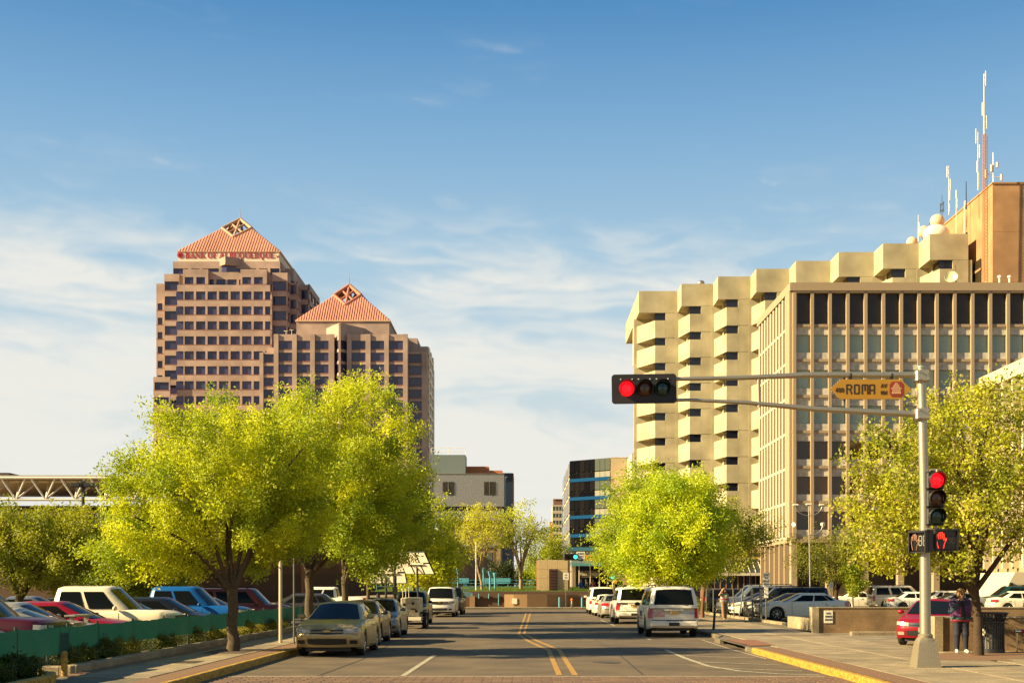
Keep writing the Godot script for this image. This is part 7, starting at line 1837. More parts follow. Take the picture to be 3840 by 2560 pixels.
func traffic_lights() -> void:
	var d := 27.3
	var base := Vector3(8.78, 0.15, -d)
	var sb: Material = mat("signal_black", Color(0.010, 0.009, 0.010), 0.45)
	var t := thing("signal_pole", "tall steel traffic signal pole with a double mast arm on a flared base", "signal pole", base)
	var m := MB.new()
	# flared base: octagonal skirt
	var ring := func(r: float, y: float, sq: float) -> Array:
		var o := []
		for k in 16:
			var a := TAU * k / 16
			var c := Vector3(cos(a), 0, -sin(a))
			var mx := maxf(absf(c.x), absf(c.z))
			c = c.lerp(c / mx, sq)
			o.append(c * r + Vector3(0, y, 0))
		return o
	var rs := [ring.call(0.27, 0.0, 0.94), ring.call(0.255, 0.12, 0.94), ring.call(0.2, 0.52, 0.9), ring.call(0.185, 0.60, 0.6), ring.call(0.135, 0.68, 0.0)]
	for i in rs.size() - 1:
		for k in 16:
			m.quad(rs[i][k], rs[i][(k + 1) % 16], rs[i + 1][(k + 1) % 16], rs[i + 1][k])
	part("base", m.mesh(), mat("cast_aluminium", Color(0.40, 0.35, 0.28), 0.45, {"metal": 0.5, "tex": texs.grain, "scale": 1.0}), t)
	m = MB.new(); m.lathe(Vector3.ZERO, [[0.155, 0.66], [0.16, 0.70], [0.122, 0.73]], 20); part("collar", m.mesh(), mats.cast_aluminium, t)
	m = MB.new(); m.tube(PackedVector3Array([Vector3(0, 0.66, 0), Vector3(-0.02, 3.6, 0), Vector3(-0.09, 6.55, 0)]), PackedFloat32Array([0.118, 0.105, 0.088]), 20); part("shaft", m.mesh(), galv, t)
	m = MB.new(); m.lathe(Vector3(-0.09, 6.5, 0), [[0.1, 0.0], [0.1, 0.05], [0.0, 0.09]], 16); part("cap", m.mesh(), galv, t)
	for y in [6.33, 5.5]:
		m = MB.new(); m.bevel_box(Vector3(-0.24, y - 0.13, -0.14), Vector3(0.06, y + 0.13, 0.14), 0.03)
		for k in 4: m.rod(Vector3(0.03 - 0.2 * (k % 2), y - 0.08 + 0.16 * (k / 2), 0.13), Vector3(0.03 - 0.2 * (k % 2), y - 0.08 + 0.16 * (k / 2), 0.18), 0.018, 0.018, 6)
		part("clamp", m.mesh(), galv, t)
	var xs := 3.55 - base.x
	m = MB.new(); m.tube(PackedVector3Array([Vector3(-0.1, 6.36, 0), Vector3(-2.6, 6.36, 0), Vector3(-4.0, 6.30, 0), Vector3(xs - 0.9, 6.26, 0)]), PackedFloat32Array([0.07, 0.062, 0.05, 0.038]), 14); part("upper_arm", m.mesh(), galv, t)
	m = MB.new(); m.tube(PackedVector3Array([Vector3(-0.1, 5.5, 0), Vector3(-2.4, 5.62, 0), Vector3(-3.9, 5.76, 0), Vector3(xs + 0.05, 5.82, 0), Vector3(xs - 0.9, 5.79, 0)]), PackedFloat32Array([0.07, 0.06, 0.045, 0.036, 0.034]), 14); part("lower_arm", m.mesh(), galv, t)
	m = MB.new(); m.rod(Vector3(ux(2845, d) - base.x, 6.33, 0), Vector3(ux(2847, d) - base.x, 5.66, 0), 0.04, 0.04, 10); part("arm_strut", m.mesh(), galv, t)
	# three lamp signal on the arm
	t = thing("traffic_light", "horizontal traffic light with red lit at the end of the mast arm", "traffic light", Vector3(ux(2415, d), vy(1459, d), -d))
	m = MB.new()
	m.bevel_box(Vector3(-0.52, -0.18, -0.2), Vector3(0.52, 0.18, 0.06), 0.03); part("housing", m.mesh(), sb, t)
	var pl := PackedVector2Array()
	for k in 32:
		var a := TAU * k / 32
		var c := Vector2(cos(a), sin(a)); var s := Vector2(signf(c.x), signf(c.y))
		pl.append(s * Vector2(0.63, 0.245) + c * 0.075)
	m = MB.new(); m.prism(pl, Vector3(0, 0, 0.03), Vector3.RIGHT, Vector3.UP, Vector3(0, 0, 0.035)); part("backplate", m.mesh(), mat("backplate", Color(0.022, 0.018, 0.022), 0.6, {"tex": texs.speck, "scale": 1.2}), t)
	t.rotation.z = 0.014
	for k in 3:
		lens(t, Vector3(-0.385 + 0.39 * k, 0.0, 0.085), 0.165, ["red", "amber_off", "green_off"][k])
		for s in [-1.0, 1.0]: part("fixing", bx(Vector3(0.025, 0.02, 0.02)), white_metal, t, Vector3(-0.385 + 0.39 * k + s * 0.125, 0.21, 0.07))
	# street name sign
	var yel := mat("sign_ochre", Color(0.36, 0.185, 0.012), 0.6)
	var ink := mat("sign_dark_ink", Color(0.02, 0.014, 0.008), 0.6)
	t = thing("street_name_sign", "ochre street name sign with stepped ends hanging from the mast arm", "sign", Vector3(ux(3263, d), vy(1461, d), -d + 0.06))
	name_board(t, 1.78, 0.44, yel)
	# squared capitals, stroke by stroke: [x, y, w, h] in a cell 1 wide and 1.6 high
	var caps := {"R": [[0, 0, 0.22, 1.6], [0.22, 1.38, 0.6, 0.22], [0.22, 0.72, 0.6, 0.2], [0.78, 0.92, 0.22, 0.5], [0.6, 0.36, 0.22, 0.38], [0.78, 0, 0.22, 0.4]], "O": [[0, 0.1, 0.22, 1.4], [0.78, 0.1, 0.22, 1.4], [0.1, 1.38, 0.8, 0.22], [0.1, 0, 0.8, 0.22]], "M": [[0, 0, 0.2, 1.5], [0.8, 0, 0.2, 1.5], [0.4, 0.55, 0.2, 1.0], [0.08, 1.4, 0.84, 0.2]], "A": [[0, 0, 0.22, 1.48], [0.78, 0, 0.22, 1.48], [0.1, 1.38, 0.8, 0.22], [0.22, 0.55, 0.56, 0.2]]}
	var word := "ROMA"
	for i in 4:
		m = MB.new()
		var lw := 0.15 if word[i] == "M" else 0.125
		for q in caps[word[i]]:
			var xx: float = -0.535 + i * 0.166
			m.box(Vector3(xx + q[0] * lw, -0.108 + q[1] * 0.135, 0.012), Vector3(xx + (q[0] + q[2]) * lw, -0.108 + (q[1] + q[3]) * 0.135, 0.0165 + q[0] * 0.0004 + q[1] * 0.0003))
		part("letter", m.mesh(), ink, t)
	lettering("400", 0.10, 0.18, ink, t, Vector3(-0.68, -0.02, 0.0165), 0.0, "Droid Sans Mono", 700)
	lettering("AV", 0.085, 0.13, ink, t, Vector3(0.28, 0.075, 0.0165), 0.0, "Droid Sans Mono", 700)
	lettering("NW", 0.085, 0.13, ink, t, Vector3(0.28, -0.075, 0.0165), 0.0, "Droid Sans Mono", 700)
	var red := mat("emblem_red", Color(0.22, 0.028, 0.015), 0.6); var pale := mat("emblem_pale", Color(0.50, 0.28, 0.16), 0.6)
	var oc := PackedVector2Array([Vector2(-0.1, -0.165), Vector2(0.1, -0.165), Vector2(0.15, -0.1), Vector2(0.15, 0.1), Vector2(0.1, 0.165), Vector2(-0.1, 0.165), Vector2(-0.15, 0.1), Vector2(-0.15, -0.1)])
	m = MB.new(); m.prism(oc, Vector3(0.56, 0, 0.012), Vector3.RIGHT, Vector3.UP, Vector3(0, 0, 0.006)); part("emblem", m.mesh(), red, t)
	for q in [[0.20, -0.1, 0.045], [0.18, -0.045, 0.033], [0.22, 0.0, 0.033], [0.15, 0.042, 0.028], [0.11, 0.08, 0.026], [0.06, 0.112, 0.022]]:
		part("emblem_bar", bevelled(Vector3(0.56 - q[0] / 2, q[1], 0.018), Vector3(0.56 + q[0] / 2, q[1] + q[2], 0.022), 0.004), pale, t)
	m = MB.new()
	for x in [-0.43, 0.47]:
		m.rod(Vector3(x, 0.2, -0.02), Vector3(x, 0.40, -0.05), 0.012, 0.012, 6); m.cbox(Vector3(x, 0.24, -0.02), Vector3(0.05, 0.06, 0.04)); m.lathe(Vector3(x, vy(1405, d) - vy(1461, d) - 0.03, -0.06), [[0.078, -0.02], [0.085, 0.0], [0.078, 0.02]], 12, Vector3.RIGHT)
	m.rod(Vector3(-0.55, 0.2, -0.06), Vector3(-0.55, 0.33, -0.06), 0.025, 0.025, 7); m.rod(Vector3(-0.55, -0.2, -0.06), Vector3(-0.55, -0.34, -0.06), 0.025, 0.025, 7)
	part("hanger", m.mesh(), black_metal, t)
	# vertical signal and pedestrian heads on the shaft
	t = thing("traffic_light", "vertical traffic light with red on top fixed to the signal pole", "traffic light", Vector3(ux(3500, d), vy(1871, d), -d + 0.12))
	m = MB.new()
	for k in 3: m.bevel_box(Vector3(-0.19, -0.58 + 0.39 * k, -0.12), Vector3(0.19, -0.2 + 0.39 * k, 0.08), 0.03)
	part("housing", m.mesh(), sb, t)
	for k in 3: lens(t, Vector3(0.0, 0.39 - 0.39 * k, 0.085), 0.165, ["red", "amber_off", "green_off"][k])
	m = MB.new(); m.rod(Vector3(-0.1, 0.62, -0.02), Vector3(0.12, 0.62, -0.02), 0.03, 0.03, 8); m.rod(Vector3(-0.18, -0.66, -0.02), Vector3(0.1, -0.66, -0.02), 0.03, 0.03, 8); m.rod(Vector3(0.02, -0.66, -0.02), Vector3(0.02, -0.56, -0.02), 0.04, 0.04, 8); m.rod(Vector3(0.06, 0.56, -0.02), Vector3(0.06, 0.64, -0.02), 0.045, 0.045, 8)
	part("bracket", m.mesh(), mats.cast_aluminium, t)
	var lit := mat("hand_lamp_lit", Color(0.5, 0.02, 0.01), 0.4, {"emit": Color(1.0, 0.03, 0.01), "energy": 0.95})
	var dim := mat("digit_unlit", Color(0.03, 0.03, 0.028), 0.5)
	t = thing("pedestrian_signal", "pedestrian signal with a lit red hand facing the camera", "pedestrian signal", Vector3(ux(3537, d), vy(2026, d), -d + 0.14))
	ped_box(t, sb)
	hand_icon(t, Vector3(-0.115, 0.0, 0.10), 0.36, lit); digits(t, Vector3(0.10, 0.02, 0.094), 0.17, dim)
	t = thing("pedestrian_signal", "pedestrian signal turned to the left with an unlit pale hand", "pedestrian signal", Vector3(ux(3451, d), vy(2032, d), -d + 0.12), -1.08)
	ped_box(t, sb)
	var pl2 := mat("hand_sunlit", Color(0.26, 0.12, 0.09), 0.5)
	hand_icon(t, Vector3(-0.1, 0.0, 0.10), 0.36, pl2); digits(t, Vector3(0.12, 0.02, 0.097), 0.2, mat("digit_pale", Color(0.22, 0.21, 0.17), 0.5))
	# signals at the far corner
	d = 107.0
	var px := ux(2300, d)
	t = thing("signal_pole", "distant signal pole with mast arm at the far right corner", "signal pole", Vector3(px, 0.15, -d))
	m = MB.new(); m.rod(Vector3.ZERO, Vector3(0, vy(2062, d), 0), 0.13, 0.1, 10); part("shaft", m.mesh(), galv, t)
	m = MB.new(); m.rod(Vector3(0, vy(2079, d) - 0.15, 0), Vector3(ux(2150, d) - px, vy(2079, d) - 0.15, 0), 0.07, 0.045, 8); part("arm", m.mesh(), galv, t)
	t = thing("traffic_light", "distant horizontal traffic light showing green over the far junction", "traffic light", Vector3(ux(2141, d), vy(2088, d), -d + 0.1))
	m = MB.new(); m.bevel_box(Vector3(-0.62, -0.29, -0.12), Vector3(0.62, 0.29, 0.06), 0.06); part("housing", m.mesh(), sb, t)
	for k in 3: lens(t, Vector3(-0.39 + 0.39 * k, 0, 0.065), 0.17, ["red_off", "amber_off", "green"][k])
	t = thing("one_way_sign", "small white one way sign beside the distant horizontal signal", "sign", Vector3(ux(2178, d), vy(2088, d), -d + 0.1))
	part("board", bevelled(Vector3(-0.36, -0.44, 0), Vector3(0.36, 0.44, 0.03), 0.02), mats.sign_white, t)
	lettering("ONE", 0.17, 0.5, mats.sign_ink, t, Vector3(0, 0.27, 0.035), 0.0, "Droid Sans", 700); lettering("WAY", 0.17, 0.5, mats.sign_ink, t, Vector3(0, 0.02, 0.035), 0.0, "Droid Sans", 700)
	m = MB.new(); m.prism(PackedVector2Array([Vector2(-0.24, -0.05), Vector2(0.06, -0.05), Vector2(0.06, -0.12), Vector2(0.24, 0.0), Vector2(0.06, 0.12), Vector2(0.06, 0.05), Vector2(-0.24, 0.05)]), Vector3(0, -0.26, 0.03), Vector3.RIGHT, Vector3.UP, Vector3(0, 0, 0.01)); part("arrow", m.mesh(), mats.sign_ink, t)
	t = thing("street_name_sign", "distant ochre street name sign right of the one way sign", "sign", Vector3(ux(2222, d), vy(2091, d), -d + 0.1))
	name_board(t, 2.6, 0.5, mat("sign_ochre_bright", Color(0.60, 0.32, 0.02), 0.6))
	lettering("MARQUETTE", 0.2, 1.35, ink, t, Vector3(0.2, 0.0, 0.0165), 0.0, "Droid Sans Mono", 700)
	t = thing("traffic_light", "distant vertical traffic light showing green on the far corner pole", "traffic light", Vector3(ux(2297, d), vy(2153, d), -d + 0.2))
	m = MB.new(); m.bevel_box(Vector3(-0.19, -0.42, -0.1), Vector3(0.19, 0.75, 0.06), 0.04); part("housing", m.mesh(), sb, t)
	for k in 3: lens(t, Vector3(0, 0.56 - 0.39 * k, 0.065), 0.165, ["red_off", "amber_off", "green"][k])
	t = thing("traffic_light", "distant black signal heads turned sideways left of the corner pole", "traffic light", Vector3(ux(2268, d), vy(2140, d), -d + 0.1), -1.0)
	m = MB.new()
	for k in 3: m.bevel_box(Vector3(-0.25, -0.62 + 0.4 * k, -0.14), Vector3(0.25, -0.25 + 0.4 * k, 0.08), 0.04)
	part("housing", m.mesh(), sb, t)
	for k in 3: lens(t, Vector3(0, 0.36 - 0.4 * k, 0.085), 0.165, ["red_off", "amber_off", "green_off"][k])
	t = thing("pedestrian_signal", "distant pedestrian signal with an orange hand on the far corner", "pedestrian signal", Vector3(ux(2310, d), vy(2181, d), -d + 0.2))
	ped_box(t, sb)
	hand_icon(t, Vector3(-0.05, 0.0, 0.10), 0.40, mat("hand_lamp_orange", Color(0.5, 0.1, 0.01), 0.4, {"emit": Color(1.0, 0.16, 0.01), "energy": 0.9}))
func name_board(t: Node3D, w: float, h: float, mt: Material) -> void:
	var p := PackedVector2Array()
	var st := 5
	var sx := 0.042; var sy := h / 2 / (st + 0.5)
	var right := []
	for k in range(0, st + 1):
		var x := w / 2 - 0.0 - sx * k
		var y := sy * (k + 0.35)
		right.append(Vector2(x, y - (sy if k > 0 else 0.0) if false else sy * (k - 0.65) if k > 0 else 0.0)); right.append(Vector2(x, y))
	right[0] = Vector2(w / 2, 0)
	var q := []
	for v in right: q.append(v)
	for v in right.slice(1): p.append(Vector2(v.x, -v.y))
	p.reverse()
	for v in right.slice(1): p.append(v)
	var left := []
	for v in p: left.append(Vector2(-v.x, v.y))
	left.reverse()
	for v in left: p.append(v)
	var clean := PackedVector2Array()
	for v in p:
		if clean.is_empty() or clean[-1].distance_to(v) > 0.001: clean.append(v)
	var m := MB.new(); m.prism(clean, Vector3(0, 0, -0.012), Vector3.RIGHT, Vector3.UP, Vector3(0, 0, 0.024))
	part("board", m.mesh(), mt, t)
func ped_box(t: Node3D, sb: Material) -> void:
	part("housing", bevelled(Vector3(-0.25, -0.235, -0.12), Vector3(0.25, 0.235, 0.075), 0.035), sb, t)
	part("face", bx(Vector3(0.42, 0.39, 0.01)), mat("signal_face", Color(0.006, 0.006, 0.006), 0.25), t, Vector3(0, 0, 0.08))
	var m := MB.new()
	m.box(Vector3(-0.25, 0.2, 0.07), Vector3(0.25, 0.24, 0.16)); m.box(Vector3(-0.25, -0.235, 0.07), Vector3(-0.22, 0.2, 0.15)); m.box(Vector3(0.22, -0.235, 0.07), Vector3(0.25, 0.2, 0.15)); m.box(Vector3(-0.22, -0.235, 0.07), Vector3(0.22, -0.215, 0.12))
	part("hood", m.mesh(), sb, t)

# ---------------------------------------------------------------- roofs of the right hand buildings
func rooftops() -> void:
	var wm := mat("antenna_white", Color(0.75, 0.70, 0.62), 0.4)
	var rust := mat("antenna_rust", Color(0.30, 0.14, 0.06), 0.7)
	var U := func(x: float) -> float: return 3040 + x / 1.494
	var V := func(y: float) -> float: return 250 + y / 1.494
	var ant := func(label: String, x: float, y0: float, y1: float, d: float, arrays: Array, mt: Material, r := 0.09) -> void:
		var o := pt(U.call(x), V.call(y1), d)
		var h: float = vy(V.call(y0), d) - o.y
		var t := thing("antenna", label, "antenna", o)
		var m := MB.new(); m.rod(Vector3.ZERO, Vector3(0, h, 0), r * 0.75, r * 0.45, 7); part("mast", m.mesh(), mt, t)
		for q in arrays:
			m = MB.new()
			var yy := h * float(q[0])
			m.rod(Vector3(q[1], yy - q[2], 0), Vector3(q[1], yy + q[2], 0), 0.055, 0.055, 6); m.rod(Vector3(0, yy - q[2] * 0.6, 0), Vector3(q[1], yy - q[2] * 0.6, 0), 0.05, 0.05, 5); m.rod(Vector3(0, yy + q[2] * 0.6, 0), Vector3(q[1], yy + q[2] * 0.6, 0), 0.05, 0.05, 5)
			part("dipole", m.mesh(), mt if mt != rust else wm, t)
	ant.call("tallest white antenna mast above the orange tan block", 974, 42, 378, 151.0, [[0.93, 0.2, 0.9], [0.7, 0.0, 0.9], [0.42, -0.2, 0.8], [0.2, 0.3, 0.8]], wm, 0.13)
	ant.call("second tallest white antenna left of the tallest mast", 940, 362, 692, 153.0, [[0.92, -0.25, 0.9], [0.66, 0.2, 0.8], [0.4, -0.1, 0.7], [0.18, 0.1, 0.9]], wm, 0.08)
	ant.call("white antenna with short bars above the right dome", 776, 555, 830, 158.0, [[0.88, -0.2, 0.7], [0.62, 0.2, 0.7], [0.4, 0.15, 0.6], [0.15, 0.1, 0.5]], wm, 0.07)
	ant.call("short white antenna right of the barred one", 818, 690, 935, 157.0, [[0.9, 0.0, 0.5], [0.7, 0.1, 0.6]], wm, 0.06)
	ant.call("black whip antenna on the tan block's sloping edge", 873, 642, 800, 154.0, [], black_metal, 0.12)
	ant.call("slim pale pole in front of the tan block's left face", 864, 755, 935, 152.0, [[0.95, 0.1, 0.3]], wm, 0.1)
	ant.call("thin aerial right above the right dome", 738, 718, 830, 158.0, [[0.4, 0.2, 0.7], [0.35, -0.2, 0.6]], black_metal, 0.07)
	ant.call("thin aerial rising left of the left dome", 605, 830, 980, 161.0, [[0.6, 0.12, 0.4]], wm, 0.06)
	ant.call("stub aerial between the two domes", 668, 872, 900, 160.0, [], black_metal, 0.06)
	# lattice mast below the tallest antenna
	var o := pt(U.call(979), V.call(1205), 148.5)
	var h: float = vy(V.call(378), 148.5) - o.y
	var t := thing("lattice_mast", "slender rust red lattice mast against the orange tan block", "mast", o)
	for k in 3:
		var a := TAU * k / 3
		var m := MB.new(); m.rod(Vector3(cos(a), 0, sin(a)) * 0.33, Vector3(cos(a) * 0.26, h, sin(a) * 0.26), 0.055, 0.05, 5); part("leg", m.mesh(), rust, t)
	var lm := MB.new()
	for i in 44:
		for k in 3:
			var a := TAU * k / 3; var b := TAU * (k + 1) / 3
			var r := 0.33 - 0.07 * i / 44.0
			lm.rod(Vector3(cos(a) * r, h * i / 44.0, sin(a) * r), Vector3(cos(b) * r, h * (i + 1) / 44.0, sin(b) * r), 0.025, 0.025, 3)
	stuff(part("bracing", lm.mesh(), rust, t))
	# domes
	for q in [[712, 866, 40, 158.0, "larger round pale dome antenna beside the tan block"], [637, 925, 34, 160.0, "second round dome antenna left of the larger one"], [570, 985, 32, 162.0, "half hidden dome antenna at the left of the three"]]:
		var c := pt(U.call(q[0]), V.call(q[1]), q[3])
		var r: float = q[2] / 1.494 / FOC * q[3]
		t = thing("dome_antenna", q[4], "dome antenna", c, 0.0, "round dome antennas on the cream tower")
		var m := MB.new(); m.sphere(Vector3.ZERO, Vector3(r, r, r * 0.8), 24, 16); part("dome", m.mesh(), mat("dome_shell", Color(0.66, 0.50, 0.36), 0.5), t)
		m = MB.new(); m.rod(Vector3(0, -r * 0.8, -r * 0.3), Vector3(0.1, -r - 2.0, -r * 0.3), 0.12, 0.12, 6); m.rod(Vector3(r * 0.6, -r * 0.5, 0), Vector3(r * 1.5, -r * 0.9, -0.5), 0.08, 0.08, 6); m.rod(Vector3(r * 0.3, -r * 0.8, 0), Vector3(r * 1.5, -r * 0.9, -0.5), 0.06, 0.06, 6); part("bracket", m.mesh(), black_metal, t)
	t = thing("roof_vent", "white rounded vent between the domes on the cream tower", "vent", pt(U.call(706), V.call(940), 156.5))
	var vm := MB.new(); vm.sphere(Vector3.ZERO, Vector3(1.7, 1.25, 1.2), 18, 10); part("cap", vm.mesh(), wm, t)
	t = thing("roof_vent", "small dark vent hood on the cream tower's second bay", "vent", pt(2240 + 678 / 1.7425, 900 + 283 / 1.7425, 182.0))
	vm = MB.new(); vm.sphere(Vector3.ZERO, Vector3(0.55, 0.45, 0.5), 12, 8); part("cap", vm.mesh(), galv, t)
	# dish on the office block roof
	var dd := 126.0
	t = thing("satellite_dish", "large pale green satellite dish on the office block roof", "satellite dish", pt(U.call(790), V.call(1178), dd))
	var r0: float = 36 / 1.494 / FOC * dd
	var dm := MB.new()
	dm.lathe(Vector3.ZERO, [[0.0, -0.32], [r0 * 0.4, -0.26], [r0 * 0.75, -0.12], [r0, 0.06], [r0 * 0.98, 0.09], [r0 * 0.72, -0.07], [r0 * 0.38, -0.2], [0.0, -0.26]], 24, Vector3(-0.35, 0.35, 0.87))
	part("reflector", dm.mesh(), mat("dish_green", Color(0.58, 0.60, 0.42), 0.5), t)
	dm = MB.new(); dm.rod(Vector3(0.1, -0.2, -0.1), Vector3(0.2, -1.4, -0.2), 0.09, 0.09, 8); dm.rod(Vector3(0.2, 0.0, -0.2), Vector3(1.6, -1.3, -0.6), 0.06, 0.06, 6); part("stand", dm.mesh(), galv, t)
	dm = MB.new(); dm.rod(Vector3(0.4, 0.2, 0.2), Vector3(0.4, 1.2, 0.1), 0.03, 0.03, 5); part("feed_arm", dm.mesh(), black_metal, t)
	for q in [[1061, "left one of two white vent pipes on the office block roof"], [1117, "right one of two white vent pipes on the office block roof"]]:
		t = thing("vent_pipe", q[1], "vent pipe", pt(U.call(q[0]), V.call(1210), 122.0))
		var m := MB.new(); m.rod(Vector3(0, -0.3, 0), Vector3(0, 0.5, 0), 0.1, 0.1, 8); m.lathe(Vector3(0, 0.45, 0), [[0.12, 0.0], [0.2, 0.05], [0.2, 0.22], [0.0, 0.3]], 10); part("pipe", m.mesh(), wm, t)
	t = thing("antenna_cluster", "small antenna cluster on the top corner of the tan block", "antenna", pt(U.call(1025), V.call(662), 150.6))
	var m := MB.new(); m.rod(Vector3.ZERO, Vector3(0, 3.9, 0), 0.06, 0.05, 6)
	part("mast", m.mesh(), wm, t)
	for q in [[-0.9, 1.3, 0.5], [0.5, 2.4, 0.3], [1.0, 0.9, 0.35], [-0.2, 2.0, 0.4]]:
		m = MB.new(); m.rod(Vector3(q[0], q[1] - q[2], 0), Vector3(q[0], q[1] + q[2], 0), 0.16, 0.16, 8); m.rod(Vector3(0, q[1], 0), Vector3(q[0], q[1], 0), 0.05, 0.05, 5); part("panel", m.mesh(), mats.dome_shell, t)

# ---------------------------------------------------------------- people: a skeleton of tapered capsules, joined with a smooth minimum and meshed as surface nets
func flesh(mb: MB, bones: Array, cell: float, blend: float) -> void:   # bone: [a, b, ra, rb, colour, group]
	var lo := Vector3.ONE * 1e9; var hi := -lo
	for b in bones:
		var r := maxf(b[2], b[3]) + cell * 3.0
		for p in [b[0], b[1]]:
			lo = lo.min(p - Vector3.ONE * r); hi = hi.max(p + Vector3.ONE * r)
	var nx := int((hi.x - lo.x) / cell) + 2; var ny := int((hi.y - lo.y) / cell) + 2; var nz := int((hi.z - lo.z) / cell) + 2
	var total := nx * ny * nz
	var sum := PackedFloat32Array(); sum.resize(total)
	var near := PackedFloat32Array(); near.resize(total); near.fill(1e9)
	var who := PackedInt32Array(); who.resize(total)
	var k := 1.0 / blend
	var live := {}
	for bi in bones.size():
		var b = bones[bi]
		var A: Vector3 = b[0]; var B: Vector3 = b[1]; var ra: float = b[2]; var rb: float = b[3]
		var rr := maxf(ra, rb) + cell * 2.5
		var l := A.min(B) - Vector3.ONE * rr - lo; var h := A.max(B) + Vector3.ONE * rr - lo
		var i0 := maxi(0, int(l.x / cell)); var i1 := mini(nx - 1, int(h.x / cell) + 1)
		var j0 := maxi(0, int(l.y / cell)); var j1 := mini(ny - 1, int(h.y / cell) + 1)
		var k0 := maxi(0, int(l.z / cell)); var k1 := mini(nz - 1, int(h.z / cell) + 1)
		var AB := B - A; var len2 := maxf(AB.length_squared(), 1e-9)
		var sq: Vector3 = b[6] if b.size() > 6 else Vector3.ONE
		for i in range(i0, i1 + 1):
			for j in range(j0, j1 + 1):
				for q in range(k0, k1 + 1):
					var p := lo + Vector3(i, j, q) * cell
					var t := clampf((p - A).dot(AB) / len2, 0.0, 1.0)
					var d := ((p - A - AB * t) * sq).length() - lerpf(ra, rb, t)
					if d < cell * 2.5:
						var at := (i * ny + j) * nz + q
						sum[at] += exp(-k * d)
						if d < near[at]: near[at] = d; who[at] = bi
						live[at] = true
	var val := func(at: int) -> float:
		return -log(sum[at]) / k if sum[at] > 0.0 else 1.0
	var vid := {}
	var vp := PackedVector3Array(); var vn := PackedVector3Array(); var vc := PackedColorArray()
	var offs := []
	for c in 8: offs.append(((c & 1) * ny + ((c >> 1) & 1)) * nz + ((c >> 2) & 1))
	var edges := [[0, 1], [2, 3], [4, 5], [6, 7], [0, 2], [1, 3], [4, 6], [5, 7], [0, 4], [1, 5], [2, 6], [3, 7]]
	var cells := {}
	for at in live:
		for c in 8: cells[at - offs[c]] = true
	for at in cells:
		if at < 0: continue
		var q: int = at % nz; var j: int = (at / nz) % ny; var i: int = at / (nz * ny)
		if i >= nx - 1 or j >= ny - 1 or q >= nz - 1: continue
		var f := []
		var mask := 0
		for c in 8:
			var x: float = val.call(at + offs[c]); f.append(x)
			if x < 0: mask |= 1 << c
		if mask == 0 or mask == 255: continue
		var acc := Vector3.ZERO; var n := 0
		for e in edges:
			var a: float = f[e[0]]; var b: float = f[e[1]]
			if (a < 0) != (b < 0):
				var t := a / (a - b)
				var pa := Vector3(e[0] & 1, (e[0] >> 1) & 1, (e[0] >> 2) & 1); var pb := Vector3(e[1] & 1, (e[1] >> 1) & 1, (e[1] >> 2) & 1)
				acc += pa.lerp(pb, t); n += 1
		var g := Vector3(f[1] + f[3] + f[5] + f[7] - f[0] - f[2] - f[4] - f[6], f[2] + f[3] + f[6] + f[7] - f[0] - f[1] - f[4] - f[5], f[4] + f[5] + f[6] + f[7] - f[0] - f[1] - f[2] - f[3])
		vid[at] = vp.size()
		vp.append(lo + (Vector3(i, j, q) + acc / n) * cell); vn.append(g.normalized())
		var best: int = at; var bd := 1e9
		for c in 8:
			if near[at + offs[c]] < bd: bd = near[at + offs[c]]; best = at + offs[c]
		vc.append(bones[who[best]][4])
	var sx := ny * nz; var sy := nz; var sz := 1
	for at in vid:
		var f0: float = val.call(at)
		for ax in 3:
			var s: int = [sx, sy, sz][ax]; var u: int = [sy, sz, sx][ax]; var w: int = [sz, sx, sy][ax]
			var f1: float = val.call(at + s)
			if (f0 < 0) == (f1 < 0): continue
			if not (vid.has(at - u) and vid.has(at - w) and vid.has(at - u - w)): continue
			var q := [vid[at], vid[at - u], vid[at - u - w], vid[at - w]]
			if f0 < 0: q.reverse()
			q.reverse()
			for tr in [[0, 1, 2], [0, 2, 3]]:
				var a: int = q[tr[0]]; var b: int = q[tr[1]]; var c: int = q[tr[2]]
				var fn := (vp[b] - vp[a]).cross(vp[c] - vp[a])
				if fn.dot(vn[a] + vn[b] + vn[c]) < 0:
					var tmp := b; b = c; c = tmp
				mb.v.append(vp[a]); mb.v.append(vp[c]); mb.v.append(vp[b])
				mb.n.append(vn[a]); mb.n.append(vn[c]); mb.n.append(vn[b])
				mb.c.append(vc[a]); mb.c.append(vc[c]); mb.c.append(vc[b])

func hand_bones(wrist: Vector3, dir: Vector3, palm_n: Vector3, curl: float, skin: Color, side := 1.0) -> Array:
	var o := []
	var f := dir.normalized(); var n := (palm_n - f * palm_n.dot(f)).normalized(); var s := f.cross(n) * side
	var lens_ := [0.070, 0.080, 0.074, 0.058]
	for k in 4:
		var root := wrist + f * 0.085 + s * (0.030 - 0.020 * k)
		o.append([wrist + s * (0.018 - 0.012 * k), root, 0.016, 0.0125, skin])
		var a := root; var d := f
		for j in 3:
			d = (d * cos(curl) + n * sin(curl)).normalized()
			var b: Vector3 = a + d * lens_[k] * [0.46, 0.31, 0.23][j]
			o.append([a, b, 0.0098 - 0.0006 * j, 0.0092 - 0.0006 * j, skin]); a = b
			d = d.rotated(n.cross(f).normalized() if false else s.normalized(), 0.0)
	var tb := wrist + f * 0.028 + s * 0.034
	var tm := tb + (f * 0.55 + s * 0.75 + n * 0.35).normalized() * 0.042
	var te := tm + (f * 0.85 + s * 0.25 + n * 0.45).normalized() * 0.034
	o.append([wrist + f * 0.015, tb, 0.017, 0.014, skin]); o.append([tb, tm, 0.0115, 0.0105, skin]); o.append([tm, te, 0.0105, 0.0088, skin])
	return o
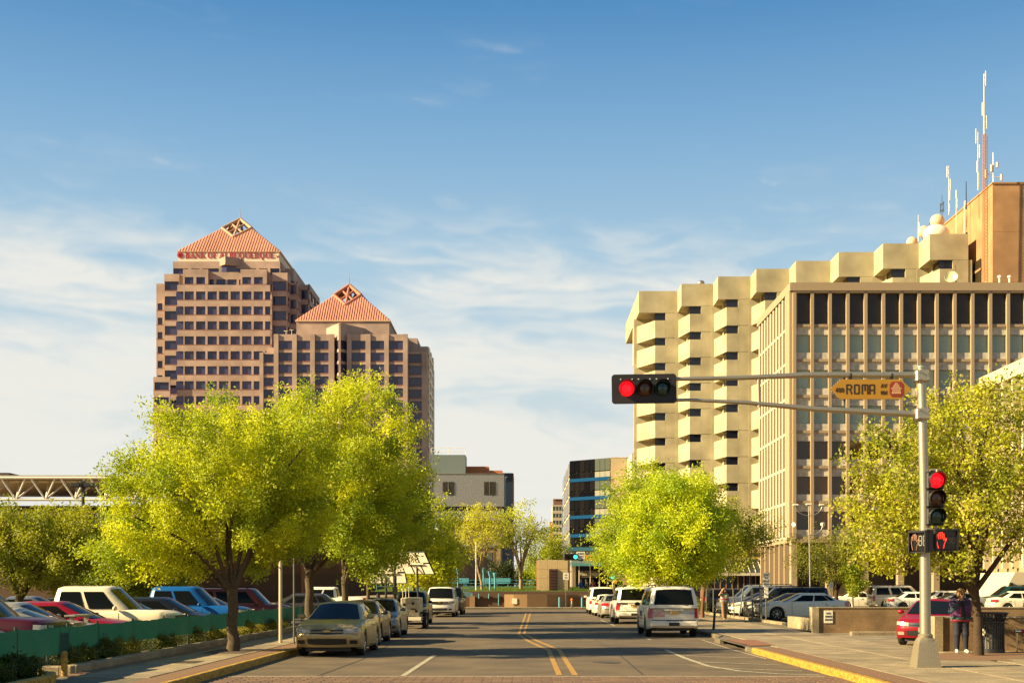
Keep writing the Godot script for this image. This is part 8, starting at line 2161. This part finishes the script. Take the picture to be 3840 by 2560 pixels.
func head_bones(c: Vector3, face_dir: Vector3, skin: Color, hair: Color, s := 1.0) -> Array:
	var f := face_dir.normalized(); var up := Vector3.UP; up = (up - f * up.dot(f)).normalized(); var r := f.cross(up)
	var P := func(x: float, y: float, z: float) -> Vector3: return c + (r * x + up * y + f * z) * s
	var o := [[P.call(0, 0.035, -0.015), P.call(0, 0.02, 0.01), 0.088 * s, 0.082 * s, skin], [P.call(0, -0.02, 0.03), P.call(0, -0.075, 0.045), 0.062 * s, 0.04 * s, skin],
		[P.call(0, 0.015, 0.09), P.call(0, -0.022, 0.112), 0.011 * s, 0.016 * s, skin], [P.call(-0.02, -0.052, 0.083), P.call(0.02, -0.052, 0.083), 0.009 * s, 0.009 * s, Color(0.30, 0.07, 0.05)],
		[P.call(-0.032, 0.018, 0.08), P.call(-0.03, 0.018, 0.081), 0.010 * s, 0.010 * s, Color(0.02, 0.015, 0.012)], [P.call(0.032, 0.018, 0.08), P.call(0.03, 0.018, 0.081), 0.010 * s, 0.010 * s, Color(0.02, 0.015, 0.012)],
		[P.call(-0.083, 0.01, -0.005), P.call(-0.083, -0.02, 0.0), 0.018 * s, 0.012 * s, skin], [P.call(0.083, 0.01, -0.005), P.call(0.083, -0.02, 0.0), 0.018 * s, 0.012 * s, skin]]
	return o
func hair_mesh(c: Vector3, face_dir: Vector3, col: Color, long: float, bulk := 1.0) -> MB:
	var f := face_dir.normalized(); var up := Vector3.UP; var r := f.cross(up)
	var P := func(x: float, y: float, z: float) -> Vector3: return c + r * x + up * y + f * z
	var b := [[P.call(0, 0.06, -0.02), P.call(0, 0.075, 0.03), 0.092 * bulk, 0.072, col], [P.call(0, 0.04, -0.04), P.call(0, -0.02 - long * 0.5, -0.055), 0.094 * bulk, 0.075 * bulk, col]]
	for k in 9:
		var a := lerpf(-1.9, 1.9, k / 8.0)
		b.append([P.call(sin(a) * 0.07, 0.08, cos(a) * 0.045 * -0.6 + 0.02), P.call(sin(a) * 0.1 * bulk, -0.005 - long, -cos(a) * 0.075 - 0.005), 0.032, 0.022, col.lerp(col * 0.7, 0.5 + 0.5 * sin(k * 2.3))])
	for k in 3: b.append([P.call(-0.05 + 0.05 * k, 0.125, 0.03), P.call(-0.06 + 0.06 * k, 0.085, 0.082), 0.022, 0.014, col])
	var m := MB.new(); flesh(m, b, 0.011, 0.006)
	return m
func person(label: String, at: Vector3, yaw: float, bones: Array, fine: Array, cell: float, blend: float) -> Node3D:
	var t := thing("person", label, "person", at, yaw)
	var m := MB.new()
	flesh(m, bones, cell, blend)
	for g in fine: flesh(m, g[0], g[1], g[2])
	part("body", m.mesh(false, true), mat("cloth_and_skin", Color(1, 1, 1), 0.8, {"vcol": true}), t)
	return t
func people() -> void:
	var skin := Color(0.52, 0.29, 0.17); var skin_l := Color(0.50, 0.30, 0.19)
	var jean := Color(0.012, 0.015, 0.024); var jean2 := Color(0.016, 0.019, 0.028)
	var purple := Color(0.045, 0.022, 0.085); var violet := Color(0.11, 0.03, 0.13); var teal := Color(0.02, 0.10, 0.10); var pink := Color(0.36, 0.03, 0.06); var blue := Color(0.03, 0.09, 0.22); var dk := Color(0.012, 0.016, 0.03)
	var white := Color(0.62, 0.58, 0.52)
	# woman by the tree, hand raised to her face; front towards +z, a little to her left
	var HEM := Vector3(1, 3.2, 1.08)
	var b := [
		[Vector3(-0.10, 0.10, 0.0), Vector3(-0.10, 0.50, 0.01), 0.062, 0.085, jean], [Vector3(-0.10, 0.50, 0.01), Vector3(-0.09, 0.88, 0.0), 0.088, 0.125, jean2],
		[Vector3(0.12, 0.10, 0.02), Vector3(0.115, 0.50, 0.02), 0.062, 0.085, jean], [Vector3(0.115, 0.50, 0.02), Vector3(0.09, 0.88, 0.0), 0.088, 0.125, jean],
		[Vector3(-0.10, 0.06, 0.0), Vector3(-0.12, 0.035, 0.15), 0.048, 0.04, white], [Vector3(0.12, 0.06, 0.02), Vector3(0.15, 0.035, 0.16), 0.048, 0.04, white],
		[Vector3(-0.07, 0.92, 0), Vector3(0.07, 0.92, 0), 0.16, 0.16, jean],
		[Vector3(-0.10, 0.865, 0.01), Vector3(0.10, 0.865, 0.01), 0.165, 0.165, pink, 0, HEM], [Vector3(-0.11, 0.91, 0.01), Vector3(0.11, 0.91, 0.01), 0.172, 0.172, teal, 0, HEM],
		[Vector3(-0.12, 1.04, 0.01), Vector3(0.12, 1.04, 0.01), 0.172, 0.172, violet, 0, Vector3(1, 1.35, 1.08)], [Vector3(-0.12, 1.16, 0.0), Vector3(0.12, 1.16, 0.0), 0.172, 0.172, violet],
		[Vector3(-0.13, 1.28, -0.01), Vector3(0.13, 1.28, -0.01), 0.16, 0.16, purple], [Vector3(-0.12, 1.36, -0.02), Vector3(0.12, 1.36, -0.02), 0.10, 0.10, purple],
		[Vector3(0.03, 0.94, 0.155), Vector3(0.02, 1.30, 0.12), 0.055, 0.05, dk], [Vector3(0.075, 0.93, 0.15), Vector3(0.06, 1.24, 0.13), 0.028, 0.024, blue], [Vector3(-0.045, 1.0, 0.168), Vector3(-0.035, 1.2, 0.155), 0.014, 0.014, pink],
		[Vector3(0, 1.36, -0.01), Vector3(0, 1.46, 0.015), 0.062, 0.055, skin], [Vector3(0, 1.36, -0.01), Vector3(0, 1.40, 0.0), 0.085, 0.08, purple],
		[Vector3(-0.19, 1.33, -0.02), Vector3(-0.26, 1.10, 0.06), 0.082, 0.07, purple], [Vector3(-0.26, 1.10, 0.06), Vector3(-0.13, 1.28, 0.20), 0.072, 0.054, teal.lerp(purple, 0.6)], [Vector3(-0.13, 1.28, 0.20), Vector3(-0.075, 1.36, 0.20), 0.05, 0.046, purple],
		[Vector3(0.19, 1.33, -0.02), Vector3(0.26, 1.08, 0.02), 0.082, 0.07, purple], [Vector3(0.26, 1.08, 0.02), Vector3(0.22, 1.04, 0.24), 0.07, 0.05, purple],
	]
	var head := Vector3(0.0, 1.545, 0.03); var look := Vector3(0.42, -0.12, 1.0)
	var t := person("woman in purple jacket and dark jeans, hand raised to her face", Vector3(11.6, 0.155, -33.15), -0.12, b, [[head_bones(head, look, skin, skin, 1.0), 0.008, 0.008], [hand_bones(Vector3(-0.075, 1.36, 0.20), Vector3(0.45, 0.85, -0.12), Vector3(0.5, 0.1, -0.8), 0.42, skin), 0.0045, 0.004], [hand_bones(Vector3(0.22, 1.04, 0.24), Vector3(0.05, 0.05, 1.0), Vector3(-1, 0, 0), 0.5, skin, -1.0), 0.0045, 0.004]], 0.016, 0.013)
	part("hair", hair_mesh(head, look, Color(0.24, 0.13, 0.05), 0.03, 1.08).mesh(), mat("hair_brown", Color(0.25, 0.14, 0.055), 0.7), t)
	var gl := MB.new()
	var gf := look.normalized(); var gr := gf.cross(Vector3.UP).normalized()
	for s in [-1.0, 1.0]: gl.sphere(head + gf * 0.088 + gr * s * 0.033 + Vector3(0, 0.018, 0), Vector3(0.03, 0.022, 0.014), 10, 6)
	gl.rod(head + gf * 0.092 - gr * 0.02 + Vector3(0, 0.02, 0), head + gf * 0.092 + gr * 0.02 + Vector3(0, 0.02, 0), 0.004, 0.004, 5)
	for s in [-1.0, 1.0]: gl.rod(head + gf * 0.075 + gr * s * 0.062 + Vector3(0, 0.02, 0), head - gf * 0.02 + gr * s * 0.09 + Vector3(0, 0.02, 0), 0.004, 0.004, 5)
	part("sunglasses", gl.mesh(), black_metal, t)
	var env_ := thing("envelope", "yellow envelope held in the woman's hand beside the tree trunk", "envelope", Vector3(11.6, 0.155, -33.15) + Basis(Vector3.UP, -0.12) * Vector3(0.235, 1.07, 0.33), -0.5)
	var ev := part("paper", bevelled(Vector3(-0.008, -0.06, -0.1), Vector3(0.008, 0.06, 0.12), 0.004), mat("envelope_yellow", Color(0.66, 0.36, 0.05), 0.7), env_)
	ev.rotation.x = -0.5
	# walking woman on the far pavement, hand at her hair
	var tan_ := Color(0.23, 0.135, 0.06); var stripe_w := Color(0.50, 0.46, 0.40); var stripe_r := Color(0.42, 0.03, 0.06); var stripe_g := Color(0.22, 0.23, 0.22)
	b = [
		[Vector3(-0.07, 0.12, 0.16), Vector3(-0.08, 0.50, 0.09), 0.085, 0.098, tan_], [Vector3(-0.08, 0.50, 0.09), Vector3(-0.075, 0.92, 0.0), 0.10, 0.118, tan_],
		[Vector3(0.10, 0.13, -0.20), Vector3(0.09, 0.52, -0.02), 0.09, 0.098, tan_ * 0.85], [Vector3(0.09, 0.52, -0.02), Vector3(0.075, 0.92, 0.0), 0.10, 0.118, tan_],
		[Vector3(-0.06, 0.05, 0.15), Vector3(-0.06, 0.03, 0.27), 0.038, 0.03, skin_l], [Vector3(0.10, 0.09, -0.22), Vector3(0.10, 0.03, -0.12), 0.038, 0.03, Color(0.08, 0.05, 0.03)],
		[Vector3(-0.06, 0.95, 0), Vector3(0.06, 0.95, 0), 0.128, 0.128, tan_], [Vector3(-0.06, 1.02, 0), Vector3(0.06, 1.02, 0), 0.128, 0.125, stripe_g], [Vector3(-0.07, 1.10, 0), Vector3(0.07, 1.10, 0), 0.124, 0.124, stripe_r], [Vector3(-0.08, 1.19, 0), Vector3(0.08, 1.19, 0), 0.124, 0.124, stripe_w], [Vector3(-0.09, 1.27, 0.0), Vector3(0.09, 1.27, 0), 0.118, 0.118, Color(0.50, 0.40, 0.20)], [Vector3(-0.11, 1.36, -0.01), Vector3(0.11, 1.36, -0.01), 0.085, 0.085, stripe_g],
		[Vector3(0, 1.38, 0), Vector3(0, 1.48, 0.015), 0.052, 0.048, skin_l],
		[Vector3(-0.17, 1.36, -0.01), Vector3(-0.30, 1.33, 0.12), 0.056, 0.045, skin_l], [Vector3(-0.30, 1.33, 0.12), Vector3(-0.16, 1.56, 0.10), 0.043, 0.03, skin_l], [Vector3(-0.15, 1.36, -0.01), Vector3(-0.22, 1.35, 0.04), 0.066, 0.062, stripe_g],
		[Vector3(0.17, 1.36, -0.01), Vector3(0.24, 1.10, -0.06), 0.052, 0.042, skin_l], [Vector3(0.24, 1.10, -0.06), Vector3(0.29, 0.87, 0.02), 0.041, 0.028, skin_l], [Vector3(0.15, 1.36, -0.01), Vector3(0.20, 1.28, -0.03), 0.066, 0.062, stripe_g],
	]
	head = Vector3(0, 1.565, 0.03); look = Vector3(0.1, -0.1, 1)
	t = person("walking woman in striped top and wide tan trousers, hand at her hair", Vector3(10.95, 0.155, -68.0), 0.1, b, [[head_bones(head, look, skin_l, skin_l, 1.0), 0.010, 0.008], [hand_bones(Vector3(-0.16, 1.56, 0.10), Vector3(0.5, 0.7, -0.1), Vector3(0.6, -0.2, -0.5), 0.35, skin_l), 0.005, 0.004], [hand_bones(Vector3(0.29, 0.87, 0.02), Vector3(0.1, -1, 0.15), Vector3(-1, 0, 0.2), 0.3, skin_l, -1.0), 0.005, 0.004]], 0.016, 0.012)
	part("hair", hair_mesh(head, look, Color(0.20, 0.075, 0.025), 0.12, 1.1).mesh(), mat("hair_auburn", Color(0.20, 0.08, 0.03), 0.7), t)
	# three far figures before the black glass building
	var far := [[2178.0, "far person in bright blue jacket left of two others on the plaza", Color(0.02, 0.09, 0.35), 0.3], [2199.0, "far person in dark olive coat between two others on the plaza", Color(0.05, 0.045, 0.025), -0.3], [2223.0, "far person in rust top right of two others on the plaza", Color(0.22, 0.07, 0.03), 0.1]]
	for q in far:
		var c: Color = q[2]; var w: float = q[3]
		var fb := [[Vector3(-0.09, 0.06, 0.05 + w * 0.3), Vector3(-0.09, 0.88, 0), 0.06, 0.1, jean], [Vector3(0.09, 0.06, -0.05 - w * 0.3), Vector3(0.09, 0.88, 0), 0.06, 0.1, jean], [Vector3(-0.09, 0.04, 0.05 + w * 0.3), Vector3(-0.1, 0.03, 0.18 + w * 0.3), 0.045, 0.04, dk], [Vector3(0.09, 0.04, -0.05 - w * 0.3), Vector3(0.1, 0.03, 0.08 - w * 0.3), 0.045, 0.04, dk], [Vector3(0, 0.92, 0), Vector3(0, 1.15, 0), 0.15, 0.15, c], [Vector3(-0.1, 1.32, 0), Vector3(0.1, 1.32, 0), 0.12, 0.12, c],
			[Vector3(-0.2, 1.34, 0), Vector3(-0.26, 1.06, -0.03), 0.07, 0.055, c], [Vector3(-0.26, 1.06, -0.03), Vector3(-0.24, 0.84, 0.1), 0.05, 0.035, c], [Vector3(0.2, 1.34, 0), Vector3(0.26, 1.06, 0.0), 0.07, 0.055, c], [Vector3(0.26, 1.06, 0), Vector3(0.24, 0.84, 0.1), 0.05, 0.035, c], [Vector3(0, 1.38, 0), Vector3(0, 1.5, 0.02), 0.055, 0.05, skin]]
		var hd := Vector3(0, 1.58, 0.03)
		var fg := [[head_bones(hd, Vector3(0.2, 0, 1), skin, skin, 1.0), 0.014, 0.01]]
		for s in [-1.0, 1.0]: fg.append([hand_bones(Vector3(s * 0.24, 0.83, 0.1), Vector3(0, -1, 0.2), Vector3(-s, 0, 0.2), 0.3, skin, -s), 0.007, 0.005])
		t = person(q[1], Vector3(ux(q[0], 124.0), 1.0, -124.0), w * 3.0, fb, fg, 0.024, 0.016)
		part("hair", hair_mesh(hd, Vector3(0.2, 0, 1), Color(0.03, 0.02, 0.015), 0.02, 1.0).mesh(), mat("hair_dark", Color(0.03, 0.02, 0.015), 0.7), t)
